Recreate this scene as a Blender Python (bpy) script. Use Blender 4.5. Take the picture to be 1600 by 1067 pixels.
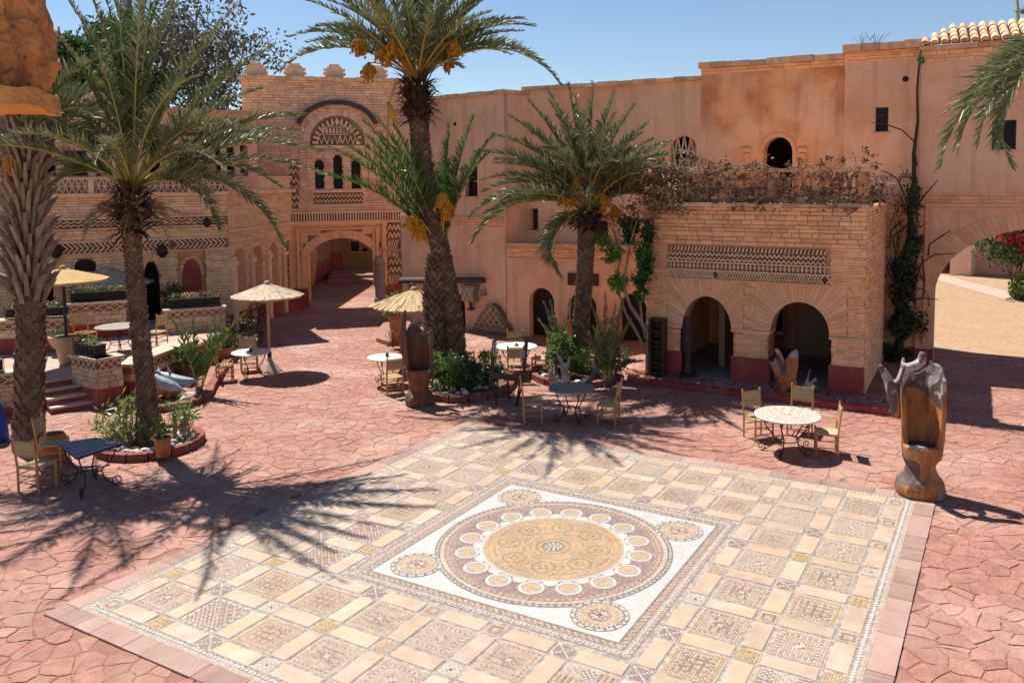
import bpy, math, random
from mathutils import Vector, Matrix, noise
import numpy as np
for o in list(bpy.data.objects): bpy.data.objects.remove(o)
SC = bpy.context.scene; COL = SC.collection
rad = math.radians; PI = math.pi
RN = random.Random(11)

# ------------------------------------------------------------------ camera
F_, PITCH, ROLL, CX, CY, H0 = 1306.0, rad(4.42), rad(-.545), 830.5, 379.6, 5.2587
_F = Vector((0, math.cos(PITCH), -math.sin(PITCH))); _r = Vector((1, 0, 0)); _u = _r.cross(_F)
_R = math.cos(ROLL)*_r + math.sin(ROLL)*_u; _U = -math.sin(ROLL)*_r + math.cos(ROLL)*_u
CAMP = Vector((0, 0, H0))
cam = bpy.data.cameras.new('camera'); camo = bpy.data.objects.new('camera', cam); COL.objects.link(camo)
M = Matrix((_R, _U, -_F)).transposed().to_4x4(); M.translation = CAMP; camo.matrix_world = M
cam.sensor_width = 36; cam.lens = F_/1600*36; cam.shift_x = (800-CX)/1600; cam.shift_y = (CY-533.5)/1600
cam.clip_end = 3000; cam.clip_start = .05; SC.camera = camo

# ------------------------------------------------------------------ world, sun, exposure
SUNV = Vector((-.42, .46, 1)).normalized()
W = bpy.data.worlds.new('World'); SC.world = W; W.use_nodes = True
nt = W.node_tree; nt.nodes.clear()
sky = nt.nodes.new('ShaderNodeTexSky'); sky.sky_type = 'NISHITA'; sky.sun_disc = False
sky.sun_elevation = math.asin(SUNV.z); sky.sun_rotation = math.atan2(SUNV.x, SUNV.y) % (2*PI)
sky.altitude = 500; sky.air_density = 1.0; sky.dust_density = .0; sky.ozone_density = 2.5
bg = nt.nodes.new('ShaderNodeBackground'); bg.inputs[1].default_value = .068
wo = nt.nodes.new('ShaderNodeOutputWorld'); nt.links.new(sky.outputs[0], bg.inputs[0]); nt.links.new(bg.outputs[0], wo.inputs[0])
sl = bpy.data.lights.new('sun', 'SUN'); sl.energy = 5.0; sl.angle = rad(.53); sl.color = (1, .95, .87)
so = bpy.data.objects.new('sun', sl); COL.objects.link(so); so.rotation_euler = SUNV.to_track_quat('Z', 'Y').to_euler(); so.location = (0, 0, 60)
SC.view_settings.view_transform = 'Standard'; SC.view_settings.look = 'None'; SC.view_settings.gamma = 1
SC.view_settings.use_curve_mapping = False; SC.view_settings.exposure = .78
SC.render.engine = 'CYCLES'; SC.cycles.max_bounces = 10; SC.cycles.diffuse_bounces = 6; SC.cycles.transparent_max_bounces = 8

# ------------------------------------------------------------------ survey helpers (photo bearings -> metres)
def ray(u, v): return _F + _R*((u-CX)/F_) - _U*((v-CY)/F_)
def G(u, v, z=0.0):
    d = ray(u, v); return CAMP + d*((z-H0)/d.z)
def D(u, v, y):
    d = ray(u, v); return CAMP + d*(y/d.y)
class Fac:
    """a vertical wall plane: s runs to the right, z up, n towards the yard"""
    def __init__(s, a, b, z0=0.0):
        s.o = Vector((a[0], a[1], 0)); v = Vector((b[0]-a[0], b[1]-a[1], 0)); s.len = v.length; s.u = v.normalized()
        s.n = Vector((s.u.y, -s.u.x, 0)); s.z0 = z0
    def p(s, a, z, out=0.0): return s.o + s.u*a + s.n*out + Vector((0, 0, z))
    def at(s, u, v, out=0.0):
        d = ray(u, v); o = s.o + s.n*out; t = (o-CAMP).dot(s.n)/d.dot(s.n); q = CAMP + d*t
        return (q-o).dot(s.u), q.z
    def off(s, d): f = Fac((0, 0), (1, 0)); f.o = s.o + s.n*d; f.u = s.u; f.n = s.n; f.len = s.len; return f

# ------------------------------------------------------------------ materials
MATS = {}
def N(t, k, **kw):
    n = t.nodes.new(k)
    for a, b in kw.items(): setattr(n, a, b)
    return n
def mat(name, c1, c2=None, scale=3.0, rough=.85, bump=.25, bscale=30., var=0.0, rand=None, coords='world', spec=.25,
        c3=None, c3scale=1.0, c3amt=.5, metal=0.0, trans=0.0, detail=5, contrast=(.35, .65), bdist=.02, stretch=None, streak=0.0):
    if name in MATS: return MATS[name]
    m = bpy.data.materials.new(name); m.use_nodes = True; t = m.node_tree; L = t.links.new
    b = t.nodes['Principled BSDF']; out = t.nodes['Material Output']
    b.inputs['Roughness'].default_value = rough; b.inputs['Metallic'].default_value = metal
    b.inputs['Specular IOR Level'].default_value = spec
    if coords == 'world': co = N(t, 'ShaderNodeNewGeometry').outputs['Position']
    else: co = N(t, 'ShaderNodeTexCoord').outputs['Object']
    if stretch:
        mp = N(t, 'ShaderNodeMapping'); L(co, mp.inputs[0]); mp.inputs['Scale'].default_value = stretch; co = mp.outputs[0]
    col = None
    c2 = c2 or tuple(x*.75 for x in c1)
    n1 = N(t, 'ShaderNodeTexNoise'); n1.inputs['Scale'].default_value = scale; n1.inputs['Detail'].default_value = detail
    n1.inputs['Roughness'].default_value = .62; L(co, n1.inputs[0])
    r1 = N(t, 'ShaderNodeMapRange'); r1.inputs[1].default_value = contrast[0]; r1.inputs[2].default_value = contrast[1]; L(n1.outputs[0], r1.inputs[0])
    mx = N(t, 'ShaderNodeMix', data_type='RGBA'); mx.inputs[6].default_value = (*c1, 1); mx.inputs[7].default_value = (*c2, 1); L(r1.outputs[0], mx.inputs[0])
    col = mx.outputs[2]
    if c3:
        n3 = N(t, 'ShaderNodeTexNoise'); n3.inputs['Scale'].default_value = c3scale; n3.inputs['Detail'].default_value = 4; L(co, n3.inputs[0])
        r3 = N(t, 'ShaderNodeMapRange'); r3.inputs[1].default_value = .48; r3.inputs[2].default_value = .68; r3.inputs[4].default_value = c3amt; L(n3.outputs[0], r3.inputs[0])
        m3 = N(t, 'ShaderNodeMix', data_type='RGBA'); L(r3.outputs[0], m3.inputs[0]); L(col, m3.inputs[6]); m3.inputs[7].default_value = (*c3, 1); col = m3.outputs[2]
    if streak:
        mp2 = N(t, 'ShaderNodeMapping'); mp2.inputs['Scale'].default_value = (2.6, 2.6, .22); L(co, mp2.inputs[0]); n4 = N(t, 'ShaderNodeTexNoise'); n4.inputs['Scale'].default_value = 1.6; n4.inputs['Detail'].default_value = 7; L(mp2.outputs[0], n4.inputs[0])
        r4 = N(t, 'ShaderNodeMapRange'); r4.inputs[1].default_value = .5; r4.inputs[2].default_value = .75; r4.inputs[4].default_value = streak; L(n4.outputs[0], r4.inputs[0])
        m4 = N(t, 'ShaderNodeMix', data_type='RGBA'); L(r4.outputs[0], m4.inputs[0]); L(col, m4.inputs[6]); m4.inputs[7].default_value = (c2[0]*.5, c2[1]*.5, c2[2]*.5, 1); col = m4.outputs[2]
    if streak:   # fine crack network, only in patches
        n6 = N(t, 'ShaderNodeTexNoise'); n6.inputs['Scale'].default_value = 2.5; n6.inputs['Detail'].default_value = 6; L(co, n6.inputs[0])
        va = N(t, 'ShaderNodeVectorMath', operation='SCALE'); va.inputs['Scale'].default_value = .55; L(n6.outputs[1], va.inputs[0]); vb = N(t, 'ShaderNodeVectorMath', operation='ADD'); L(co, vb.inputs[0]); L(va.outputs[0], vb.inputs[1])
        vo = N(t, 'ShaderNodeTexVoronoi', feature='DISTANCE_TO_EDGE'); vo.inputs['Scale'].default_value = .75; L(vb.outputs[0], vo.inputs[0])
        r6 = N(t, 'ShaderNodeMapRange'); r6.inputs[1].default_value = .002; r6.inputs[2].default_value = .012; r6.inputs[3].default_value = .3; r6.inputs[4].default_value = 0; L(vo.outputs[0], r6.inputs[0])
        n7 = N(t, 'ShaderNodeTexNoise'); n7.inputs['Scale'].default_value = .6; L(co, n7.inputs[0]); r7 = N(t, 'ShaderNodeMapRange'); r7.inputs[1].default_value = .48; r7.inputs[2].default_value = .6; L(n7.outputs[0], r7.inputs[0])
        mm = N(t, 'ShaderNodeMath', operation='MULTIPLY'); L(r6.outputs[0], mm.inputs[0]); L(r7.outputs[0], mm.inputs[1])
        m6 = N(t, 'ShaderNodeMix', data_type='RGBA'); L(mm.outputs[0], m6.inputs[0]); L(col, m6.inputs[6]); m6.inputs[7].default_value = (c2[0]*.35, c2[1]*.35, c2[2]*.35, 1); col = m6.outputs[2]
    if var and rand:
        src = N(t, 'ShaderNodeNewGeometry').outputs['Random Per Island'] if rand == 'island' else N(t, 'ShaderNodeObjectInfo').outputs['Random']
        if rand == 'both':
            a = N(t, 'ShaderNodeMath', operation='ADD'); L(src, a.inputs[0]); L(N(t, 'ShaderNodeNewGeometry').outputs['Random Per Island'], a.inputs[1])
            fr = N(t, 'ShaderNodeMath', operation='FRACT'); L(a.outputs[0], fr.inputs[0]); src = fr.outputs[0]
        rr = N(t, 'ShaderNodeMapRange'); rr.inputs[3].default_value = 1-var; rr.inputs[4].default_value = 1+var; L(src, rr.inputs[0])
        hs = N(t, 'ShaderNodeHueSaturation'); L(rr.outputs[0], hs.inputs['Value']); L(col, hs.inputs['Color'])
        w = N(t, 'ShaderNodeTexWhiteNoise', noise_dimensions='1D'); L(src, w.inputs['W'])
        r5 = N(t, 'ShaderNodeMapRange'); r5.inputs[3].default_value = .5-var*.06; r5.inputs[4].default_value = .5+var*.05; L(w.outputs[0], r5.inputs[0]); L(r5.outputs[0], hs.inputs['Hue'])
        col = hs.outputs[0]
    L(col, b.inputs['Base Color'])
    if bump:
        nb = N(t, 'ShaderNodeTexNoise'); nb.inputs['Scale'].default_value = bscale; nb.inputs['Detail'].default_value = 5; L(co, nb.inputs[0])
        bp = N(t, 'ShaderNodeBump'); bp.inputs['Strength'].default_value = bump; bp.inputs['Distance'].default_value = bdist
        L(nb.outputs[0], bp.inputs['Height']); L(bp.outputs[0], b.inputs['Normal'])
    if trans:
        tr = N(t, 'ShaderNodeBsdfTranslucent'); L(col, tr.inputs[0]); ms = N(t, 'ShaderNodeMixShader'); ms.inputs[0].default_value = trans
        L(b.outputs[0], ms.inputs[1]); L(tr.outputs[0], ms.inputs[2]); L(ms.outputs[0], out.inputs[0])
    MATS[name] = m; return m
M_ = lambda n: MATS[n]
mat('plaster_pink', (0.82, 0.49, 0.31), (0.64, 0.345, 0.195), .9, .9, .8, 7, contrast=(.38, .62), detail=8, c3=(0.84, 0.58, 0.4), c3scale=.45, c3amt=.8, bdist=.03, streak=.32)
mat('plaster_orange', (0.84, 0.43, 0.215), (0.56, 0.235, 0.1), .8, .9, .8, 7, contrast=(.4, .6), detail=8, c3=(0.82, 0.54, 0.36), c3scale=.5, c3amt=.75, bdist=.03, streak=.32)
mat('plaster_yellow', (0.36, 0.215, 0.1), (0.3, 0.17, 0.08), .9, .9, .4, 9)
mat('plaster_shaded', (0.42, 0.28, 0.19), (0.36, 0.23, 0.15), .9, .9, .4, 9)  # portico interior plaster, its shade put into the colour
mat('plaster_bright', (.80, .58, .42), (.72, .50, .35), .9, .9, .4, 9)  # lighter copy of the same plaster for the lit building beyond the arch
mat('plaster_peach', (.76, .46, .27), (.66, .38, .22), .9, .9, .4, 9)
mat('brick_sand', (0.88, 0.49, 0.25), (0.76, 0.4, 0.2), 4, .9, .5, 40, var=.15, rand='both', c3=(0.9, 0.58, 0.34), c3scale=.7)
mat('brick_pink', (0.78, 0.52, 0.345), (0.64, 0.41, 0.26), 4, .9, .5, 40, var=.15, rand='both', c3=(0.82, 0.6, 0.42), c3scale=.8)
mat('brick_tan', (0.84, 0.57, 0.355), (0.7, 0.45, 0.26), 4, .9, .5, 40, var=.13, rand='both')
mat('voussoir', (0.8, 0.46, 0.26), (0.72, 0.39, 0.21), 4, .9, .4, 40, var=.1, rand='both')
mat('mortar', (0.6, 0.31, 0.17), (0.46, 0.23, 0.125), 3, .95, .6, 30)
mat('mortar_dark', (.20, .11, .075), (.13, .075, .05), 3, .95, .6, 30)
mat('cornice_stone', (0.74, 0.48, 0.28), (0.52, 0.32, 0.19), 5, .9, .6, 30, var=.2, rand='both')
mat('red_paint', (.33, .055, .05), (.25, .05, .045), 3, .75, .4, 20, c3=(.42, .14, .11), c3scale=2, c3amt=.5)
mat('flag_red', (0.345, 0.178, 0.132), (0.265, 0.118, 0.085), 5.5, .8, .9, 18, detail=8, var=.11, rand='both', c3=(0.385, 0.24, 0.19), c3scale=.5, c3amt=.85, spec=.3)
mat('flag_mortar', (0.31, 0.16, 0.12), (0.23, 0.105, 0.075), 4, .9, .8, 18, detail=8, c3=(0.2, 0.09, 0.065), c3scale=.7, c3amt=.8)
mat('border_slab', (0.360, 0.239, 0.198), (0.315, 0.189, 0.149), 2.5, .75, .25, 30, var=.12, rand='both', spec=.3)
mat('grout', (0.378, 0.310, 0.261), (0.225, 0.198, 0.184), 14, .85, .3, 60, contrast=(.42, .58))
mat('tile_cream', (0.46, 0.347, 0.262), (0.36, 0.26, 0.185), 3.5, .6, .12, 30, var=.1, rand='both', coords='world', c3=(0.46, 0.3, 0.165), c3scale=1.9, c3amt=.6, spec=.35)
mat('t_cream', (0.47, 0.37, 0.28), (0.41, 0.31, 0.225), 9, .6, 0, var=.14, rand='both')
mat('t_white', (0.52, 0.475, 0.42), (0.46, 0.42, 0.37), 9, .5, 0, var=.06, rand='both')
mat('t_brown', (0.33, 0.215, 0.165), (0.26, 0.16, 0.12), 9, .6, 0, var=.2, rand='both')
mat('t_mauve', (0.3, 0.205, 0.19), (0.25, 0.165, 0.15), 6, .6, 0, var=.14, rand='both')
mat('t_grey', (0.22, 0.205, 0.195), (0.15, 0.14, 0.135), 9, .6, 0, var=.2, rand='both')
mat('t_ochre', (0.43, 0.29, 0.155), (0.37, 0.24, 0.12), 3, .6, 0, var=.16, rand='both')
mat('t_yellow', (0.47, 0.34, 0.16), (0.41, 0.28, 0.12), 9, .6, 0, var=.1, rand='both')
mat('t_tan', (0.44, 0.335, 0.26), (0.39, 0.29, 0.22), 9, .6, 0, var=.14, rand='both')
mat('t_umber', (.34, .215, .115), (.28, .17, .09), 6, .6, 0, var=.15, rand='both')
mat('kerb_red', (.22, .07, .05), (.17, .055, .04), 3, .85, .5, 20, c3=(.34, .17, .13), c3scale=2, c3amt=.6)
mat('t_black', (.05, .045, .045), None, 9, .5, 0)
mat('white_marble', (0.46, 0.445, 0.425), (0.38, 0.365, 0.345), 14, .5, .3, 60, detail=8, c3=(0.4, 0.36, 0.32), c3scale=2, c3amt=.4)
mat('trunk', (.21, .135, .095), (.11, .07, .05), 6, .95, .8, 40, var=.35, rand='both', coords='obj')
mat('boot_light', (.36, .27, .22), (.20, .135, .10), 5, .9, .6, 40, var=.3, rand='both', coords='obj')
mat('trunk_dark', (.13, .07, .045), (.06, .035, .025), 6, .95, .8, 40, coords='obj')
mat('leaf_palm', (0.12, 0.155, 0.055), (0.2, 0.21, 0.1), .8, .44, 0, var=.3, rand='both', trans=.22, spec=.42, coords='obj', contrast=(.4, .6))
mat('leaf_palm_lush', (0.07, 0.15, 0.03), (0.14, 0.2, 0.06), .8, .44, 0, var=.3, rand='both', trans=.28, spec=.42, coords='obj')
mat('leaf_palm_dry', (.36, .27, .15), (.25, .17, .09), 2, .7, 0, var=.3, rand='both', trans=.15, coords='obj')
mat('rachis', (.42, .36, .10), (.28, .27, .08), 3, .5, 0, coords='obj')
mat('rachis_orange', (.60, .28, .05), (.50, .30, .06), 3, .5, 0, coords='obj')
mat('dates', (0.58, 0.28, 0.025), (0.42, 0.17, 0.015), 4, .5, 0, var=.3, rand='island', coords='obj')
mat('leaf_green', (.075, .17, .03), (.05, .11, .025), 3, .45, 0, var=.4, rand='island', trans=.25, spec=.45)
mat('leaf_light', (.22, .32, .07), (.13, .22, .04), 3, .45, 0, var=.35, rand='island', trans=.3, spec=.4)
mat('leaf_dark', (.035, .06, .025), (.05, .075, .035), 3, .5, 0, var=.5, rand='island', trans=.15)
mat('leaf_euc', (.085, .095, .06), (.13, .10, .08), 1, .55, 0, var=.5, rand='island', trans=.2)
mat('leaf_tree', (.045, .10, .03), (.075, .13, .045), .6, .5, 0, var=.5, rand='island', trans=.25)
mat('leaf_brown', (0.2, 0.115, 0.07), (0.14, 0.08, 0.05), 3, .8, 0, var=.4, rand='island')
mat('vine_wood', (0.4, 0.28, 0.2), (0.26, 0.17, 0.12), 6, .8, .3, 60)
mat('vine_dark', (0.06, 0.05, 0.028), (0.035, 0.028, 0.018), 6, .85, .3, 60)
mat('bark', (.22, .17, .13), (.13, .10, .08), 4, .9, .5, 20)
mat('flower_red', (.65, .03, .05), (.5, .02, .06), 3, .6, 0, var=.3, rand='island', trans=.2)
mat('flower_pink', (.70, .30, .28), (.7, .45, .35), 3, .6, 0, var=.3, rand='island', trans=.2)
mat('wood_orange', (0.46, 0.18, 0.05), (0.24, 0.08, 0.025), 4.5, .6, 1.0, 26, detail=9, contrast=(.4, .6), coords='obj', c3=(0.54, 0.26, 0.095), c3scale=2.2, c3amt=.7, stretch=(3, 3, .7), spec=.4)
mat('wood_grey', (0.42, 0.375, 0.34), (0.2, 0.165, 0.145), 5, .8, .6, 25, coords='obj')
mat('wood_char', (.075, .055, .05), (.14, .10, .085), 5, .7, .6, 25, coords='obj')
mat('wood_dark', (.085, .045, .032), (.05, .028, .02), 6, .6, .3, 40, coords='obj')
mat('wood_red', (.24, .08, .035), (.11, .05, .03), 4, .55, .6, 25, coords='obj', stretch=(3, 3, .7))
mat('wood_pine', (0.55, 0.3, 0.115), (0.44, 0.22, 0.08), 8, .6, .2, 60, coords='obj', var=.15, rand='object')
mat('rush', (.58, .44, .24), (.46, .33, .17), 20, .8, .4, 80, coords='obj', var=.15, rand='both')
mat('iron', (.025, .022, .022), (.045, .035, .03), 8, .55, .2, 60, coords='obj', metal=.3)
mat('straw', (0.504, 0.378, 0.216), (0.396, 0.279, 0.153), 10, .9, .5, 60, coords='obj', var=.15, rand='both')
mat('straw_pale', (0.540, 0.441, 0.324), (0.450, 0.342, 0.243), 10, .9, .5, 60, coords='obj', var=.12, rand='both')
mat('canvas_yellow', (0.58, 0.38, 0.16), (0.5, 0.32, 0.13), 4, .8, .1, 60, coords='obj', trans=.2)
mat('bamboo', (.46, .32, .20), (.38, .25, .15), 5, .6, .2, 50, coords='obj')
mat('table_white', (0.666, 0.630, 0.576), (0.594, 0.549, 0.495), 10, .5, .1, 60, coords='obj')
mat('table_blue', (.16, .20, .28), (.24, .29, .37), 6, .35, .1, 60, coords='obj')
mat('terracotta', (.46, .19, .08), (.36, .14, .06), 4, .7, .2, 40, coords='obj')
mat('pot_tan', (.50, .32, .18), (.40, .24, .13), 4, .7, .2, 40, coords='obj')
mat('pot_orange', (.70, .28, .03), (.62, .22, .03), 4, .45, .1, 40, coords='obj')
mat('lattice', (0.62, 0.47, 0.34), (0.54, 0.38, 0.26), 8, .8, .3, 50)
mat('lattice_back', (.30, .15, .09), (.22, .11, .07), 5, .9, .3, 40)
mat('cap_stone', (0.540, 0.423, 0.315), (0.468, 0.342, 0.243), 4, .8, .3, 40, var=.1, rand='both')
mat('rubble', (.62, .46, .32), (.50, .34, .22), 4, .85, .5, 30, var=.2, rand='both')
mat('pebble', (.66, .58, .52), (.50, .42, .37), 4, .8, .3, 40, var=.25, rand='both')
mat('soil', (.16, .09, .06), (.10, .06, .04), 5, .95, .6, 30)
mat('sand_ground', (0.423, 0.284, 0.171), (0.306, 0.194, 0.117), 7, .95, .8, 45, detail=9, c3=(0.324, 0.198, 0.122), c3scale=.8, c3amt=.5)
mat('path_pale', (0.450, 0.333, 0.270), (0.396, 0.279, 0.225), 1.5, .85, .3, 20)
mat('door_dark', (.03, .018, .014), (.018, .012, .01), 6, .6, .2, 40)
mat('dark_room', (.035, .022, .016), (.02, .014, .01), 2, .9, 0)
mat('window_wood', (.10, .035, .022), (.06, .025, .018), 8, .6, .2, 60)
mat('window_green', (.02, .045, .03), (.015, .03, .02), 8, .6, .2, 60)
mat('roof_tile', (.66, .42, .27), (.52, .32, .2), 4, .8, .4, 40, var=.2, rand='both')
mat('lintel_dark', (.07, .05, .045), (.10, .07, .06), 6, .8, .4, 40)
mat('dolphin', (.20, .24, .29), (.33, .37, .41), 3, .35, .2, 20, coords='obj', spec=.5)
mat('coral', (.50, .20, .08), (.40, .13, .05), 4, .6, .3, 30, coords='obj')
mat('rock_near', (0.62, 0.29, 0.11), (0.26, 0.1, 0.04), 5, .95, 1.0, 22, detail=9, c3=(0.66, 0.42, 0.27), c3scale=1.5, c3amt=.8, bdist=.05)
mat('mortar_mid', (0.36, 0.21, 0.13), (0.26, 0.145, 0.09), 3, .95, .6, 30)
mat('rock_base', (0.64, 0.33, 0.12), (0.42, 0.19, 0.07), 3, .95, .7, 25, bdist=.03, stretch=(1, 1, 2.2), detail=9)
mat('blue_cloth', (.02, .06, .40), (.015, .04, .3), 4, .6, .1, 30)
mat('navy_glass', (0.008, 0.009, 0.014), (0.014, 0.014, 0.022), 4, .3, 0, spec=.2)
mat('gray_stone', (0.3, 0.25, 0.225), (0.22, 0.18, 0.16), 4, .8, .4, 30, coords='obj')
mat('rose_metal', (.42, .24, .20), (.34, .19, .16), 5, .6, .2, 40, coords='obj')

# ------------------------------------------------------------------ mesh builder
class MB:
    def __init__(s): s.v = []; s.f = []; s.m = []
    def add(s, vs, fs, m=0):
        k = len(s.v); s.v += [tuple(x) for x in vs]
        for f in fs: s.f.append(tuple(i+k for i in f)); s.m.append(m)
    def box(s, c, d, m=0, rz=0.0, rot=None, taper=1.0):
        hx, hy, hz = d[0]/2, d[1]/2, d[2]/2; R = rot if rot is not None else Matrix.Rotation(rz, 3, 'Z'); c = Vector(c); vs = []
        for z in (-1, 1):
            t = taper if z > 0 else 1
            for x, y in ((-1, -1), (1, -1), (1, 1), (-1, 1)): vs.append(c + R @ Vector((x*hx*t, y*hy*t, z*hz)))
        s.add(vs, [(3, 2, 1, 0), (4, 5, 6, 7), (0, 1, 5, 4), (1, 2, 6, 5), (2, 3, 7, 6), (3, 0, 4, 7)], m)
    def fbox(s, F, s0, s1, z0, z1, o0, o1, m=0, skew=0.0):
        """box on a wall plane"""
        P = F.p; vs = [P(s0, z0, o0), P(s1, z0, o0), P(s1, z0, o1), P(s0, z0, o1), P(s0+skew, z1, o0), P(s1+skew, z1, o0), P(s1+skew, z1, o1), P(s0+skew, z1, o1)]
        s.add(vs, [(0, 1, 2, 3), (7, 6, 5, 4), (0, 4, 5, 1), (1, 5, 6, 2), (2, 6, 7, 3), (3, 7, 4, 0)], m)
    def fbar(s, F, a, b, w, o0, o1, m=0):
        """bar on a wall plane from (s,z) a to b"""
        d = Vector((b[0]-a[0], b[1]-a[1])); n = Vector((-d.y, d.x)).normalized()*w/2
        q = [(a[0]-n.x, a[1]-n.y), (b[0]-n.x, b[1]-n.y), (b[0]+n.x, b[1]+n.y), (a[0]+n.x, a[1]+n.y)]
        s.add([F.p(x, z, o0) for x, z in q]+[F.p(x, z, o1) for x, z in q], [(0, 1, 2, 3), (7, 6, 5, 4), (0, 4, 5, 1), (1, 5, 6, 2), (2, 6, 7, 3), (3, 7, 4, 0)], m)
    def tube(s, pts, r, n=6, m=0, cap=True, flat=1.0):
        pts = [Vector(p) for p in pts]
        if not hasattr(r, '__len__'): r = [r]*len(pts)
        k = len(s.v); prev = None
        for i, p in enumerate(pts):
            t = (pts[min(i+1, len(pts)-1)]-pts[max(i-1, 0)])
            t = t.normalized() if t.length > 1e-9 else Vector((0, 0, 1))
            if prev is None: a = t.orthogonal().normalized()
            else:
                a = prev - t*prev.dot(t); a = a.normalized() if a.length > 1e-6 else t.orthogonal().normalized()
            prev = a; b = t.cross(a)
            for j in range(n):
                an = 2*PI*j/n; s.v.append(tuple(p + a*math.cos(an)*r[i] + b*math.sin(an)*r[i]*flat))
        for i in range(len(pts)-1):
            for j in range(n):
                s.f.append((k+i*n+j, k+i*n+(j+1) % n, k+(i+1)*n+(j+1) % n, k+(i+1)*n+j)); s.m.append(m)
        if cap:
            s.f.append(tuple(k+j for j in range(n-1, -1, -1))); s.m.append(m)
            q = k+(len(pts)-1)*n; s.f.append(tuple(q+j for j in range(n))); s.m.append(m)
    def lathe(s, prof, c=(0, 0, 0), n=24, m=0, closed=True):
        k = len(s.v); c = Vector(c)
        for r, z in prof:
            for j in range(n): s.v.append(tuple(c+Vector((r*math.cos(2*PI*j/n), r*math.sin(2*PI*j/n), z))))
        for i in range(len(prof)-1):
            for j in range(n): s.f.append((k+i*n+j, k+i*n+(j+1) % n, k+(i+1)*n+(j+1) % n, k+(i+1)*n+j)); s.m.append(m)
        if closed:
            s.f.append(tuple(k+j for j in range(n-1, -1, -1))); s.m.append(m)
            q = k+(len(prof)-1)*n; s.f.append(tuple(q+j for j in range(n))); s.m.append(m)
    def ball(s, c, r, m=0, n=6, k=4):
        r = r if hasattr(r, '__len__') else (r, r, r); c = Vector(c); vs = [c+Vector((0, 0, -r[2]))]
        for i in range(1, k):
            a = -PI/2+PI*i/k
            for j in range(n): vs.append(c+Vector((r[0]*math.cos(a)*math.cos(2*PI*j/n), r[1]*math.cos(a)*math.sin(2*PI*j/n), r[2]*math.sin(a))))
        vs.append(c+Vector((0, 0, r[2]))); fs = [(0, 1+(j+1) % n, 1+j) for j in range(n)]
        for i in range(k-2):
            for j in range(n): fs.append((1+i*n+j, 1+i*n+(j+1) % n, 1+(i+1)*n+(j+1) % n, 1+(i+1)*n+j))
        e = len(vs)-1; fs += [(e, 1+(k-2)*n+j, 1+(k-2)*n+(j+1) % n) for j in range(n)]
        s.add(vs, fs, m)
    def mesh(s, name, mats, smooth=False):
        me = bpy.data.meshes.new(name); me.from_pydata(s.v, [], s.f)
        for a in (mats if isinstance(mats, (list, tuple)) else [mats]): me.materials.append(MATS[a])
        me.polygons.foreach_set('material_index', s.m)
        if smooth: me.polygons.foreach_set('use_smooth', [True]*len(s.f))
        me.update(); return me
    def build(s, name, mats, parent=None, smooth=False, kind=None, world=True):
        me = s.mesh(name, mats, smooth); o = bpy.data.objects.new(name, me); COL.objects.link(o)
        if parent:
            o.parent = parent
            if world: off = wloc(parent); me.transform(Matrix.Translation(-off))
        if kind: o['kind'] = kind
        return o
def wloc(p):
    v = Vector((0, 0, 0))
    while p: v += p.location; p = p.parent
    return v
def tag(o, label=None, cat=None, group=None, kind=None):
    for k, v in (('label', label), ('category', cat), ('group', group), ('kind', kind)):
        if v: o[k] = v
    return o
def thing(name, label, cat, loc=(0, 0, 0), rz=0.0, group=None):
    o = bpy.data.objects.new(name, None); COL.objects.link(o); o.location = loc; o.rotation_euler = (0, 0, rz); o.empty_display_size = .2
    return tag(o, label, cat, group)
def inst(me, name, parent, loc, rot=(0, 0, 0), sc=(1, 1, 1)):
    o = bpy.data.objects.new(name, me); COL.objects.link(o); o.parent = parent; o.location = Vector(loc)-wloc(parent) if parent else loc
    o.rotation_euler = rot; o.scale = sc; return o
def copy_tree(o, loc=None, rz=None, label=None, parent=None):
    c = o.copy(); COL.objects.link(c)
    if parent: c.parent = parent
    if loc is not None: c.location = loc
    if rz is not None: c.rotation_euler = (0, 0, rz)
    if label: c['label'] = label
    for ch in list(o.children): copy_tree(ch, parent=c)
    return c
def plate(name, F, outline, holes, thick, mt, parent, out=0.0):
    """a wall slab with openings; front face at out, body behind it"""
    cu = bpy.data.curves.new(name, 'CURVE'); cu.dimensions = '2D'; cu.fill_mode = 'BOTH'; cu.extrude = thick/2
    for poly in [outline]+list(holes):
        sp = cu.splines.new('POLY'); sp.points.add(len(poly)-1); sp.use_cyclic_u = True
        for i, (a, z) in enumerate(poly): sp.points[i].co = (a, z, 0, 1)
    t = bpy.data.objects.new(name, cu); COL.objects.link(t)
    dg = bpy.context.evaluated_depsgraph_get(); me = bpy.data.meshes.new_from_object(t.evaluated_get(dg))
    bpy.data.objects.remove(t); bpy.data.curves.remove(cu)
    T = Matrix((( F.u.x, 0, F.n.x, 0), (F.u.y, 0, F.n.y, 0), (0, 1, 0, 0), (0, 0, 0, 1))); T.translation = F.o + F.n*(out-thick/2)
    me.transform(T); me.materials.clear(); me.materials.append(MATS[mt]); me.name = name
    o = bpy.data.objects.new(name, me); COL.objects.link(o); o.parent = parent
    if parent: me.transform(Matrix.Translation(-wloc(parent)))
    return o
def rect(a, b, c, d): return [(a, c), (b, c), (b, d), (a, d)]
def arch(sl, sr, zb, zs, za, n=18, low=0.0):
    c, r = (sl+sr)/2, (sr-sl)/2; q = [(sr+low, zb), (sr+low, zs), (sr, zs+.001)] if low else [(sr, zb), (sr, zs)]
    q += [(c+r*math.cos(PI*i/n), zs+(za-zs)*math.sin(PI*i/n)) for i in range(1, n)]
    q += [(sl, zs+.001), (sl-low, zs), (sl-low, zb)] if low else [(sl, zs), (sl, zb)]
    return q
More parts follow.
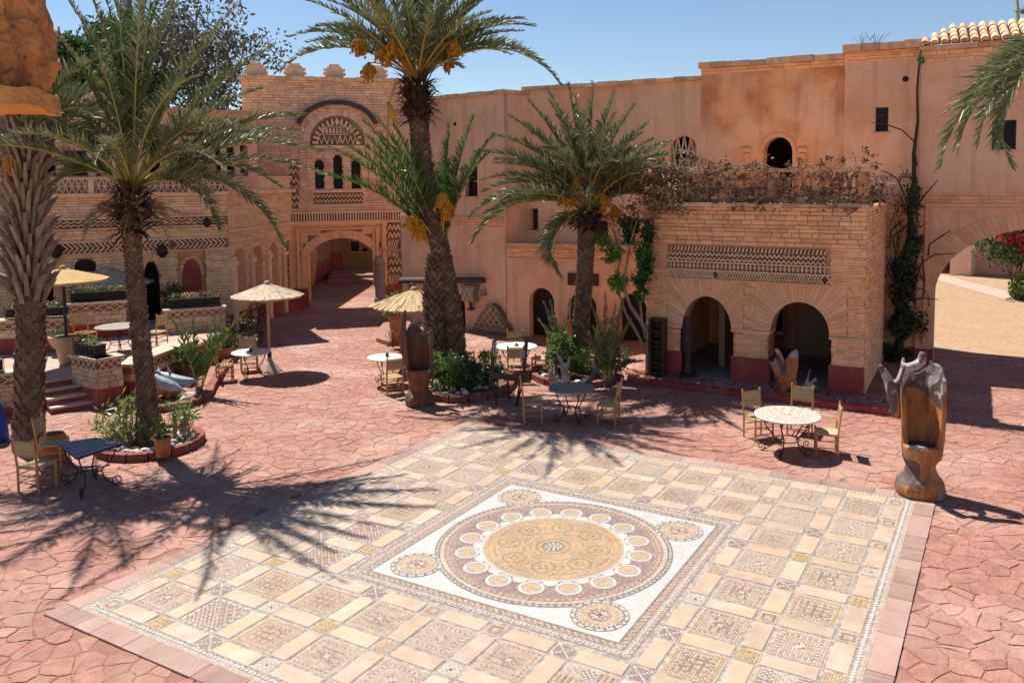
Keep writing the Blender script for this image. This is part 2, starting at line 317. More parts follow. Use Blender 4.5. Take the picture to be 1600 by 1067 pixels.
def inpoly(q, x, y):
    c = False; n = len(q)
    for i in range(n):
        (a, b), (d, e) = q[i], q[i-1]
        if (b > y) != (e > y) and x < (d-a)*(y-b)/(e-b)+a: c = not c
    return c

# unit bricks with worn edges, shared by every wall
def unit_brick(k, mt):
    m = MB(); r = random.Random(k); vs = []; i_ = .05
    for y, ins in ((0, 0), (.72, 0), (1, i_)):
        for x, z in ((0, 0), (1, 0), (1, 1), (0, 1)):
            jx, jz = r.uniform(-.02, .02), r.uniform(-.07, .07)
            vs.append(((x-.5)*(1-ins*.8)+jx, -y, (z-.5)*(1-ins*5)+jz))
    fs = [(8, 9, 10, 11)]
    for a in (0, 4): fs += [(a+j, a+(j+1) % 4, a+4+(j+1) % 4, a+4+j) for j in range(4)]
    m.add(vs, fs); return m.mesh('brick', mt)
UB = {}
def bricks(F, s0, s1, z0, z1, parent, mt='brick_sand', bh=.085, bl=.3, holes=(), proud=.03, gap=.012, indiv=300, name='brick', jit=.35, sel=None, out=0.0):
    """lay courses of single stones on a wall"""
    if mt not in UB: UB[mt] = [unit_brick(i, mt) for i in range(4)]
    r = random.Random(int(s0*97+z0*31+z1*7)); cells = []
    z = z0
    while z < z1-.02:
        h = min(bh*r.uniform(.75, 1.25), z1-z)
        if z1-z-h < bh*.4: h = z1-z
        s = s0 - r.uniform(0, bl*.5)
        while s < s1:
            l = bl*r.uniform(1-jit, 1+jit*1.3); a, b = max(s, s0), min(s+l, s1); s += l
            if b-a < .05: continue
            pieces = [(a, b)]
            if holes:
                n = max(2, int((b-a)/.04)); ok = [not any(inpoly(q, a+(b-a)*(i+.5)/n, z+h*f) for q in holes for f in (.1, .9)) for i in range(n)]
                pieces = []; st = None
                for i in range(n+1):
                    if i < n and ok[i]:
                        if st is None: st = i
                    elif st is not None:
                        pieces.append((a+(b-a)*st/n, a+(b-a)*i/n)); st = None
            for a2, b2 in pieces:
                if b2-a2 > .05: cells.append(((a2+b2)/2, z+h/2, b2-a2-gap, h-gap, proud*r.uniform(.55, 1.35)))
        z += h
    order = sorted(range(len(cells)), key=lambda i: -cells[i][2]*cells[i][3])
    rz = math.atan2(F.u.y, F.u.x); mb = MB()
    for k, i in enumerate(order):
        c = cells[i]; P = F.p(c[0], c[1], out)
        if k < indiv:
            o = inst(r.choice(UB[mt]), name, parent, P, (0, r.uniform(-.006, .006), rz), (c[2], c[4], c[3]))
        else:
            me = r.choice(UB[mt]); T = Matrix.Translation(P) @ Matrix.Rotation(rz, 4, 'Z') @ Matrix.Diagonal((c[2], c[4], c[3], 1))
            mb.add([T @ v.co for v in me.vertices], [tuple(p.vertices) for p in me.polygons])
    if mb.v: mb.build(name+'work', mt, parent, kind='stuff')
def voussoirs(F, sl, sr, zs, za, w, parent, mt='voussoir', n=26, proud=.04, out=0.0, a0=0.0, a1=PI, gap=.06, name='voussoir', wo=None):
    c, r, rz = (sl+sr)/2, (sr-sl)/2, za-zs; wo = wo or w
    for i in range(n):
        b0, b1 = a0+(a1-a0)*(i+gap/2)/n, a0+(a1-a0)*(i+1-gap/2)/n; m = MB(); vs = []; pr = proud*RN.uniform(.85, 1.1)
        for o in (-.02, pr):
            for a in (b0, b1):
                for q in (0, 1):
                    vs.append(F.p(c+(r+w*q)*math.cos(a), zs+(rz+wo*q)*math.sin(a), out+o))
        m.add(vs, [(0, 1, 3, 2), (4, 6, 7, 5), (0, 4, 5, 1), (2, 3, 7, 6), (0, 2, 6, 4), (1, 5, 7, 3)])
        m.build(name, mt, parent)
def chevrons(F, s0, s1, z0, z1, parent, mt='brick_tan', n=30, rows=1, o=.05, flip=None, back='mortar_dark', w=.03, name='chevron_relief'):
    m = MB(); p = (s1-s0)/n; zm = (z0+z1)/2
    m.fbox(F, s0, s1, z0, z1, -.005, .012, 1)
    for i in range(n):
        a = s0+p*i; d = p*1.1 if (flip and (i//flip) % 2) else -p*1.1
        lo = lambda x: min(max(x, s0), s1)
        m.fbar(F, (lo(a), z0), (lo(a+d), zm), w, .01, o); m.fbar(F, (lo(a+d), zm), (lo(a), z1), w, .01, o)
    return m.build(name, [mt, back], parent, kind='stuff')
def zigzag(F, s0, s1, z0, z1, parent, n=30, o=.05, w=.03, mt='brick_tan', back='mortar_dark', rows=2, name='zigzag_relief'):
    m = MB(); p = (s1-s0)/n; m.fbox(F, s0, s1, z0, z1, -.005, .012, 1); h = (z1-z0)/rows
    for r in range(rows):
        for i in range(n):
            a = s0+p*i; zb = z0+h*r
            m.fbar(F, (a, zb+h*.15), (a+p/2, zb+h*.85), w, .01, o); m.fbar(F, (a+p/2, zb+h*.85), (a+p, zb+h*.15), w, .012, o-.002)
    return m.build(name, [mt, back], parent, kind='stuff')
def dentils(F, s0, s1, z0, z1, parent, n=30, o=.06, mt='brick_tan', back='mortar_dark', fill=.5, skew=0.0, name='dentil_relief', oval=False):
    m = MB(); p = (s1-s0)/n; m.fbox(F, s0, s1, z0, z1, -.005, .012, 1)
    for i in range(n):
        a = s0+p*(i+(1-fill)/2)
        if oval:
            c = F.p(a+p*fill/2, (z0+z1)/2, .03); m.ball(c, (p*fill*.5, .03, (z1-z0)*.36), 0, 6, 4)
            for sg in (-1, 1): m.fbar(F, (a+p*fill/2, z0 if sg < 0 else z1), (a+p*fill/2+p*.5, (z0+z1)/2), .014, .01, o*.7, 0)
        else: m.fbox(F, a, a+p*fill, z0+.005, z1-.005, .01, o, 0, skew)
    return m.build(name, [mt, back], parent, kind='stuff')
def lattice(F, s0, s1, z0, z1, parent, n=6, w=.03, o=.03, mt='lattice', back='lattice_back', name='lattice_panel'):
    m = MB(); p = (s1-s0)/n
    if back: m.fbox(F, s0, s1, z0, z1, -.03, -.005, 1)
    for i in range(n):
        a = s0+p*i; m.fbar(F, (a, z0), (a+p, z1), w, 0, o); m.fbar(F, (a, z1), (a+p, z0), w, .002, o-.003)
    return m.build(name, [mt, back or mt], parent)
def course(F, s0, s1, z, h, o, parent, mt='cornice_stone', l=.5, name='cornice_stone', th=.35, cap=True):
    r = random.Random(int(s0*13+z*7)); a = s0
    while a < s1-.05:
        b = min(a+l*r.uniform(.7, 1.4), s1)
        if s1-b < .15: b = s1
        m = MB(); m.fbox(F, a+.004, b-.004, z+r.uniform(-.008, .008), z+h+r.uniform(-.015, .02), -th, o*r.uniform(.8, 1.15)); m.build(name, mt, parent); a = b
# ================================================================== GROUND
def sheet(name, pts, z, mt, kind='structure', parent=None):
    m = MB(); m.add([(p[0], p[1], z) for p in pts], [tuple(range(len(pts)))]); return m.build(name, mt, parent, kind=kind)
sheet('ground', [(-400, -60), (400, -60), (400, 700), (-400, 700)], -.06, 'sand_ground')
plaza = sheet('plaza_paving', [(-30, 3), (11.9, 3), (30, 3), (30, 14.2), (11.6, 25.2), (9, 27), (-2, 34), (-4, 50), (-16, 50), (-30, 34)], 0, 'flag_mortar')
MC, YAW = Vector((.27, 11.53, 0)), rad(-29.87); S_ = 1.8       # mosaic centre and heading
mu, mv = Vector((math.cos(YAW), math.sin(YAW), 0)), Vector((-math.sin(YAW), math.cos(YAW), 0))
def mos(x, y, z=0.0): return MC + mu*(x*S_) + mv*(y*S_) + Vector((0, 0, z))
def inmos(p, e=2.54):
    d = Vector((p[0], p[1], 0))-MC; return abs(d.dot(mu)) < e*S_ and abs(d.dot(mv)) < e*S_
# irregular flagstones: cells of a jittered point set
rg = random.Random(5); PITCH_ = .27; PTS = {}
for i in range(-100, 108):
    for j in range(10, 150):
        PTS[i, j] = ((i+.5*(j % 2)+rg.uniform(-.62, .62))*PITCH_*1.15, (j+rg.uniform(-.55, .55))*PITCH_*.9)
def clip(poly, mx, my, nx, ny):
    out = []; n = len(poly)
    for i in range(n):
        a, b = poly[i-1], poly[i]; da, db = (a[0]-mx)*nx+(a[1]-my)*ny, (b[0]-mx)*nx+(b[1]-my)*ny
        if (da < 0) != (db < 0): t = da/(da-db); out.append((a[0]+(b[0]-a[0])*t, a[1]+(b[1]-a[1])*t))
        if db < 0: out.append(b)
    return out
PLAZA = [(-11.3, 3), (9.5, 3), (30, 3), (30, 14.2), (11.6, 24.9), (9.2, 26.6), (-4.6, 31.5), (-6.0, 46), (-9.6, 46), (-9.9, 24), (-11.3, 18.5)]
stones = []
for (i, j), p in PTS.items():
    if not inpoly(PLAZA, *p) or inmos(p, 2.56): continue
    q = camo.matrix_world.inverted() @ Vector((p[0], p[1], 0))
    if q.z > -3: continue
    px, py = CX+F_*q.x/-q.z, CY-F_*q.y/-q.z
    if px < -60 or px > 1660 or py > 1120: continue
    poly = [(p[0]-1, p[1]-1), (p[0]+1, p[1]-1), (p[0]+1, p[1]+1), (p[0]-1, p[1]+1)]
    for a in range(-2, 3):
        for b in range(-2, 3):
            if (a or b) and (i+a, j+b) in PTS:
                w = PTS[i+a, j+b]; poly = clip(poly, (p[0]+w[0])/2, (p[1]+w[1])/2, w[0]-p[0], w[1]-p[1])
                if len(poly) < 3: break
        if len(poly) < 3: break
    if len(poly) < 3: continue
    for e in range(4):   # cut against the mosaic kerb
        if all(inmos(c, 2.575) for c in poly): poly = []; break
    if not poly: continue
    # subdivide and roughen the outline
    g = rg.choice((.002, .003, .004, .012)) if p[0] > -1.5 or p[1] > 9.5 else rg.choice((.006, .012, .02)); cx = sum(c[0] for c in poly)/len(poly); cy = sum(c[1] for c in poly)/len(poly); rough = []
    for k in range(len(poly)):
        a, b = poly[k-1], poly[k]
        for t in (0, .33, .66):
            x, y = a[0]+(b[0]-a[0])*t, a[1]+(b[1]-a[1])*t; d = math.hypot(x-cx, y-cy) or 1; f = 1-(g+rg.uniform(0, .006))/d
            rough.append((cx+(x-cx)*f+rg.uniform(-.012, .012), cy+(y-cy)*f+rg.uniform(-.012, .012)))
    stones.append((py, cx, cy, rough))
stones.sort(key=lambda s: -s[0]); mb = MB()
def flag(m, cx, cy, q, rel):
    h = rg.uniform(.003, .012); tx, ty = rg.uniform(-.008, .008), rg.uniform(-.008, .008); n = len(q); vs = []
    ox, oy = (cx, cy) if rel else (0, 0)
    for x, y in q: vs.append((x-ox, y-oy, 0.0))
    for x, y in q: vs.append((x-ox, y-oy, h*.85+tx*(x-cx)+ty*(y-cy)))
    for x, y in q: vs.append((cx+(x-cx)*.975-ox, cy+(y-cy)*.975-oy, h+tx*(x-cx)+ty*(y-cy)))
    fs = [tuple(range(2*n, 3*n))]
    for a in (0, n): fs += [(a+k, a+(k+1) % n, a+n+(k+1) % n, a+n+k) for k in range(n)]
    m.add(vs, fs)
for k, (py, cx, cy, q) in enumerate(stones):
    if k < 300:
        m = MB(); flag(m, cx, cy, q, True); o = m.build('flagstone', 'flag_red', None); o.parent = plaza; o.location = (cx, cy, 0)
    else: flag(mb, cx, cy, q, False)
mb.build('flagstones', 'flag_red', plaza, kind='stuff', world=False)

# ================================================================== MOSAIC
mosaic = tag(bpy.data.objects.new('mosaic_pavement', None), kind='structure'); COL.objects.link(mosaic)
mosaic.location = MC; mosaic.rotation_euler = (0, 0, YAW)
def mpart(m, name, mats, loc=(0, 0, 0), kind=None, smooth=False):
    o = m.build(name, mats, None, smooth=smooth, kind=kind); o.parent = mosaic; o.location = loc; return o
m = MB(); e = 2.40*S_; m.box((0, 0, .011), (2*e, 2*e, .022)); mpart(m, 'grout_bed', 'grout')
TP = ['t_cream', 't_brown', 't_white', 't_grey', 't_mauve', 't_ochre', 't_tan', 't_black', 't_yellow']
CR, BR, WH, GY, MV, OC, TN, BK, YL = range(9)
def tess_square(n, size, fn, seed=0, gap=.14):
    m = MB(); c = size/n; r = random.Random(seed)
    m.add([(-size/2, -size/2, 0), (size/2, -size/2, 0), (size/2, size/2, 0), (-size/2, size/2, 0)], [(0, 1, 2, 3)], 9)
    for i in range(n):
        for j in range(n):
            k = fn(i, j, n, r)
            if k is None: continue
            x, y = (i+.5)*c-size/2, (j+.5)*c-size/2; h = c*(.5-gap/2)*r.uniform(.9, 1.04); z = .003+r.uniform(0, .002)
            if isinstance(k, tuple): k, rot = k
            else: rot = r.uniform(-.1, .1)
            ca, sa = math.cos(rot)*h, math.sin(rot)*h
            m.add([(x-ca+sa, y-sa-ca, z), (x+ca+sa, y+sa-ca, z), (x+ca-sa, y+sa+ca, z), (x-ca-sa, y-sa+ca, z)], [(0, 1, 2, 3)], k)
    me = m.mesh('mosaic_panel', TP+['t_tan']); return me
def ring(i, j, n): return min(i, j, n-1-i, n-1-j)
def pA(i, j, n, r):  # white frame, spokes, light star
    k = ring(i, j, n); d = math.hypot(i-(n-1)/2, j-(n-1)/2)
    if k == 0: return CR
    if k in (1, 2): return BR if (i+j) % 2 == 0 and (i % 2 if k == 1 else j % 2) else CR
    if k == 3: return TN
    if d < 1.6: return WH if d < .8 else MV
    if d < 3.4: return CR if (i+j) % 2 else BR
    return MV if (i*3+j) % 3 == 0 else CR
def pB(i, j, n, r):
    k = ring(i, j, n); d = math.hypot(i-(n-1)/2, j-(n-1)/2)
    if k == 0: return WH if (i+j) % 3 else BR
    if k % 2: return BR if (i+j) % 2 else TN
    if d < 2: return YL
    return WH if (i-j) % 4 == 0 or (i+j-n) % 4 == 0 else BR
def pC(i, j, n, r):
    k = ring(i, j, n); d = math.hypot(i-(n-1)/2, j-(n-1)/2)
    if k in (0, 4): return CR
    if k == 2: return WH if (i+j) % 2 else MV
    if d < 1.8: return WH if d < 1 or (i+j) % 2 else GY
    return TN if (i+j) % 2 else CR
def pD(i, j, n, r):  # nine small fields
    a, b = i*3//n, j*3//n; t = (a*2+b) % 5
    if i % (n//3) == 0 or j % (n//3) == 0: return CR
    return [(BR if i % 2 else CR), (GY if j % 2 else CR), (BK if (a == 1 and b == 1 and i % (n//3) == n//6 and j % (n//3) == n//6) else (MV if (i+j) % 2 else WH)), (BR if (i-j) % 3 == 0 else CR), (TN if (i+j) % 3 else WH)][t]
def pE(i, j, n, r):
    k = ring(i, j, n)
    if k == 1: return OC
    if k < 4: return [CR, OC, CR, BR][k] if (i+j) % 2 or k != 3 else CR
    return BR if (i*j) % 3 == 0 else CR
PAN = [tess_square(18, .325*S_, f, s) for s, f in enumerate((pA, pB, pC, pD, pE))]
def sA(i, j, n, r): return BK if ring(i, j, n) == 3 else (WH if (i+j) % 2 else CR)
def sB(i, j, n, r): return OC if (i+j) % 2 else CR
def sC(i, j, n, r): return WH if i == j or i+j == n-1 else MV
def sD(i, j, n, r): return BR if (i % 2 and j % 2) else YL
def sE(i, j, n, r): k = ring(i, j, n); return (CR, BR, CR, WH)[k]
SM = [tess_square(7, .125*S_, f, s) for s, f in enumerate((sA, sB, sC, sD, sE))]
def slab_mesh(w, l, seed):
    r = random.Random(seed); m = MB(); q = []; b = .012
    pts = [(-w/2, -l/2), (w/2, -l/2), (w/2, l/2), (-w/2, l/2)]
    for z, s in ((0, 0), (.006, 0), (.010, b)):
        for x, y in pts: q.append((x-math.copysign(s, x)+r.uniform(-.003, .003), y-math.copysign(s, y)+r.uniform(-.003, .003), z))
    fs = [(8, 9, 10, 11)]
    for a in (0, 4): fs += [(a+j, a+(j+1) % 4, a+4+(j+1) % 4, a+4+j) for j in range(4)]
    m.add(q, fs); return m.mesh('stone_tile', 'tile_cream')
SLB = [slab_mesh(.128*S_, .325*S_, i) for i in range(4)]; rm = random.Random(3); Z0 = .0222
def place(me, name, x, y, rz=0.0, z=Z0, sc=1.0):
    o = bpy.data.objects.new(name, me); COL.objects.link(o); o.parent = mosaic; o.location = (x*S_, y*S_, z); o.rotation_euler = (rm.uniform(-.003, .003), rm.uniform(-.003, .003), rz); o.scale = (sc, sc, 1); return o
for i in range(-4, 5):
    for j in range(-4, 5):
        if max(abs(i), abs(j)) >= 3:
            outer = max(abs(i), abs(j)) == 4
            w = [3, 1, 2, 1, 2] if outer and (i < 0 or j < 0) else [4, 2, 2, 2, 3]
            place(rm.choices(PAN, w)[0], 'mosaic_panel', i*.5, j*.5, rm.choice((0, PI/2, PI, -PI/2)))
hp = [-2.25, -1.75, -1.25, 1.25, 1.75, 2.25]; hall = [-.75, -.25, .25, .75]
for a in hp+hall:
    for b in range(-4, 5):
        inner = lambda p, q: max(abs(p), abs(q)) < 1.2
        if not inner(a, b*.5): place(rm.choice(SLB), 'stone_tile', a, b*.5); 
        if not inner(a, b*.5): place(rm.choice(SLB), 'stone_tile', b*.5, a, PI/2)
    for b in hp+hall:
        if max(abs(a), abs(b)) > 1.2: place(rm.choices(SM, [2, 3, 2, 2, 3])[0], 'small_mosaic_square', a, b, rm.choice((0, PI/2)))
# rows of white diamonds
def diamonds(rad_, step, size, name):
    m = MB(); n = int(2*rad_*S_/step)
    for side in range(4):
        R = Matrix.Rotation(side*PI/2, 3, 'Z')
        for i in range(n):
            x = -rad_*S_+step*(i+.5); y = -rad_*S_; h = size*rm.uniform(.85, 1.1); vs = [(x-h, y, 0), (x, y-h, 0), (x+h, y, 0), (x, y+h, 0)]
            m.add([R @ Vector(v) for v in vs]+[R @ Vector((x+(v[0]-x)*.7, y+(v[1]-y)*.7, .007)) for v in vs], [(4, 5, 6, 7), (0, 1, 5, 4), (1, 2, 6, 5), (2, 3, 7, 6), (3, 0, 4, 7)])
    mpart(m, name, 't_white', (0, 0, Z0), kind='stuff')
diamonds(2.345, .062, .030, 'outer_white_beading'); diamonds(1.10, .055, .026, 'inner_white_beading')
# stripes around the beading
def strips(rads, mtf, kind='stuff', name='stripe_tesserae', cell=.045, w=.02, z=Z0+.001):
    m = MB()
    for rad_, k, alt in rads:
        n = int(2*rad_*S_/cell)
        for side in range(4):
            R = Matrix.Rotation(side*PI/2, 3, 'Z')
            for i in range(n):
                x0 = -rad_*S_+cell*i; y = -rad_*S_; vs = [(x0+.002, y-w/2, 0), (x0+cell-.002, y-w/2, 0), (x0+cell-.002, y+w/2, 0), (x0+.002, y+w/2, 0)]
                m.add([R @ Vector(v)+Vector((0, 0, rm.uniform(0, .002))) for v in vs], [(0, 1, 2, 3)], alt if (i % 2 and alt is not None) else k)
    mpart(m, name, TP, (0, 0, z), kind=kind)
strips([(2.39, TN, CR), (2.375, CR, None), (2.315, BR, TN), (2.30, CR, None)], None)
strips([(1.135, MV, None), (1.122, CR, MV), (1.078, TN, CR), (1.065, MV, None), (1.052, BR, CR), (1.039, TN, BR), (1.026, BR, CR), (1.013, GY, None)], None)
m = MB(); h = 1.003*S_; m.box((0, 0, .0015), (2*h, 2*h, .003)); mpart(m, 'white_field', 'white_marble', (0, 0, Z0+.0015))
# polar tesserae
def polar(m, r0, r1, rows, size, fn, z, c=(0, 0), seed=0):
    r = random.Random(seed); dr = (r1-r0)/rows
    for k in range(rows):
        ra, rb = r0+dr*k, r0+dr*(k+1); rc = (ra+rb)/2; n = max(6, int(2*PI*rc/size)); n -= n % 2
        for i in range(n):
            q = fn(k, i, n, rc, 2*PI*i/n)
            if q is None: continue
            a, b = 2*PI*(i+.07)/n, 2*PI*(i+.93)/n; e = dr*.07; zz = z+r.uniform(0, .0015)
            m.add([(c[0]+math.cos(t)*rr, c[1]+math.sin(t)*rr, zz) for t, rr in ((a, ra+e), (b, ra+e), (b, rb-e), (a, rb-e))], [(0, 1, 2, 3)], q)
def disc(m, r, z, k, n=64, c=(0, 0)):
    m.add([(c[0]+r*math.cos(2*PI*i/n), c[1]+r*math.sin(2*PI*i/n), z) for i in range(n)], [tuple(range(n))], k)
zr = Z0+.0045
m = MB(); disc(m, .935*S_, .0012, TN, 96)
bands = [(.935, GY, None), (.920, WH, GY), (.905, GY, None), (.890, CR, WH), (.875, WH, CR), (.860, BR, None), (.847, TN, BR), (.833, BR, TN), (.818, GY, BR)]
for a, k, alt in bands: polar(m, (a-.013)*S_, a*S_, 1, .045, lambda kk, i, n, rc, t: alt if (i % 2 and alt is not None) else k, .003, seed=int(a*100))
mpart(m, 'outer_ring', TP, (0, 0, zr), kind='stuff')
m = MB(); disc(m, .80*S_, .0022, MV, 96); polar(m, .57*S_, .797*S_, 16, .03, lambda k, i, n, rc, t: MV if (i*7+k*3) % 11 else TN, .0038); mpart(m, 'mauve_ring', TP, (0, 0, zr), kind='stuff')
# small roundels
m = MB(); disc(m, .103*S_, .0008, GY, 32); disc(m, .097*S_, .0014, WH, 32)
polar(m, .072*S_, .095*S_, 2, .03, lambda k, i, n, rc, t: WH, .0022); polar(m, .064*S_, .071*S_, 1, .02, lambda k, i, n, rc, t: GY, .0022)
polar(m, .030*S_, .063*S_, 3, .02, lambda k, i, n, rc, t: (CR, OC, CR)[k] if i % 2 else (YL, CR, TN)[k], .0022); polar(m, .004*S_, .03*S_, 3, .018, lambda k, i, n, rc, t: YL if (i+k) % 2 else OC, .0022)
me = m.mesh('roundel', TP)
for i in range(16):
    a = rad(22.5*i+15); place(me, 'roundel', .682*math.cos(a), .682*math.sin(a), rm.uniform(0, 6), zr+.0045)
m = MB(); disc(m, .585*S_, .001, WH, 64)
for i in range(16):
    a = rad(22.5*(i+.5)+15); disc(m, .055*S_, .0012, WH, 16, (.585*S_*math.cos(a), .585*S_*math.sin(a)))
polar(m, .56*S_, .583*S_, 2, .03, lambda k, i, n, rc, t: WH, .0028); mpart(m, 'white_ring', TP, (0, 0, zr+.0045))
def ctr(k, i, n, rc, t):
    x, y = rc*math.cos(t)/S_, rc*math.sin(t)/S_
    for q in range(8):
        a = rad(45*q+15); d = math.hypot(x-.36*math.cos(a), y-.36*math.sin(a))
        if d < .02: return YL
        if d < .135: return (OC, 9, TN, OC, 9, TN, OC)[int(d/.02)]
    if rc < .12*S_: return [GY, WH][(i+k) % 2] if rc < .07*S_ else [TN, GY, OC][k % 3]
    return 9 if k % 7 == 0 else (TN if k % 3 == 0 else OC)
m = MB(); disc(m, .556*S_, .001, OC, 64); polar(m, .01*S_, .553*S_, 34, .034, ctr, .0026); mpart(m, 'centre_disc', TP+['t_umber'], (0, 0, zr+.0062), kind='stuff')
m = MB(); disc(m, .200*S_, .001, CR, 48)
polar(m, .192*S_, .199*S_, 1, .03, lambda k, i, n, rc, t: GY, .0022); polar(m, .171*S_, .191*S_, 1, .04, lambda k, i, n, rc, t: WH if i % 3 else GY, .0022)
polar(m, .148*S_, .17*S_, 2, .03, lambda k, i, n, rc, t: (GY, BR)[k] if i % 2 else (WH, GY)[k], .0022)
polar(m, .075*S_, .147*S_, 6, .035, lambda k, i, n, rc, t: (BR, CR, TN, CR, OC, CR)[k] if i % 2 else (CR, CR, CR, OC, TN, CR)[k], .0022)
polar(m, .006*S_, .074*S_, 5, .03, lambda k, i, n, rc, t: BK if k == 0 else ((WH if int(t/(2*PI)*24) % 2 else BR) if k < 4 else BR), .0022)
me = m.mesh('corner_roundel', TP)
for sx, sy in ((1, 1), (-1, 1), (-1, -1), (1, -1)): place(me, 'corner_roundel', .763*sx, .763*sy, 0, zr+.0012)
# border of long slabs, some ribbed
for side in range(4):
    R = Matrix.Rotation(side*PI/2, 3, 'Z'); x = -2.55*S_
    while x < 2.40*S_-.1:
        l = rm.choice((.32, .45, .6, .85)); l = min(l, 2.40*S_-x); ribbed = rm.random() < .3 and l > .4; m = MB(); w = .155*S_
        if ribbed:
            k = int(l/.028); [m.box((x+.006+(l-.012)*(i+.5)/k, -2.478*S_, .012), ((l-.012)/k*.8, w-.01, .028)) for i in range(k)]; m.box((x+l/2, -2.478*S_, .009), (l-.008, w, .022))
        else: m.box((x+l/2, -2.478*S_, .012), (l-.008, w, .024+rm.uniform(0, .006)), taper=1)
        m.v = [tuple(R @ Vector(v)) for v in m.v]; mpart(m, 'border_slab', 'border_slab'); x += l

# ================================================================== BUILDINGS
def shell(F, s0, s1, z1, depth, parent, mt, name='wall', roof=True, back=True, thick=.35, out=0.0, sides=(1, 1)):
    if sides[0]: m = MB(); m.fbox(F, s0, s0+thick, 0, z1-.01, -depth, out-thick-.003); m.build('side_wall', mt, parent)
    if sides[1]: m = MB(); m.fbox(F, s1-thick, s1, 0, z1-.01, -depth, out-thick-.003); m.build('side_wall', mt, parent)
    if back: m = MB(); m.fbox(F, s0, s1, 0, z1-.012, -depth-thick, -depth-.003); m.build('rear_wall', mt, parent)
    if roof: m = MB(); m.fbox(F, s0+thick+.01, s1-thick-.01, z1-.6, z1-.35, -depth+.002, out-thick-.006); m.build('roof', mt, parent)
def window(F, s0, s1, z0, z1, parent, depth=-.16, frame='window_wood', glass='navy_glass', bars=0, mull=1, fw=.04):
    m = MB()
    for a, b, c, d in ((s0, s0+fw, z0, z1), (s1-fw, s1, z0, z1), (s0+fw, s1-fw, z0, z0+fw), (s0+fw, s1-fw, z1-fw, z1)): m.fbox(F, a+.002, b-.002, c+.002, d-.002, depth-.03, depth+.03)
    for i in range(mull):
        x = s0+(s1-s0)*(i+1)/(mull+1); m.fbox(F, x-.015, x+.015, z0+fw, z1-fw, depth-.02, depth+.02)
    f = m.build('window', frame, parent); sl_ = MB(); sl_.fbox(F, s0-.05, s1+.05, z0-.05, z0-.004, -.12, .05); sl_.build('sill', 'cornice_stone', f); g = MB(); g.fbox(F, s0+.01, s1-.01, z0+.01, z1-.01, depth-.025, depth-.015); g.build('pane', glass, f)
    if bars:
        g = MB()
        for i in range(bars): x = s0+(s1-s0)*(i+.5)/bars; g.fbar(F, (x, z0), (x, z0+(z1-z0)*.35), .012, -.02, 0)
        g.build('grille', 'iron', f)
    return f

# ---- gate tower with the horseshoe passage
GT = Fac(G(455, 483), G(600, 476)); gt = thing('gate_tower', 'tall brick gate tower with stepped merlons, arched upper window and open passage below', 'tower', GT.p(2, 0))
gl, _ = GT.at(383, 300); gr = GT.at(650, 300)[0]; zt = GT.at(500, 127)[1]
al, zs = GT.at(481, 412); ar = GT.at(587, 412)[0]; za = GT.at(531, 372)[1]
gate_hole = arch(al, ar, .001, zs, za, 20)
def PX(F, x0, x1, y0, y1):
    """pixel rectangle -> s0,s1,z0,z1 on the wall"""
    s0 = F.at(x0, (y0+y1)/2)[0]; s1 = F.at(x1, (y0+y1)/2)[0]; x = (x0+x1)/2; return s0, s1, F.at(x, y1)[1], F.at(x, y0)[1]
w3 = [PX(GT, 492, 506, 250, 295), PX(GT, 521, 535, 243, 295), PX(GT, 549, 563, 250, 295)]
h3 = [arch(a, b, c, d-.22, d, 10) for a, b, c, d in w3]
GH = [gate_hole]+h3
plate('wall', GT, rect(gl, gr, 0, zt), GH, 1.0, 'mortar_mid', gt)
win_outer = arch(*PX(GT, 470, 584, 200, 325)[:3], GT.at(527, 207)[1], GT.at(527, 168)[1], 20)
fr = rect(*PX(GT, 452, 604, 345, 484)); tymp = arch(GT.at(484, 227)[0], GT.at(570, 227)[0], GT.at(527, 228)[1], GT.at(527, 226)[1], GT.at(527, 180)[1], 16)
corn = PX(GT, 434, 628, 333, 346); lp = PX(GT, 418, 449, 348, 482); rp = PX(GT, 606, 628, 348, 482); sp_ = PX(GT, 452, 466, 250, 326)
balp = PX(GT, 491, 566, 302, 318); sm1 = PX(GT, 411, 443, 231, 238)
bricks(GT, gl, gr, 0, zt, gt, 'brick_pink', .10, .34, [gate_hole, fr, tymp, rect(*corn), rect(*lp), rect(*rp), rect(*sp_), rect(*balp)]+h3, .035, .014, 300)
# stone facing around the passage arch, stepped frames
bricks(GT, fr[0][0], fr[1][0], 0, fr[2][1], gt, 'voussoir', .30, .5, [arch(al-.36, ar+.36, -.1, zs, za+.36, 20)], .05, .006, 80, 'facing_stone')
voussoirs(GT, al, ar, zs, za, .34, gt, n=25, proud=.06)
for sgn, e in ((-1, al), (1, ar)):
    for k in range(5):
        m = MB(); z = zs*k/5; a = e-.34 if sgn < 0 else e; m.fbox(GT, a+.004, a+.336, z+.005, z+zs/5-.005, -.02, .06); m.build('jamb_stone', 'voussoir', gt)
for i, (a, b, c, w) in enumerate(((fr[0][0], fr[1][0], fr[2][1], .16), (fr[0][0]+.32, fr[1][0]-.32, fr[2][1]-.28, .09), (fr[0][0]+.5, fr[1][0]-.5, fr[2][1]-.5, .07))):
    m = MB(); o = .16-.03*i; m.fbox(GT, a, a+w, .8, c, 0, o); m.fbox(GT, b-w, b, .8, c, 0, o); m.fbox(GT, a+w+.002, b-w-.002, c-w, c, 0, o-.004); m.build('arch_frame', 'voussoir', gt)
for a_, b_ in ((gl, al), (ar, gr)): m = MB(); m.fbox(GT, a_, b_, 0, .85, .0, .13); m.build('red_plinth', 'red_paint', gt)
dentils(GT, corn[0], corn[1], corn[2], corn[3], gt, 46, .14, 'brick_pink')
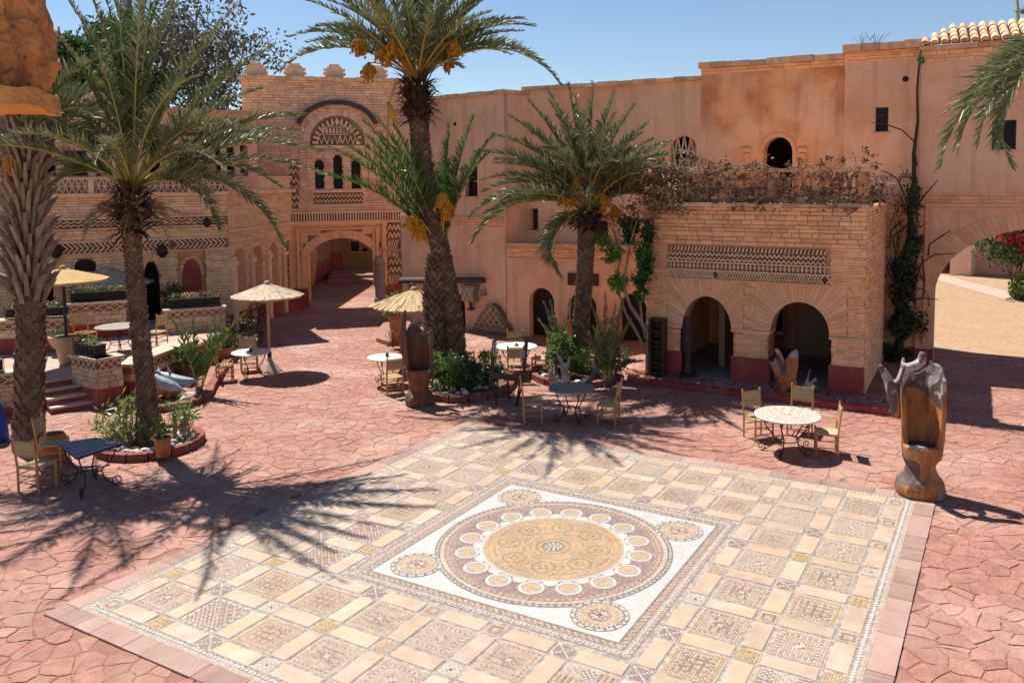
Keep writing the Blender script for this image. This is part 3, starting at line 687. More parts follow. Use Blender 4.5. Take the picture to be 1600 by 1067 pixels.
m = MB(); m.fbox(GT, corn[0], corn[1], corn[3]+.002, corn[3]+.08, 0, .16); m.fbox(GT, corn[0], corn[1], corn[2]-.07, corn[2]-.002, 0, .12); m.build('string_course', 'brick_pink', gt)
for q in (lp, rp):
    h = (q[3]-q[2])/5
    for k in range(5):
        if k % 2: chevrons(GT, q[0]+.05, q[1]-.05, q[2]+h*k+.03, q[2]+h*(k+1)-.03, gt, 'brick_pink', n=5, w=.05)
        else: zigzag(GT, q[0]+.05, q[1]-.05, q[2]+h*k+.03, q[2]+h*(k+1)-.03, gt, n=3, w=.05, mt='brick_pink')
h = (sp_[3]-sp_[2])/3
for k in range(3): zigzag(GT, sp_[0], sp_[1], sp_[2]+h*k+.05, sp_[2]+h*(k+1)-.05, gt, n=2, w=.05, mt='brick_pink')
# window group
WG = PX(GT, 468, 587, 200, 328); voussoirs(GT, tymp[0][0]*0+GT.at(484, 215)[0], GT.at(571, 215)[0], GT.at(527, 222)[1], GT.at(527, 181)[1], .26, gt, 'brick_pink', 30, .07)
voussoirs(GT, GT.at(468, 215)[0], GT.at(587, 215)[0], GT.at(527, 205)[1], GT.at(527, 163)[1], .16, gt, 'lintel_dark', 34, .26, a0=.25, a1=PI-.25, name='hood_tile')
voussoirs(GT, GT.at(472, 215)[0], GT.at(583, 215)[0], GT.at(527, 208)[1], GT.at(527, 168)[1], .07, gt, 'brick_pink', 30, .12, a0=.2, a1=PI-.2, name='hood_brick')
ty = GT.at(527, 227)[1]; ta, tb = GT.at(486, 227)[0], GT.at(568, 227)[0]
m = MB(); q = arch(ta, tb, ty, ty+.01, GT.at(527, 184)[1], 16); m.add([GT.p(a, b, .008) for a, b in q], [tuple(range(len(q)))]); m.build('tympanum', 'mortar_dark', gt)
c = (ta+tb)/2; R_ = (tb-ta)/2; H_ = GT.at(527, 184)[1]-ty; m = MB()
for i in range(15):
    a = PI*(i+.5)/15; m.fbar(GT, (c+R_*.72*math.cos(a), ty+H_*.72*math.sin(a)), (c+R_*.96*math.cos(a), ty+H_*.96*math.sin(a)), .1, .01, .06)
for i in range(9): x = c-R_*.6+R_*1.2*(i+.5)/9; m.fbox(GT, x-.05, x+.05, ty+H_*.42, ty+H_*.6, .01, .05)
for i in range(8):
    x = c-R_*.8+R_*1.6*i/8; m.fbar(GT, (x, ty+.03), (x+R_*.1, ty+H_*.34), .04, .01, .05); m.fbar(GT, (x+R_*.1, ty+H_*.34), (x+R_*.2, ty+.03), .04, .012, .048)
m.fbox(GT, c-R_*.8, c+R_*.8, ty+H_*.36, ty+H_*.4, .01, .06); m.fbox(GT, c-R_*.6, c+R_*.6, ty+H_*.63, ty+H_*.67, .01, .06); m.fbar(GT, (c-.3, ty+H_*.67), (c, ty+H_*.9), .05, .01, .05); m.fbar(GT, (c+.3, ty+H_*.67), (c, ty+H_*.9), .05, .01, .05)
m.build('tympanum_relief', 'brick_pink', gt)
for x0, x1 in ((468, 480), (480, 491), (507, 519), (537, 548), (564, 575), (576, 587)):
    a, b, z0, z1 = PX(GT, x0, x1, 232, 300); bricks(GT, a, b, z0, z1, gt, 'brick_pink', .11, .3, [], .06, .012, 30, out=.03 if x0 in (468, 576) else .0)
m = MB(); m.fbox(GT, GT.at(489, 230)[0], GT.at(567, 230)[0], ty-.12, ty-.01, 0, .12); m.fbox(GT, *PX(GT, 488, 568, 297, 301), 0, .14); m.fbox(GT, *PX(GT, 488, 568, 319, 323), 0, .12); m.build('window_ledge', 'brick_pink', gt)
for i, (a, b, c_, d) in enumerate(w3): window(GT, a, b, c_, d-.02, gt, -.3, 'window_green', mull=0)
h = (balp[3]-balp[2])/2
for k in range(2): zigzag(GT, balp[0], balp[1], balp[2]+h*k, balp[2]+h*(k+1), gt, n=13, w=.035, mt='brick_pink', rows=1)
for x0, x1, y0, y1 in ((411, 443, 232, 238), (425, 446, 287, 300), (421, 446, 304, 310), (452, 467, 232, 246)): dentils(GT, *PX(GT, x0, x1, y0, y1), gt, 5, .05, 'brick_pink')
course(GT, gl-.1, gr+.1, zt, .16, .14, gt, l=.6, th=1.1)
for i, x in enumerate((400, 461, 523, 590)):
    s = GT.at(x, 124)[0]; m = MB(); z = zt+.16
    for w, h in ((.72, .11), (.9, .09), (.72, .08), (.86, .08), (.6, .08), (.42, .1)):
        m.fbox(GT, s-w/2, s+w/2, z+.004, z+h, -.55, -.12); z += h
    o = m.build('merlon', 'brick_pink', gt); m = MB(); m.fbar(GT, (s, zt+.22), (s, zt+.42), .16, -.12, -.10); m.build('diamond', 'lattice', o)
m = MB(); m.fbox(GT, gl, gl+.5, 0, zt-.01, -4, -1.003); m.build('side_wall', 'brick_pink', gt)
# round post and timber beside the passage
pp = G(597, 475); t = thing('stone_post', 'weathered round post with turned cap beside the passage opening', 'post', (pp.x, pp.y-.35, 0))
m = MB(); zc = GT.at(597, 400)[1]; m.lathe([(.26, 0), (.26, .3), (.22, .34), (.22, zc-.35), (.27, zc-.3), (.2, zc-.2), (.17, zc-.1), (.08, zc)], n=12); m.build('shaft', 'gray_stone', t, world=False)
tb_ = thing('timber_bracket', 'pale weathered timber beam propped over the passage corner', 'beam', GT.p(*GT.at(610, 392, .5), .5)); m = MB()
m.tube([GT.p(*GT.at(590, 391, .5), .5), GT.p(*GT.at(628, 391, .5), .5)], .05, 6); m.build('beam', 'bamboo', tb_); m = MB(); m.tube([GT.p(*GT.at(612, 394, .5), .5), GT.p(*GT.at(628, 412, .5), .5)], .035, 6); m.build('strut', 'bamboo', tb_)

# ---- yellow building seen through the passage
CB = Fac((-13, 46.5), (-2, 48)); cb = thing('courtyard_building', 'ochre yellow building with red base seen through the passage arch', 'building', CB.p(3, 0))
wn = [PX(CB, 548, 561, 378, 393), PX(CB, 566, 574, 388, 394)]
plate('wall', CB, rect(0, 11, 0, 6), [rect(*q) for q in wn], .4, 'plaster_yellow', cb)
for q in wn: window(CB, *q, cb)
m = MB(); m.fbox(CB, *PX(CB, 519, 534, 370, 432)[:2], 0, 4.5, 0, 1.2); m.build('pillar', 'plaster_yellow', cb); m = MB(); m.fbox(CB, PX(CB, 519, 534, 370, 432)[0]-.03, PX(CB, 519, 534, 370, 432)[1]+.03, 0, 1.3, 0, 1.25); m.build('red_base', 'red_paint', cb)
st = thing('courtyard_steps', 'low dark paved steps across the yard behind the passage', 'steps', CB.p(5, 0, 3))
for k in range(2): m = MB(); m.fbox(CB, 2, 11, .16*k, .16*(k+1), 2.5-k*1.2, 5-k*1.2); m.build('step', 'flag_red', st)
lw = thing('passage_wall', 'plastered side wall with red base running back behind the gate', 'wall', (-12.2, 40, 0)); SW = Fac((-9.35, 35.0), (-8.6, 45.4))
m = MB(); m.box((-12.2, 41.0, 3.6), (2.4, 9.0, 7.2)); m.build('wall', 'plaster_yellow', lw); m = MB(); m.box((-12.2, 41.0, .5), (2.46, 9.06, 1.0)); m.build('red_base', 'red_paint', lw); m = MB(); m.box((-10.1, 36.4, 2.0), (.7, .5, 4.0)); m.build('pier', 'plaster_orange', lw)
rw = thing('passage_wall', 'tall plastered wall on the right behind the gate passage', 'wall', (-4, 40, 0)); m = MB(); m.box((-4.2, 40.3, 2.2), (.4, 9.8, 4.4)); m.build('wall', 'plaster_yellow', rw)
jp = G(507, 438); jt = thing('tall_urn', 'tall tan clay urn inside the gate passage', 'urn', (jp.x, 40.5, 0)); m = MB(); m.lathe([(.28, 0), (.36, .4), (.47, 1.2), (.5, 1.7), (.42, 1.95), (.47, 2.05), (.38, 2.05)], n=16); m.build('body', 'pot_tan', jt, True, world=False)

# ---- middle house (pink plaster): faces A and D, upper wall C1
AA = Fac(G(630, 500), (-.91, 27.91)); DD = Fac((-.86, 27.8), (2.9, 26.4))
BW = Fac((-.2, 28.5), (10.7, 23.0))
mh = thing('pink_plaster_house', 'pink plastered two storey house with round arched doors behind the tall palms', 'house', AA.p(1, 0))
ztA = AA.at(740, 151)[1]; sA1 = AA.len
door0 = arch(*PX(AA, 697, 727, 460, 522)[:2], 0, AA.at(712, 478)[1], AA.at(712, 456)[1], 14)
winA = PX(AA, 727, 746, 262, 307)
plate('wall', AA, rect(0, sA1+.05, 0, ztA), [door0, rect(*winA)], .5, 'plaster_pink', mh)
window(AA, *winA, mh, -.2, mull=1)
def door(F, q, parent, mt='door_dark', dep=-.38):
    xs = [a for a, z in q]; zs_ = [z for a, z in q]; m = MB(); m.fbox(F, min(xs), max(xs), 0.01, max(zs_)+.05, dep-.06, dep); d = m.build('door', mt, parent)
    for i in range(4): x = min(xs)+(max(xs)-min(xs))*(i+.5)/4; m = MB(); m.fbox(F, x-.09, x+.09, .03, max(zs_), dep+.001, dep+.02); m.build('door_board', mt, d)
    return d
door(AA, door0, mh)
m = MB(); z = AA.at(690, 338)[1]; m.fbox(AA, 0, sA1, z-.05, z, 0, .09); m.build('ledge', 'cornice_stone', mh); bricks(AA, AA.at(686, 345)[0], sA1, z-.33, z-.05, mh, 'brick_sand', .08, .26, indiv=60)
sq = AA.at(711, 194); m = MB(); m.lathe([(.07, 0), (.07, .01)], n=12); o = m.build('vent_hole', 'dark_room', mh, world=False); o.location = AA.p(sq[0], sq[1], .005)-wloc(mh); o.rotation_euler = (PI/2, 0, math.atan2(AA.u.y, AA.u.x))
course(AA, 0, sA1+.1, ztA, .13, .12, mh, l=.45)
# upper return from (787) to (851)
UD = Fac((AA.p(sA1, 0).x, AA.p(sA1, 0).y), (.47, 28.9)); plate('wall', UD, rect(0, UD.len, 0, ztA-.003), [], .4, 'plaster_pink', mh); course(UD, 0, UD.len, ztA, .13, .12, mh, l=.45)
ld = DD.at(880, 385)[1]; sD1 = 5.6
dq = []
for x0, x1, y0 in ((827, 866, 450), (887, 932, 457)):
    a, b, _, _ = PX(DD, x0, x1, y0, 525); dq.append(arch(a, b, 0, DD.at((x0+x1)/2, y0+24)[1], DD.at((x0+x1)/2, y0)[1], 14))
a, b, _, _ = PX(DD, 968, 1010, 465, 525); dq.append(arch(a, b, 0, DD.at(990, 482)[1], DD.at(990, 459)[1], 14))
plate('lower_wall', DD, rect(.02, sD1, 0, ld), dq, .55, 'plaster_pink', mh)
for q in dq: door(DD, q, mh)
bricks(DD, .02, sD1, ld-.38, ld-.06, mh, 'brick_sand', .08, .28, dq, .04, .012, 90)
m = MB(); m.fbox(DD, 0, sD1, ld+.001, ld+.07, -.6, .12); m.fbox(DD, 0, sD1-.2, ld-.46, ld-.39, 0, .07); m.build('ledge', 'cornice_stone', mh)
sg = thing('signboard', 'blank dark wooden board above the arched doors behind the right palm', 'sign', DD.p(*DD.at(911, 435), .05)); m = MB(); q = PX(DD, 888, 936, 427, 446); m.fbox(DD, *q, .02, .07); m.build('board', 'window_wood', sg)
# upper wall C1
sC1 = BW.at(1095, 115)[0]; zC1 = BW.at(960, 134)[1]
wC = [PX(BW, 822, 841, 326, 360), PX(BW, 880, 897, 330, 352), PX(BW, 925, 950, 345, 372), PX(BW, 1047, 1088, 213, 262)]
ha = arch(wC[3][0], wC[3][1], wC[3][2]-.3, wC[3][3]-.35, wC[3][3], 12)
plate('upper_wall', BW, rect(0, sC1, 0, zC1), [rect(*w) for w in wC[:3]]+[ha], .5, 'plaster_pink', mh)
for w in wC[:3]: window(BW, *w, mh, -.2)
lattice(BW.off(-.15), wC[3][0], wC[3][1], wC[3][2]-.3, wC[3][3], mh, n=4, w=.05, back=None, name='pierced_screen')
course(BW, -.05, sC1, zC1, .13, .13, mh, l=.5)
shell(BW, 0, sC1, zC1, 5, mh, 'plaster_pink', thick=.5)
# hanging lantern and quilted niche, lintel shelf
ln = thing('wall_lantern', 'carved square lantern bracket hung on the pink wall left of the doors', 'lantern', AA.p(*AA.at(740, 458, .2), .2)); q = PX(AA, 730, 749, 447, 470)
m = MB(); m.fbox(AA, q[0], q[1], q[2], q[3], .02, .3); m.fbox(AA, q[0]-.05, q[1]+.05, q[3], q[3]+.06, .02, .34); m.build('case', 'gray_stone', ln); lattice(AA.off(.3), q[0]+.04, q[1]-.04, q[2]+.05, q[3]-.05, ln, 2, .03, .015, name='fretwork'); m = MB(); x = (q[0]+q[1])/2; m.fbox(AA, x-.04, x+.04, q[2]-.25, q[2], .1, .18); m.fbox(AA, x-.1, x+.1, q[2]-.3, q[2]-.25, .04, .24); m.build('bracket', 'lintel_dark', ln)
lt = thing('roller_shelf', 'long dark rounded timber shelf fixed on the pink wall above the straw parasol', 'shelf', AA.p(*AA.at(690, 436, .3), .3)); m = MB()
a = AA.at(626, 438, .3); b = AA.at(756, 438, .3); m.tube([AA.p(a[0], a[1], .3), AA.p(b[0], b[1], .3)], .11, 8); m.build('log', 'lintel_dark', lt, True); m = MB()
for f in (.1, .5, .95): x = a[0]+(b[0]-a[0])*f; m.fbox(AA, x-.06, x+.06, a[1]-.28, a[1]-.1, .0, .3)
m.build('bracket', 'gray_stone', lt)
nz = AA.at(775, 520)[1]; qn = PX(AA, 744, 806, 474, 521); fp = thing('carved_niche', 'pointed carved brown relief with diamond grid against the pink wall', 'fireplace', AA.p((qn[0]+qn[1])/2, 0, .1)); FPF = AA
m = MB(); c = (qn[0]+qn[1])/2; w = (qn[1]-qn[0])/2; z0, z1 = qn[2], qn[3]; pr = [(-w, z0), (w, z0), (w*.8, z0+.35), (w*.25, z1-.05), (0, z1), (-w*.25, z1-.05), (-w*.8, z0+.35)]
m.add([FPF.p(c+a, z, .25) for a, z in pr]+[FPF.p(c+a, z, 0) for a, z in pr], [tuple(range(7))]+[(i, i+7, (i+1) % 7+7, (i+1) % 7) for i in range(7)]); m.build('hood', 'bark', fp); m = MB()
for i in range(-5, 6):
    for sgn in (-1, 1):
        pts = [(c+i*w*.3+sgn*t*w*1.1, z0+.3+t*(z1-z0)) for t in np.linspace(0, 1, 12)]; seg = [p for p in pts if inpoly([(c+a*.95, z) for a, z in pr], *p)]
        if len(seg) > 1: m.fbar(FPF, seg[0], seg[-1], .025, .25, .275)
m.build('diamond_relief', 'lattice', fp); m = MB()
for i in range(10): x = c-w*.85+w*1.7*(i+.5)/10; m.tube([FPF.p(x+.06*math.cos(t), z0+.12+.12*math.sin(t), .26) for t in np.linspace(0, PI, 7)], .012, 4)
m.build('arcade_relief', 'lattice', fp)

# ---- orange house: C2 and C3
oh = thing('orange_plaster_house', 'orange stained plaster house wall with one dark round arched window above the terrace', 'house', BW.p(sC1+1, 0))
sC2 = BW.at(1321, 150)[0]; zC2 = BW.at(1200, 101)[1]; aw = PX(BW, 1193, 1238, 214, 300)
hw = arch(aw[0], aw[1], aw[2], BW.at(1215, 238)[1], aw[3], 16)
idl = [arch(*PX(BW, 1062, 1150, 480, 560)[:2], .2, 2.2, 2.6, 10), arch(BW.at(1175, 500)[0], BW.at(1222, 500)[0], .15, 2.3, 2.31, 4)]
plate('wall', BW, rect(sC1, sC2, 0, zC2), [hw, idl[1]], .5, 'plaster_orange', oh)
m = MB(); m.fbox(BW, sC1, sC2, 0, zC2, -3.5, -3.3); m.build('rear_wall', 'dark_room', oh); m = MB(); m.fbox(BW, sC1+.3, sC2, zC2-.7, zC2-.5, -3.3, -.51); m.build('roof', 'plaster_orange', oh)
m = MB(); m.fbox(BW, sC1+.01, sC1+.3, 0, zC2-.02, -3.29, -.51); m.build('side_wall', 'dark_room', oh)
voussoirs(BW, aw[0], aw[1], BW.at(1215, 238)[1], aw[3], .12, oh, 'plaster_orange', 20, .03, gap=0, name='arch_trim')
for x0, x1 in ((1162, 1172), (1249, 1259)): m = MB(); m.fbox(BW, *PX(BW, x0, x1, 240, 262), 0, .07); m.fbox(BW, *PX(BW, x0-2, x1+2, 232, 238), 0, .09); m.build('pilaster', 'plaster_orange', oh)
course(BW, sC1-.05, sC2, zC2, .16, .14, oh, l=.5)
bricks(BW, sC1, sC2, zC2-.18, zC2, oh, 'brick_sand', .08, .3, indiv=60)
C3 = BW.off(.22); th3 = thing('plaster_corner_house', 'tall plaster house corner with small barred window and round hole beside the climbing vine', 'house', C3.p(sC2+1, 0))
s3 = C3.at(1437, 200)[0]; z3 = C3.at(1380, 79)[1]; w3_ = PX(C3, 1368, 1388, 168, 206)
plate('wall', C3, rect(sC2, s3, 0, z3), [rect(*w3_)], .5, 'plaster_pink', th3)
window(C3, *w3_, th3, -.1, bars=6, mull=0); q = C3.at(1378, 182); m = MB(); m.fbox(C3, w3_[0]+.05, w3_[1]-.05, q[1], q[1]+.05, -.1, -.04); m.build('transom', 'window_wood', th3)
sq = C3.at(1415, 124); m = MB(); m.lathe([(.08, 0), (.08, .01)], n=12); o = m.build('vent_hole', 'dark_room', th3, world=False); o.location = C3.p(sq[0], sq[1], .005)-wloc(th3); o.rotation_euler = (PI/2, 0, math.atan2(C3.u.y, C3.u.x))
course(C3, sC2-.06, s3, z3+.001, .2, .17, th3, l=.5); bricks(C3, sC2, s3, z3-.28, z3, th3, 'brick_sand', .08, .3, indiv=60)
zb3 = C3.at(1400, 305)[1]; chv = PX(C3, 1364, 1402, 402, 434)
bricks(C3, sC2+.6, s3, 0, zb3, th3, 'brick_sand', .085, .3, [rect(*chv)], .03, .012, 260)
chevrons(C3, *chv, th3, n=6, w=.05)
m = MB(); m.fbox(C3, sC2, s3, z3-.7, z3-.5, -3, -.51); m.build('roof', 'plaster_pink', th3); m = MB(); m.fbox(C3, sC2, s3, 0, z3-.1, -3.4, -3.0); m.build('rear_wall', 'plaster_pink', th3)
m = MB(); m.fbox(C3, sC2+.6, s3, 0, .5, 0, .06); m.build('red_base', 'red_paint', th3)

# ---- arch gateway with tiled roof
EW = BW.off(.30); ew = thing('arch_gateway', 'plaster gateway building with wide open arch and clay tiled roof at the right edge', 'gateway', EW.p(s3+1, 0))
s4 = s3+10.5; z4 = EW.at(1480, 78)[1]; el = EW.at(1460, 480)[0]; er = el+5.0; ez = 2.0; ea = EW.at(1600, 357)[1]
eh = arch(el, er, 0.001, ez, ea, 24); we = PX(EW, 1550, 1588, 188, 234); fr2 = (el-.28, er+.28, 0, EW.at(1500, 318)[1])
plate('wall', EW, rect(s3+.003, s4, 0, z4), [eh, rect(*we)], .95, 'plaster_pink', ew)
window(EW, *we, ew, -.15, mull=1)
zb = EW.at(1500, 302)[1]
bricks(EW, s3+.02, el-.28, 0, zb, ew, 'brick_sand', .085, .3, [], .03, .012, 120)
bricks(EW, el-.28, er+.6, fr2[3], zb, ew, 'brick_sand', .085, .34, [], .03, .012, 60)
bricks(EW, s3+.02, s4-3, z4-.3, z4, ew, 'brick_sand', .08, .3, indiv=60)
for i, (w, o) in enumerate(((.09, .07), (.22, .02))):
    m = MB(); k = .1*i; a, b, z = fr2[0]+k*1.2, fr2[1]-k*1.2, fr2[3]-k; m.fbox(EW, a, a+.08, .6, z, 0, o); m.fbox(EW, b-.08, b, .6, z, 0, o); m.fbox(EW, a+.082, b-.082, z-.09, z, 0, o-.003); m.build('arch_frame', 'voussoir', ew)
voussoirs(EW, el, er, ez, ea, .5, ew, 'voussoir', 58, .02, wo=.48)
course(EW, s3-.05, s4, z4+.002, .12, .14, ew, l=.6)
m = MB(); m.fbox(EW, s3+.003, el-.0, 0, .5, 0, .06); m.build('red_base', 'red_paint', ew)
# barrel tiles: three rows stepping up the slope
tm = MB(); L_ = .42
for k in range(2):
    vs = []
    for y in (0, L_):
        for j in range(7): a = PI*j/6; r = .105 if y == 0 else .085; vs.append((r*math.cos(a), y, r*math.sin(a)+(.0 if y == 0 else .0)))
tm.add(vs, [(j, j+1, j+8, j+7) for j in range(6)]+[tuple(range(7))]); tme = tm.mesh('roof_tile', 'roof_tile', True); rz_ = math.atan2(EW.u.y, EW.u.x)
m = MB(); m.add([EW.p(s3, z4+.12, .2), EW.p(s4, z4+.12, .2), EW.p(s4, z4+.12+.62, -1.2), EW.p(s3+.9, z4+.12+.62, -1.2), EW.p(s3, z4+.12, -1.2)], [(0, 1, 2, 3), (0, 3, 4)]); m.build('roof_bed', 'mortar', ew)
for r in range(4):
    a = s3+.08+r*.22
    while a < s4-5:
        inst(tme, 'roof_tile', ew, EW.p(a, z4+.15+.15*r, .24-.34*r), (.415+RN.uniform(-.03, .03), RN.uniform(-.03, .03), rz_+RN.uniform(-.03, .03))); a += .235
shade = MB(); shade.fbox(EW, s3+.5, s4, z4-.9, z4-.7, -4, -.96); shade.build('roof_slab', 'plaster_pink', ew)

# ---- portico
PF = Fac((3.0, 21.75), (7.73, 19.21)); po = thing('brick_portico', 'sandstone brick portico with two round arches, carved bands and roof terrace', 'portico', PF.p(0, 0)); pl = PF.len
pzt = PF.at(1340, 325)[1]; PH = []; AR = []
for xl, xr, ys, ya in ((1066, 1143, 512, 463), (1204, 1296, 518, 472)):
    a, zz = PF.at(xl, ys); b = PF.at(xr, ys)[0]; za_ = PF.at((xl+xr)/2, ya)[1]; AR.append((a, b, zz, za_)); PH.append(arch(a, b, .0, zz, za_, 18, low=.05))
plate('wall', PF, rect(0, pl, .0, pzt), PH, .62, 'mortar', po)
bz = [PF.at(1300, y)[1] for y in (447, 432, 412, 396, 386)]  # heights measured at the right end
b0, b1 = PF.at(1043, 435)[0], PF.at(1297, 440)[0]
zA = PF.at(1296, 444)[1]; zB = PF.at(1292, 431)[1]; zC = PF.at(1291, 418)[1]; zD = PF.at(1288, 412)[1]; zE = PF.at(1288, 399)[1]; zF = PF.at(1290, 391)[1]
relief = rect(b0, b1, zA-.05, zF+.02)
spn = [arch(a-.42, b+.42, zz-.02, zz, za_+.42, 16) for a, b, zz, za_ in AR]
spr = [rect(a-.38, b+(.38 if i else .30), zz-.02, zA-.06) for i, (a, b, zz, za_) in enumerate(AR)]
bricks(PF, 0, pl, .15, zF+.05, po, 'brick_sand', .066, .26, PH+[relief]+spr, .020, .008, 170)
bricks(PF, 0, pl, zF+.05, pzt, po, 'brick_sand', .105, .30, [relief], .045, .014, 130, jit=.55)
chevrons(PF, b0, b1, zA, zB, po, n=58, flip=19, w=.028, o=.09)
dentils(PF, b0+.03, b1-.08, zB+.03, zC, po, 38, .05, oval=True, fill=.5, name='oval_relief')
zigzag(PF, b0+.05, b1-.1, zC+.03, zE-.01, po, n=34, rows=2, w=.03, o=.06)
dentils(PF, b0+.06, b1-.08, zE+.01, zF+.0, po, 42, .06, skew=.03, fill=.4)
m = MB()
for z, o in ((zA-.045, .10), (zB, .09), (zC, .07)): m.fbox(PF, b0-.02, b1+.02, z, z+.028, 0, o)
m.build('relief_ledge', 'brick_tan', po)
for (a, b, zz, za_), q in zip(AR, spr):
    c = (a+b)/2; r_ = (b-a)/2; nv = 31; x0, x1, zq = q[0][0], q[1][0], q[2][1]
    def edge(an):
        dx, dz = math.cos(an), math.sin(an); t1 = ((x1-c)/dx if dx > 1e-6 else ((x0-c)/dx if dx < -1e-6 else 9e9)); t2 = (zq-zz)/dz if dz > 1e-6 else 9e9; t = min(t1, t2); return c+dx*t, zz+dz*t
    for i in range(nv):
        a0_, a1_ = PI*(i+.03)/nv, PI*(i+.97)/nv; pr = .018+RN.uniform(-.004, .006); i0, i1 = (c+r_*math.cos(a0_), zz+(za_-zz)*math.sin(a0_)), (c+r_*math.cos(a1_), zz+(za_-zz)*math.sin(a1_)); an0, an1 = [math.atan2((p[1]-zz), p[0]-c) for p in (i0, i1)]
        e0, e1 = edge(max(an0, .001)), edge(min(an1, PI-.001)); poly = [i0, e0, e1, i1]
        if abs(e0[0]-x1) < .01 and abs(e1[1]-zq) < .01 and e1[0] < x1-.01: poly = [i0, e0, (x1, zq), e1, i1]
        if abs(e0[1]-zq) < .01 and abs(e1[0]-x0) < .01 and e0[0] > x0+.01: poly = [i0, e0, (x0, zq), e1, i1]
        m = MB(); k = len(poly); m.add([PF.p(x, z, pr) for x, z in poly]+[PF.p(x, z, -.02) for x, z in poly], [tuple(range(k))]+[(j, j+k, (j+1) % k+k, (j+1) % k) for j in range(k)]); m.build('voussoir', 'voussoir', po)
cps = ((0, AR[0][0]), (AR[0][1], AR[1][0]), (AR[1][1], pl))
for a, b in cps:
    m = MB(); zz = AR[1][2]-.07; m.fbox(PF, a+.0, b-.0, zz, zz+.06, -.6, .07); m.build('impost', 'brick_tan', po)
    m = MB(); m.fbox(PF, a-.0, b+.0, .15, .78, -.66, .055); m.build('red_plinth', 'red_paint', po)
PR = Fac(tuple(PF.p(pl, 0, 0)[:2]), tuple(PF.p(pl, 0, -4.3)[:2])); plate('side_wall', PR, rect(.003, PR.len, 0, pzt), [], .5, 'mortar', po, 0); bricks(PR, .0, PR.len, .15, pzt, po, 'brick_sand', .088, .3, proud=.03, indiv=200)
m = MB(); m.fbox(PF, 0, .45, 0, pzt-.02, -4.3, -.63); m.build('side_wall', 'brick_sand', po)
m = MB(); m.fbox(PF, .0, pl-.01, pzt-.35, pzt-.02, -4.4, -.63); m.build('terrace_slab', 'plaster_pink', po)
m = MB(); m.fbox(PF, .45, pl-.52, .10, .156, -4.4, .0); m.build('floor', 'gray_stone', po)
course(PF, -.05, pl+.08, pzt, .09, .1, po, l=.55, th=.6)
m = MB(); a = PF.at(1100, 480)[0]; m.fbox(PF, a, a+.16, .16, pzt-.36, -2.6, -1.4); m.build('partition', 'plaster_shaded', po)
m = MB(); a = PF.at(1112, 480)[0]; m.fbox(PF, a, a+.8, .16, pzt-.36, -3.9, -3.75); m.build('inner_wall', 'plaster_shaded', po)
m = MB(); a = PF.at(1262, 500)[0]; m.fbox(PF, a-.9, pl-.52, .16, pzt-.36, -3.9, -3.75); m.build('inner_wall', 'plaster_shaded', po)
stp = thing('terrace_step', 'raised red flagstone platform with dark red kerb in front of the brick portico', 'step', (5, 20, 0))
SF = Fac((2.3, 21.42), (7.9, 17.82)); m = MB(); q = [G(980, 590, .14), G(1397, 641, .14)]; pts = [q[0], q[1], Vector((10.6, 21.6, .14)), Vector((10.2, 23.4, .14)), Vector((4, 26.2, .14)), Vector((2.9, 22.3, .14))]
m.add([(p.x, p.y, .13) for p in pts]+[(p.x, p.y, 0) for p in pts], [tuple(range(6))]+[(i, i+6, (i+1) % 6+6, (i+1) % 6) for i in range(6)]); m.build('platform', 'flag_mortar', stp)
KF = Fac((q[0].x, q[0].y), (q[1].x, q[1].y)); a = 0
while a < KF.len: m = MB(); l = RN.uniform(.5, .8); m.fbox(KF, a+.004, min(a+l, KF.len)-.004, 0.02, .15+RN.uniform(-.01, .012), -.16, .03); m.build('kerb_stone', 'red_paint', stp); a += l
m = MB()
for i in range(34):
    for j in range(14):
        x, y = 2.6+i*.26+rg.uniform(-.06, .06), 18+j*.3+rg.uniform(-.06, .06); d = Vector((x, y, 0))-KF.o
        if d.dot(KF.n) < -.2 and -.5 < d.dot(KF.u) < KF.len+.5 and (Vector((x, y, 0))-PF.o).dot(PF.n) > -.1: m.box((x, y, .137), (.24, .27, .02), rz=rg.uniform(-.1, .1)+rad(-30))
m.build('platform_paving', 'flag_red', stp, kind='stuff')
# balustrade of the roof terrace
bl = thing('terrace_balustrade', 'pierced plaster balustrade tangled in dry vines on top of the portico', 'balustrade', PF.p(2, pzt)); BF = PF.off(-.12); zt0, zt1 = pzt+.1, PF.at(1200, 264)[1]
m = MB(); m.fbox(BF, -.1, pl+.1, zt1-.09, zt1, -.3, .05); m.build('rail', 'voussoir', bl); m = MB(); m.fbox(BF, 0, pl, zt0, zt0+.12, -.25, 0); m.build('base', 'plaster_orange', bl)
for k in range(6): a = k*(pl-.22)/5; m = MB(); m.fbox(BF, a, a+.22, zt0+.12, zt1-.09, -.25, .03); m.build('post', 'plaster_orange', bl)
for k in range(5):
    a = k*(pl-.22)/5+.24; b = (k+1)*(pl-.22)/5-.02; m = MB(); n = 4
    for i in range(n):
        c = a+(b-a)*(i+.5)/n; w = (b-a)/n*.46; m.tube([BF.p(c+w*math.cos(t), zt0+.13+(zt1-zt0-.27)*math.sin(t), -.1) for t in np.linspace(0, PI, 9)], .035, 5)
        m.tube([BF.p(c-w, zt0+.35, -.1), BF.p(c+w, zt0+.35, -.1)], .03, 5)
    m.build('arcade_panel', 'plaster_orange', bl)

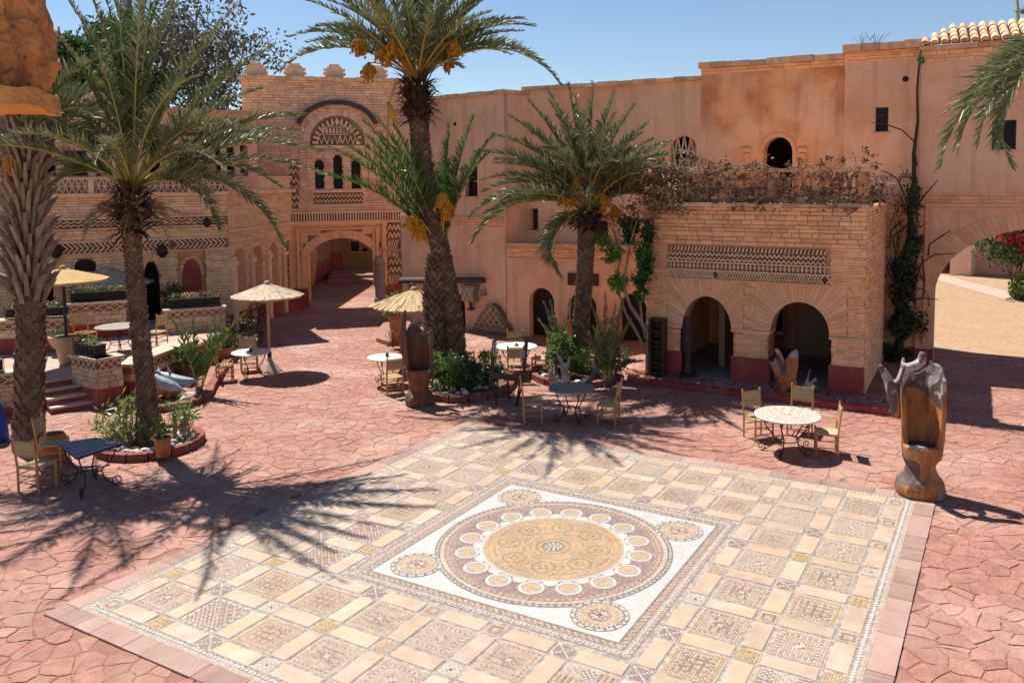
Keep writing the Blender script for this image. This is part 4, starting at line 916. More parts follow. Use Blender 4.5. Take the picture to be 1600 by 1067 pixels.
# ---- left terrace house
L1 = Fac((-15.23, 26.69), (-10.74, 28.99)); lh = thing('terrace_house', 'long brick house with balcony, herringbone bands and arched doors behind the cafe terrace', 'house', L1.p(0, 0))
la, lb = -5.0, L1.len+.2; zl = L1.at(300, 300)[1]; ztop = L1.at(300, 276)[1]
hd = arch(*PX(L1, 225, 250, 405, 500)[:2], .6, L1.at(240, 440)[1], L1.at(240, 408)[1], 12)
hn = rect(*PX(L1, 279, 322, 389, 480)); hwn = arch(*PX(L1, 117, 150, 405, 425)[:3], L1.at(133, 415)[1], L1.at(133, 405)[1], 10); hd2 = rect(*PX(L1, 116, 165, 445, 490)); hd3 = rect(*PX(L1, 66, 84, 445, 490))
hn = [(a, max(z, .9)) for a, z in hn]
plate('wall', L1, rect(la, lb, 0, zl), [hd, hn, hwn, hd2, hd3], .5, 'mortar_mid', lh)
m = MB(); m.fbox(L1, la, lb, 0, zl, -.9, -.7); m.build('inner_wall', 'dark_room', lh)
x0, x1, z0, z1 = PX(L1, 279, 322, 389, 480); m = MB(); m.fbox(L1, x0, x1, z0, z1, -.3, -.2); m.build('niche_back', 'plaster_orange', lh)
m = MB(); q = arch(x0+.14, x1-.14, z0, z0+1.1, z1-.35, 12); m.add([L1.p(a, b, -.17) for a, b in q], [tuple(range(len(q)))]); m.build('niche_arch', 'red_paint', lh)
voussoirs(L1, x0+.14, x1-.14, z0+1.1, z1-.35, .13, lh, 'voussoir', 17, .04, out=-.19)
b1_ = PX(L1, 94, 352, 372, 388); zc1 = (L1.at(250, 376)[1]+L1.at(250, 390)[1])/2; zc2 = L1.at(250, 346)[1]
bands_ = [rect(la, lb, zc1-.16, zc1+.16), rect(la, lb, zc2-.14, zc2+.12)]
bricks(L1, la, lb, .6, zl, lh, 'brick_tan', .095, .34, [hd, hn, hwn, hd2, hd3]+bands_, .03, .013, 300)
chevrons(L1, -1.5, lb-.1, zc1-.15, zc1+.15, lh, n=44, flip=11, w=.045, o=.06)
zigzag(L1, -1.5, lb-.1, zc2-.12, zc2+.1, lh, n=34, w=.035, o=.06)
for z, o, h in ((zc1+.17, .1, .05), (zc2-.22, .16, .06), (zc2+.13, .12, .05), (zl-.12, .2, .12), (zc1-.24, .07, .05)):
    m = MB(); m.fbox(L1, la, lb+.05, z, z+h, 0, o); m.build('string_course', 'brick_tan', lh)
for q, mtx in ((PX(L1, 225, 250, 405, 500), 0),): door(L1, hd, lh)
x0, x1, z0, z1 = PX(L1, 117, 150, 405, 425); window(L1, x0, x1, z0, z1-.02, lh, -.2)
# balcony balustrade
BL = L1.off(.12); m = MB(); m.fbox(BL, la, lb+.1, ztop-.08, ztop, -.2, .03); m.build('balcony_rail', 'brick_tan', lh); a = la; k = 0
while a < lb-.6:
    m = MB(); m.fbox(BL, a, a+.16, zl+.0, ztop-.08, -.16, .01); m.build('balcony_post', 'brick_tan', lh); m = MB(); n = 7; w = 1.5
    for i in range(n):
        c = a+.2+w*(i+.5)/n*.87; h = (ztop-zl-.08); m.fbar(BL, (c-.08, zl), (c, zl+h*.5), .03, -.1, -.04); m.fbar(BL, (c+.08, zl), (c, zl+h*.5), .03, -.1, -.045); m.fbar(BL, (c, zl+h*.5), (c-.08, zl+h), .03, -.1, -.04); m.fbar(BL, (c, zl+h*.5), (c+.08, zl+h), .03, -.1, -.045)
        m.fbox(BL, c-.09, c+.09, zl+h*.48, zl+h*.55, -.1, -.04)
    m.build('balcony_screen', 'brick_tan', lh); a += w
# upper storey set back, with dark openings
UP = L1.off(-1.0); zu = UP.at(250, 176)[1]; ue = UP.at(402, 240)[0]; ops = [PX(UP, x, x2, y, 275) for x, x2, y in ((46, 62, 222), (72, 86, 222), (100, 136, 236), (150, 163, 218), (186, 199, 218), (234, 250, 218), (262, 272, 218), (286, 299, 218), (304, 323, 216), (333, 345, 216), (354, 366, 216), (375, 387, 216))]
ops = [(a, b, max(c, zl+.02), d) for a, b, c, d in ops]
plate('upper_wall', UP, rect(la, ue, zl-.3, zu), [rect(*o) for o in ops], .4, 'plaster_pink', lh)
m = MB(); m.fbox(UP, la, ue-.4, zl-.3, zu-.1, -1.6, -1.4); m.build('inner_wall', 'dark_room', lh); m = MB(); m.fbox(UP, la, ue-.4, zu-.3, zu-.1, -5, -.41); m.build('roof', 'plaster_pink', lh); m = MB(); m.fbox(L1, la, lb, zl-.2, zl-.01, -1.0, -.51); m.build('balcony_floor', 'brick_tan', lh)
for o in ops[2:3]: window(UP, *o, lh, -.2, 'window_wood', 'navy_glass')
m = MB(); zz = UP.at(150, 205)[1]; m.fbox(UP, la, ue, zz-.12, zz, 0, .3); m.build('lintel_beam', 'lintel_dark', lh)
for x in (276, 330): a = UP.at(x, 250)[0]; m = MB(); m.lathe([(.13, 0), (.13, zz-.15-zl)], n=10); o = m.build('column', 'plaster_orange', lh, world=False); o.location = UP.p(a, zl, .2)-wloc(lh)
for x in (93, 143, 175, 218, 256, 280, 349):
    a = UP.at(x, 250)[0]; m = MB(); m.fbox(UP, a-.1, a+.1, zl, zz-.13, 0.0, .12); m.build('pilaster', 'brick_tan', lh)
course(UP, la, ue+.05, zu, .14, .14, lh, l=.6)
m = MB(); a, zz = UP.at(152, 176); m.add([UP.p(a-1.1, zu+.1, -.5), UP.p(a+1.1, zu+.1, -.5), UP.p(a, zu+.75, -.5), UP.p(a-1.1, zu+.1, -3), UP.p(a+1.1, zu+.1, -3), UP.p(a, zu+.75, -3)], [(0, 1, 2), (0, 2, 5, 3), (1, 4, 5, 2)]); m.build('gable', 'plaster_pink', lh)
# receding wing towards the gate with blind arches
L2 = Fac(tuple(L1.p(lb, 0)[:2]), (-9.75, 34.1)); zt2 = zl
bh2 = []
for k in range(4): a = .35+k*1.3; bh2.append(arch(a, a+.75, .9, 2.5, 2.85, 8))
plate('wall', L2, rect(0, L2.len, 0, zt2), bh2, .35, 'brick_tan', lh); m = MB(); m.fbox(L2, 0, L2.len, 0, zt2, -.6, -.36); m.build('niche_back', 'plaster_orange', lh)
bricks(L2, 0, L2.len, .6, zt2, lh, 'brick_tan', .095, .34, bh2, .03, .013, 200)
for k in range(5): a = .02+k*1.3; m = MB(); m.fbox(L2, a, a+.26, .0, 2.6, 0, .14); m.fbox(L2, a-.04, a+.3, 2.3, 2.45, 0, .2); m.build('pilaster', 'brick_tan', lh)
for z, o, h in ((3.0, .12, .06), (3.5, .16, .08), (zt2-.12, .2, .12)): m = MB(); m.fbox(L2, 0, L2.len, z, z+h, 0, o); m.build('string_course', 'brick_tan', lh)
m = MB(); m.fbox(L2, -.3, L2.len+.4, ztop-.09, ztop, -.2, .05); m.fbox(L2, 0, L2.len+.4, zl, ztop-.1, -.1, -.02); m.build('balcony_rail', 'brick_tan', lh)
m = MB(); m.fbox(UP, ue-.38, ue-.003, zl-.3, zu-.01, -5, -.405); m.build('side_wall', 'plaster_pink', lh); m = MB(); m.fbox(L1, lb-2.5, lb+1.1, zl-.2, zl-.012, -6.5, -1.01); m.build('balcony_floor', 'brick_tan', lh)
m = MB(); m.fbox(L2, 0, L2.len, 0, .6, 0, .05); m.build('red_base', 'red_paint', lh)
for (x, y) in ((88, 393), (253, 392), (323, 348)):
    s, z = L1.at(x, y); q = thing('wall_lamp', {88: 'dark iron lantern hanging on the wall left of the small arched window', 253: 'dark round wall lamp on the brickwork above the dark doorway', 323: 'small dark round fitting high on the wall above the red niche'}[x], 'lamp', L1.p(s, z, .15)); m = MB(); r = .17 if x < 300 else .12
    m.lathe([(r*.3, -r*1.3), (r, -r*.6), (r, r*.6), (r*.25, r*1.4)], n=10); m.build('lantern_body', 'iron', q, True, world=False); m = MB(); m.tube([(0, 0, r*1.3), (0, .15, r*1.5)], .02, 5); m.build('arm', 'iron', q, world=False)
# ================================================================== TREES AND PLANTS
def bend_curve(L, e0, e1, n=22, p=1.25):
    pts = [(0.0, 0.0)]; es = []
    for i in range(n):
        t = (i+.5)/n; e = e0+(e1-e0)*t**p; x, z = pts[-1]; pts.append((x+L/n*math.cos(e), z+L/n*math.sin(e))); es.append(e)
    return pts, es
def frond(rnd, L, e0, e1, bare=.17, nl=58, leaf=.46, mats=('leaf_palm', 'rachis'), vup=.35, wid=.022, sway=.0, rr=.032):
    pts, es = bend_curve(L, e0, e1); n = len(pts)-1; m = MB()
    P3 = [Vector((x, sway*L*(i/n)**2, z)) for i, (x, z) in enumerate(pts)]
    m.tube(P3, [rr*(1-.85*i/n)*(1.7 if i == 0 else 1) for i in range(n+1)], 4, 1, cap=False)
    for i in range(nl):
        t = bare+(1-bare)*(i+rnd.uniform(0, .6))/nl; k = min(int(t*n), n-1); f = t*n-k; p = P3[k].lerp(P3[k+1], f)
        T = (P3[k+1]-P3[k]).normalized(); B = Vector((0, 1, 0)); B = (B-T*B.dot(T)).normalized(); Nn = B.cross(T)*-1
        if Nn.z < 0 and abs(T.z) < .99: Nn = -Nn
        u = (t-bare)/(1-bare); l = leaf*(.45+.75*math.sin(PI*min(1, u*1.05+.12)**.8))*(1-.35*u)*rnd.uniform(.85, 1.12)
        for sd in (-1, 1):
            a = rad(52+16*u+rnd.uniform(-11, 11)); d = (B*sd*math.cos(a)+T*math.sin(a)+Nn*(vup*rnd.uniform(.2, 3.2))).normalized()
            w = T.lerp(Nn, rnd.uniform(-.2, 1)).normalized()*wid*(.8 if u > .8 else 1)
            mid = p+d*l*.5+Vector((0, 0, -.03*l)); tip = p+d*l+Vector((0, 0, -l*rnd.uniform(.02, .35)))
            m.add([p-w*.5, p+w*.5, mid+w*.6, mid-w*.6, tip], [(0, 1, 2, 3), (3, 2, 4)], 0)
    return m.mesh('frond', list(mats))
def chord_fit(bend):
    pts, _ = bend_curve(1, 0, -bend); x, z = pts[-1]; return math.hypot(x, z), math.atan2(z, x)
def add_fronds(palm, hub, specs, rnd, mats, y0, leaf=.46, nl=58, **kw):
    for sp in specs:
        u, v, dd, b = sp; tip = D(u, v, hub.y+dd); d = tip-hub; h = math.hypot(d.x, d.y); c = d.length; cl, ca = chord_fit(b); e0 = math.atan2(d.z, h)-ca
        if e0 > 1.75: e0 = 1.75
        me = frond(rnd, c/cl, e0, e0-b, mats=mats, leaf=leaf, nl=nl, sway=rnd.uniform(-.05, .05), **kw)
        o = bpy.data.objects.new('frond', me); COL.objects.link(o); o.parent = palm; o.location = hub-palm.location+Vector((math.cos(math.atan2(d.y, d.x))*.06, math.sin(math.atan2(d.y, d.x))*.06, 0)); o.rotation_euler = (0, 0, math.atan2(d.y, d.x))
def rand_fronds(palm, hub, n, rnd, mats, L=(2.8, 3.5), el=(10, 80), leaf=.5, nl=76, b=(.5, 1.3), az0=0.0, azr=2*PI, wid=.029, **kw):
    for i in range(n):
        az = az0+azr*((i*.618034) % 1)+rnd.uniform(-.15, .15); e = rad(rnd.uniform(*el)); bb = rnd.uniform(*b)
        me = frond(rnd, rnd.uniform(*L), e, e-bb, mats=mats, leaf=leaf, nl=nl, wid=wid, sway=rnd.uniform(-.06, .06), **kw)
        o = bpy.data.objects.new('frond', me); COL.objects.link(o); o.parent = palm; o.location = hub-palm.location; o.rotation_euler = (rnd.uniform(-.1, .1), 0, az)
BOOT = None
def boot_mesh(w, l, t, mts=('trunk',)):
    m = MB(); m.add([(-w/2, 0, 0), (w/2, 0, 0), (w*.36, t*.75, l*.7), (-w*.36, t*.75, l*.7), (w*.22, t*1.15, l), (-w*.22, t*1.15, l), (0, -t*.1, l*.55), (-w*.3, t*.2, l*.75), (w*.3, t*.2, l*.75)],
        [(0, 1, 2, 3), (3, 2, 4, 5), (1, 8, 4, 2), (0, 3, 5, 7), (5, 4, 8, 7)]); return m.mesh('leaf_base', list(mts))
def palm(label, pts, rads, rnd, dia=.2, boots=(.13, .11, .05), indiv=0, step=.075, mt='trunk', group=None, per=9):
    base = Vector(pts[0]); t = thing('date_palm', label, 'palm tree', base, group=group)
    # dense smooth path
    P = [Vector(p) for p in pts]; Q = []; R = []
    for i in range(len(P)-1):
        for k in range(8):
            f = k/8; a, b, c, d = P[max(i-1, 0)], P[i], P[i+1], P[min(i+2, len(P)-1)]
            Q.append(.5*((2*b)+(c-a)*f+(2*a-5*b+4*c-d)*f*f+(-a+3*b-3*c+d)*f**3)); R.append(rads[i]+(rads[i+1]-rads[i])*f)
    Q.append(P[-1]); R.append(rads[-1]); m = MB(); m.tube([q-base for q in Q], [r*rnd.uniform(.96, 1.04) for r in R], 12); m.build('trunk', mt, t, True, world=False)
    w, l, th = boots; bm_ = boot_mesh(w, l, th, (mt,)); mb = MB(); Ltot = sum((Q[i+1]-Q[i]).length for i in range(len(Q)-1)); s = 0.03; row = 0; placed = []
    while s < Ltot-.05:
        acc = 0
        for i in range(len(Q)-1):
            d = (Q[i+1]-Q[i]).length
            if acc+d >= s: f = (s-acc)/d; c = Q[i].lerp(Q[i+1], f); r = R[i]+(R[i+1]-R[i])*f; ax = (Q[i+1]-Q[i]).normalized(); break
            acc += d
        nn = max(per, int(2*PI*r/(w*.92)))
        for j in range(nn):
            a = 2*PI*(j+.5*(row % 2))/nn+rnd.uniform(-.06, .06); rd = Vector((math.cos(a), math.sin(a), 0)); rd = (rd-ax*rd.dot(ax)).normalized(); sx = rd.cross(ax)*-1
            T = Matrix((( sx.x, rd.x, ax.x, 0), (sx.y, rd.y, ax.y, 0), (sx.z, rd.z, ax.z, 0), (0, 0, 0, 1))); sc = rnd.uniform(.8, 1.2); T = T @ Matrix.Diagonal((sc, rnd.uniform(.7, 1.3), sc, 1)); T.translation = c-base+rd*(r*.93); placed.append((T, s))
        s += step; row += 1
    if indiv:
        placed.sort(key=lambda q: (q[0].translation.y, -q[1])); vis = placed[:indiv]; rest = placed[indiv:]
        for T, s in vis: o = bpy.data.objects.new('leaf_base', bm_); COL.objects.link(o); o.parent = t; o.matrix_local = T
    else: rest = placed
    vs = [v.co.copy() for v in bm_.vertices]; fs = [tuple(p.vertices) for p in bm_.polygons]
    for T, s in rest: mb.add([T @ v for v in vs], fs)
    if mb.v: mb.build('leaf_base_scars', mt, t, kind='stuff', world=False)
    return t
def stubs(t, c, r, n, rnd, mt='trunk_dark', L=(.25, .5), z=(-.5, .15), el=(-30, 60)):
    mb = MB()
    for i in range(n):
        a = rnd.uniform(0, 2*PI); e = rad(rnd.uniform(*el)); l = rnd.uniform(*L); p = c+Vector((math.cos(a)*r, math.sin(a)*r, rnd.uniform(*z))); d = Vector((math.cos(a)*math.cos(e), math.sin(a)*math.cos(e), math.sin(e)))
        q = p+d*l*.6; s = d.cross(Vector((0, 0, 1))).normalized()*.05; mb.add([p-s, p+s, q+s*.7, q-s*.7, q+d*l*.4+Vector((0, 0, -.12*rnd.random()))], [(0, 1, 2, 3), (3, 2, 4)])
    mb.build('cut_leaf_stubs', mt, t, kind='stuff')
def dates(t, hub, tip, rnd, n=150, size=.022, spread=.2, mt='dates', hang=.5):
    hub, tip = Vector(hub), Vector(tip); m = MB(); mid = hub.lerp(tip, .5)+Vector((0, 0, .25)); pts = [hub*(1-f)**2+mid*2*f*(1-f)+tip*f*f for f in np.linspace(0, 1, 7)]; m.tube(pts, [.03, .028, .025, .022, .02, .018, .016], 5, 1)
    for i in range(26):
        a = rnd.uniform(0, 2*PI); e = tip+Vector((math.cos(a)*spread*rnd.random(), math.sin(a)*spread*rnd.random(), -hang*rnd.uniform(.4, 1))); m.tube([tip, tip.lerp(e, .5)+Vector((math.cos(a)*.06, math.sin(a)*.06, .04)), e], .005, 3, 1, cap=False)
        for k in range(n//26): f = rnd.uniform(.25, 1); p = tip.lerp(e, f)+Vector((rnd.uniform(-1, 1), rnd.uniform(-1, 1), rnd.uniform(-1, 1)))*.03; m.ball(p, (size, size, size*1.3), 0, 4, 3)
    m.build('date_cluster', [mt, 'rachis_orange'], t)
ry = random.Random(21)
# left palm
b1 = G(232, 697); p1 = lambda u, v, dy=0: D(u, v, b1.y+dy)
h1 = p1(207, 298); P1 = palm('tall date palm in the round kerbed bed beside the blue topped table', [b1, p1(228, 610), p1(217, 500), p1(208, 400), p1(206, 325)], [.24, .175, .16, .15, .2], ry, boots=(.10, .10, .035), step=.07)
stubs(P1, h1, .2, 260, ry, z=(-.8, .1), L=(.3, .55)); add_fronds(P1, h1, [(170, -70, .6, .3), (212, -90, .3, .12), (248, -75, -.5, .25), (132, -40, -.4, .45), (290, -30, .4, .5), (228, -40, -1.2, .4), (190, -20, 1.4, .5), (262, 0, 1, .55), (150, 20, .8, .6), (110, -10, 0, .5),
    (425, 72, .3, .55), (465, 180, -.4, .75), (500, 238, .2, .95), (430, 385, -.6, 1.7), (432, 292, .5, 1.3), (345, 358, -1.0, 1.6), (92, 288, -.5, 1.7), (45, 205, .3, .95), (98, 55, -.2, .45), (150, 80, -1.2, .6), (20, 290, .8, 1.2), (400, 140, 1.2, .7), (455, 215, 1.0, .9), (330, 60, .8, .5), (360, 10, -.3, .5), (60, 120, 1, .7), (370, 200, -1.6, 1.2)],
    ry, ('leaf_palm', 'rachis'), 0, leaf=.50, nl=98, wid=.034, bare=.24)
add_fronds(P1, h1, [(200, -60, .9, .2), (235, -85, .5, .15), (180, -80, -.6, .25), (225, -70, -.3, .2), (250, -20, .2, .35), (160, -20, .1, .35)], ry, ('leaf_palm_lush', 'rachis'), 0, leaf=.50, nl=98, wid=.034, bare=.24)
rand_fronds(P1, h1, 7, ry, ('leaf_palm', 'rachis'), L=(3.8, 4.3), el=(28, 60), az0=rad(190), azr=rad(160), leaf=.42, b=(.8, 1.3))
rand_fronds(P1, h1, 4, ry, ('leaf_palm', 'rachis'), L=(3.6, 4.1), el=(25, 60), az0=rad(10), azr=rad(160), leaf=.42, b=(.7, 1.2))
rand_fronds(P1, h1-Vector((0, 0, .25)), 12, ry, ('leaf_palm_dry', 'leaf_palm_dry'), L=(.8, 1.5), el=(-20, 15), b=(.8, 1.3), leaf=.3, nl=20)
# thick palm at the left edge with long leaf bases
b2 = G(44, 700); p2 = lambda u, v, dy=0: D(u, v, b2.y+dy)
h2 = p2(38, 200); P2 = palm('thick old date palm with long pale cut leaf bases at the left edge', [b2, p2(46, 600), p2(48, 500), p2(45, 400), p2(40, 300), p2(38, 215)], [.28, .25, .235, .23, .22, .2], ry, boots=(.2, .20, .05), step=.13, indiv=150, per=8)
bl2 = boot_mesh(.09, .5, .24, ('boot_light',)); zlo = p2(45, 475).z; zhi = h2.z
for i in range(185):
    f = i/185; z = zlo+(zhi-zlo)*f; a = i*2.39996; r = .27-.04*f; c = p2(46-8*f, 475-275*f); o = bpy.data.objects.new('pale_leaf_base', bl2); COL.objects.link(o); o.parent = P2
    s = .85+.35*ry.random(); o.location = Vector((c.x+math.cos(a)*r, c.y+math.sin(a)*r, z))-P2.location; o.rotation_euler = (ry.uniform(-.15, .25)-.1, ry.uniform(-.08, .08), a-PI/2); o.scale = (s*(1-.2*f), s, s)
add_fronds(P2, h2, [(190, 185, -.2, 1.1), (150, 250, .4, 1.5), (180, 205, .6, 1.2), (110, 120, -.3, .6), (-120, 120, 0, .6), (-160, 220, .3, 1.2), (60, 0, .4, .3), (20, 20, .2, .2), (-60, 60, -.3, .5), (90, 60, 1, .5), (-100, 330, .2, 1.6)], ry, ('leaf_palm', 'rachis'), 0, leaf=.6, nl=80, wid=.029)
rand_fronds(P2, h2, 12, ry, ('leaf_palm', 'rachis'), L=(2.6, 3.3), el=(10, 50), b=(.6, 1.2))
dates(P2, h2, p2(14, 240, -.4), ry, 60)
# tall centre palm
b3 = G(714, 594); p3 = lambda u, v, dy=0: D(u, v, b3.y+dy)
h3_ = p3(652, 128); P3 = palm('tallest date palm with orange date clusters, rising from the shrub bed in the centre', [b3, p3(708, 500), p3(692, 410), p3(670, 310), p3(657, 225), p3(652, 134)], [.27, .24, .235, .23, .22, .25], ry, boots=(.15, .13, .05), step=.085)
stubs(P3, h3_, .25, 320, ry, L=(.3, .6), z=(-1.0, .05))
add_fronds(P3, h3_, [(442, 108, .4, 1.45), (872, 134, -.3, 1.75), (840, 95, .5, 1.5), (555, -55, .4, .35), (612, -110, .2, .2), (705, -95, .3, .25), (770, 35, -.5, .9), (768, -10, .3, .6), (478, -25, .5, .8), (500, 40, -.4, 1.1), (655, -130, 0, .1), (740, -60, -.3, .45), (580, -80, -1, .4), (680, -60, 1.2, .4), (520, -60, .9, .6), (800, -40, 1, .7), (630, -40, -1.6, .6), (700, -10, -1.5, .8), (455, 60, 1.2, 1.1), (720, 105, .8, 1.5), (830, 40, .8, 1.1)],
    ry, ('leaf_palm', 'rachis'), 0, leaf=.6, nl=88, wid=.040, bare=.2)
rand_fronds(P3, h3_, 18, ry, ('leaf_palm', 'rachis_orange'), L=(3.0, 3.8), el=(40, 80), b=(.5, 1.1), wid=.040)
for u, v, dy in ((600, 75, -.3), (575, 98, .2), (710, 62, -.3), (618, 60, -.5), (700, 85, .3), (560, 60, -.1)): dates(P3, h3_, p3(u, v, dy), ry, 430, .028, .26, hang=.5)
m = MB(); m.tube([p3(640, 125), p3(618, 130, -.4), p3(607, 165, -.45), p3(606, 215, -.45)], [.04, .035, .03, .03], 6); m.tube([p3(606, 160, -.45), p3(612, 178, -.5), p3(622, 195, -.5)], [.05, .1, .02], 6); m.build('old_date_stalk', 'rachis_orange', P3, True)
# second, shorter palm against it
b4 = G(684, 594); p4 = lambda u, v, dy=0: D(u, v, b4.y+dy)
h4 = p4(690, 392); P4 = palm('shorter shaggy date palm standing close behind the tallest palm', [b4, p4(682, 520), p4(680, 460), p4(686, 405)], [.30, .28, .265, .26], ry, boots=(.16, .2, .09), step=.11)
add_fronds(P4, h4, [(500, 272, -.4, .85), (515, 215, .2, .75), (548, 192, -.2, .6), (590, 180, .3, .45), (615, 195, -.5, .4), (520, 232, .7, .7), (738, 183, .2, .25), (766, 213, -.3, .5), (705, 190, .3, .15), (540, 205, -.8, .7), (575, 190, .8, .5), (760, 240, .5, .7), (655, 200, 1.0, .3), (600, 210, -1.0, .6), (700, 230, 1.2, .5)],
    ry, ('leaf_palm_lush', 'rachis'), 0, leaf=.6, nl=84, wid=.042)
for u, v in ((645, 335), (690, 300), (655, 350), (697, 315)): dates(P4, h4, p4(u, v, -.5), ry, 330, .03, .24, hang=.5)
# right centre palm
b5 = G(905, 585); p5 = lambda u, v, dy=0: D(u, v, b5.y+dy)
h5 = p5(919, 328); P5 = palm('bushy date palm with orange stalks in front of the arched doors', [b5, p5(908, 510), p5(913, 440), p5(916, 380), p5(918, 342)], [.25, .215, .205, .215, .28], ry, boots=(.13, .11, .045), step=.08)
stubs(P5, h5, .24, 240, ry, z=(-.5, 0))
add_fronds(P5, h5, [(748, 238, .2, 1.0), (775, 212, -.3, .9), (798, 182, .2, .7), (742, 378, -.3, 1.5), (738, 338, .3, 1.3), (828, 158, .2, .5), (858, 140, -.2, .35), (888, 132, .3, .2), (925, 130, 0, .12), (958, 146, -.3, .3), (990, 165, .3, .5), (1012, 192, -.2, .65), (1045, 222, .3, .85), (1080, 268, -.2, 1.1), (1092, 308, .3, 1.4), (1055, 335, -.4, 1.6), (800, 255, -.9, 1.1), (875, 430, -.4, 2.2), (860, 160, -1.1, .6), (960, 180, -1.2, .6), (1010, 250, -1.2, 1.0), (830, 210, -1.3, .9), (905, 150, -.8, .35), (760, 300, .8, 1.2), (1065, 240, .9, .9), (780, 250, 1, 1), (1000, 210, 1, .7), (905, 175, -1.5, .6), (940, 170, 1.3, .4)],
    ry, ('leaf_palm', 'rachis'), 0, leaf=.6, nl=88, wid=.040)
rand_fronds(P5, h5, 22, ry, ('leaf_palm', 'rachis_orange'), L=(2.6, 3.3), el=(20, 70), b=(.7, 1.3), wid=.040)
add_fronds(P5, h5, [(868, 410, -.3, 1.6), (850, 395, .3, 1.5), (955, 400, .2, 1.6), (880, 440, .1, 1.7)], ry, ('leaf_palm_dry', 'rachis_orange'), 0, leaf=.34, nl=36)
for u, v, dy in ((885, 300, -.4), (905, 275, -.4), (945, 305, -.3), (960, 320, 0)): dates(P5, h5, p5(u, v, dy), ry, 260, .026, .26, hang=.5)
# palm standing just beyond the right edge
b6 = D(1700, 700, 14.5); b6.z = 0; h6 = D(1695, 55, 14.5); P6 = palm('date palm just past the right edge with only its drooping fronds in view', [b6, b6.lerp(h6, .5), h6], [.35, .28, .28], ry, step=.2)
add_fronds(P6, h6, [(1476, 262, 0, 1.25), (1505, 232, .5, 1.2), (1528, 225, -.4, 1.3), (1590, 262, .2, 1.7), (1570, 232, -.6, 1.5), (1545, 120, .3, .7), (1640, -80, 0, .4), (1800, -60, 0, .6), (1900, 150, 0, 1.2), (1600, 20, .8, .6), (1560, 175, .9, 1.2)], ry, ('leaf_palm', 'rachis'), 0, leaf=.6, nl=84, wid=.029)

def leafcloud(m, c, r, n, size, rnd, mi=0, hollow=.35, clump=1.0, droop=0.0, squash=1.0, sq=2.2):
    k = 0; tries = 0; off = Vector((rnd.uniform(0, 99),)*3)
    while k < n and tries < n*6:
        tries += 1; v = Vector((rnd.gauss(0, 1), rnd.gauss(0, 1), rnd.gauss(0, 1))).normalized()*(hollow+(1-hollow)*rnd.random()**.6)
        p = Vector((c[0]+v.x*r[0], c[1]+v.y*r[1], c[2]+v.z*r[2]))
        if clump and noise.noise(p*clump+off) < -.05: continue
        d = Vector((rnd.gauss(0, 1), rnd.gauss(0, 1), rnd.gauss(0, 1)-droop)).normalized(); s = d.orthogonal().normalized(); s.rotate(Matrix.Rotation(rnd.uniform(0, 6.28), 3, d)); l = size*rnd.uniform(.6, 1.3); w = l/sq
        m.add([p, p+d*l*.45+s*w*.5, p+d*l, p+d*l*.45-s*w*.5], [(0, 1, 2, 3)], mi); k += 1
def shrub(name, label, cat, c, clouds, mats, seed, group=None, stems=8, stem_mt='vine_dark', size=.09, extra=None, clump=2.5, sq=2.2):
    r = random.Random(seed); t = thing(name, label, cat, c, group=group); m = MB(); C = Vector(c)
    for (dx, dy, dz, rx, ry_, rz, n, mi) in clouds: leafcloud(m, C+Vector((dx, dy, dz)), (rx, ry_, rz), n, size, r, mi, clump=clump, sq=sq)
    m.build('foliage', mats, t); m = MB()
    for i in range(stems):
        q = clouds[i % len(clouds)]; e = C+Vector((q[0], q[1], q[2]))+Vector((r.uniform(-.5, .5)*q[3], r.uniform(-.5, .5)*q[4], r.uniform(-.3, .6)*q[5])); b = C+Vector((r.uniform(-.2, .2), r.uniform(-.2, .2), 0)); m.tube([b, b.lerp(e, .5)+Vector((r.uniform(-.1, .1), r.uniform(-.1, .1), 0)), e], [.02, .014, .006], 5)
    m.build('stems', stem_mt, t); return t
def tree(name, label, base, top, spread, nleaf, leaf, mt, seed, limbs=9, size=.3, trunk_r=.3, clump=.5, lean=0, group=None):
    r = random.Random(seed); t = thing(name, label, 'tree', base, group=group); B = Vector(base); m = MB(); H = top-B.z; T_ = B+Vector((lean, 0, H*.85)); pts = [B, B+Vector((r.uniform(-.3, .3), 0, H*.3)), B.lerp(T_, .65)+Vector((r.uniform(-.4, .4), 0, 0)), T_]
    m.tube(pts, [trunk_r, trunk_r*.75, trunk_r*.4, .05], 8); crown = MB()
    for i in range(limbs):
        f = .4+.6*i/limbs; s = B.lerp(T_, f*.9); a = i*2.4; L = spread*(1.1-.5*f)*r.uniform(.7, 1.1); e = s+Vector((math.cos(a)*L, math.sin(a)*L*.6, L*r.uniform(.3, .9))); mid = s.lerp(e, .5)+Vector((0, 0, -L*.08)); m.tube([s, mid, e], [trunk_r*.35*(1.2-f), trunk_r*.2*(1.2-f), .02], 5)
        for k in range(4):
            q = s.lerp(e, .45+.18*k)+Vector((r.gauss(0, 1), r.gauss(0, 1), r.gauss(0, .7)))*spread*.16; m.tube([s.lerp(e, .35+.15*k), q], [.03, .01], 4, cap=False)
            leafcloud(crown, q, (spread*.26, spread*.26, spread*.2), nleaf//(limbs*4), leaf, r, clump=clump, droop=.5)
    m.build('trunk', 'bark', t, True); crown.build('crown', mt, t)
    return t
tree('eucalyptus_tree', 'tall thin leaved grey green eucalyptus behind the gate tower', D(318, 300, 48).xy.to_3d(), 17.5, 6.0, 8500, .30, 'leaf_euc', 4, limbs=12, trunk_r=.35, clump=.8)
tree('eucalyptus_tree', 'second eucalyptus with bare limbs showing, left of the taller one', D(268, 300, 52).xy.to_3d(), 18.5, 5.4, 7000, .30, 'leaf_euc', 9, limbs=12, trunk_r=.3, clump=.8)
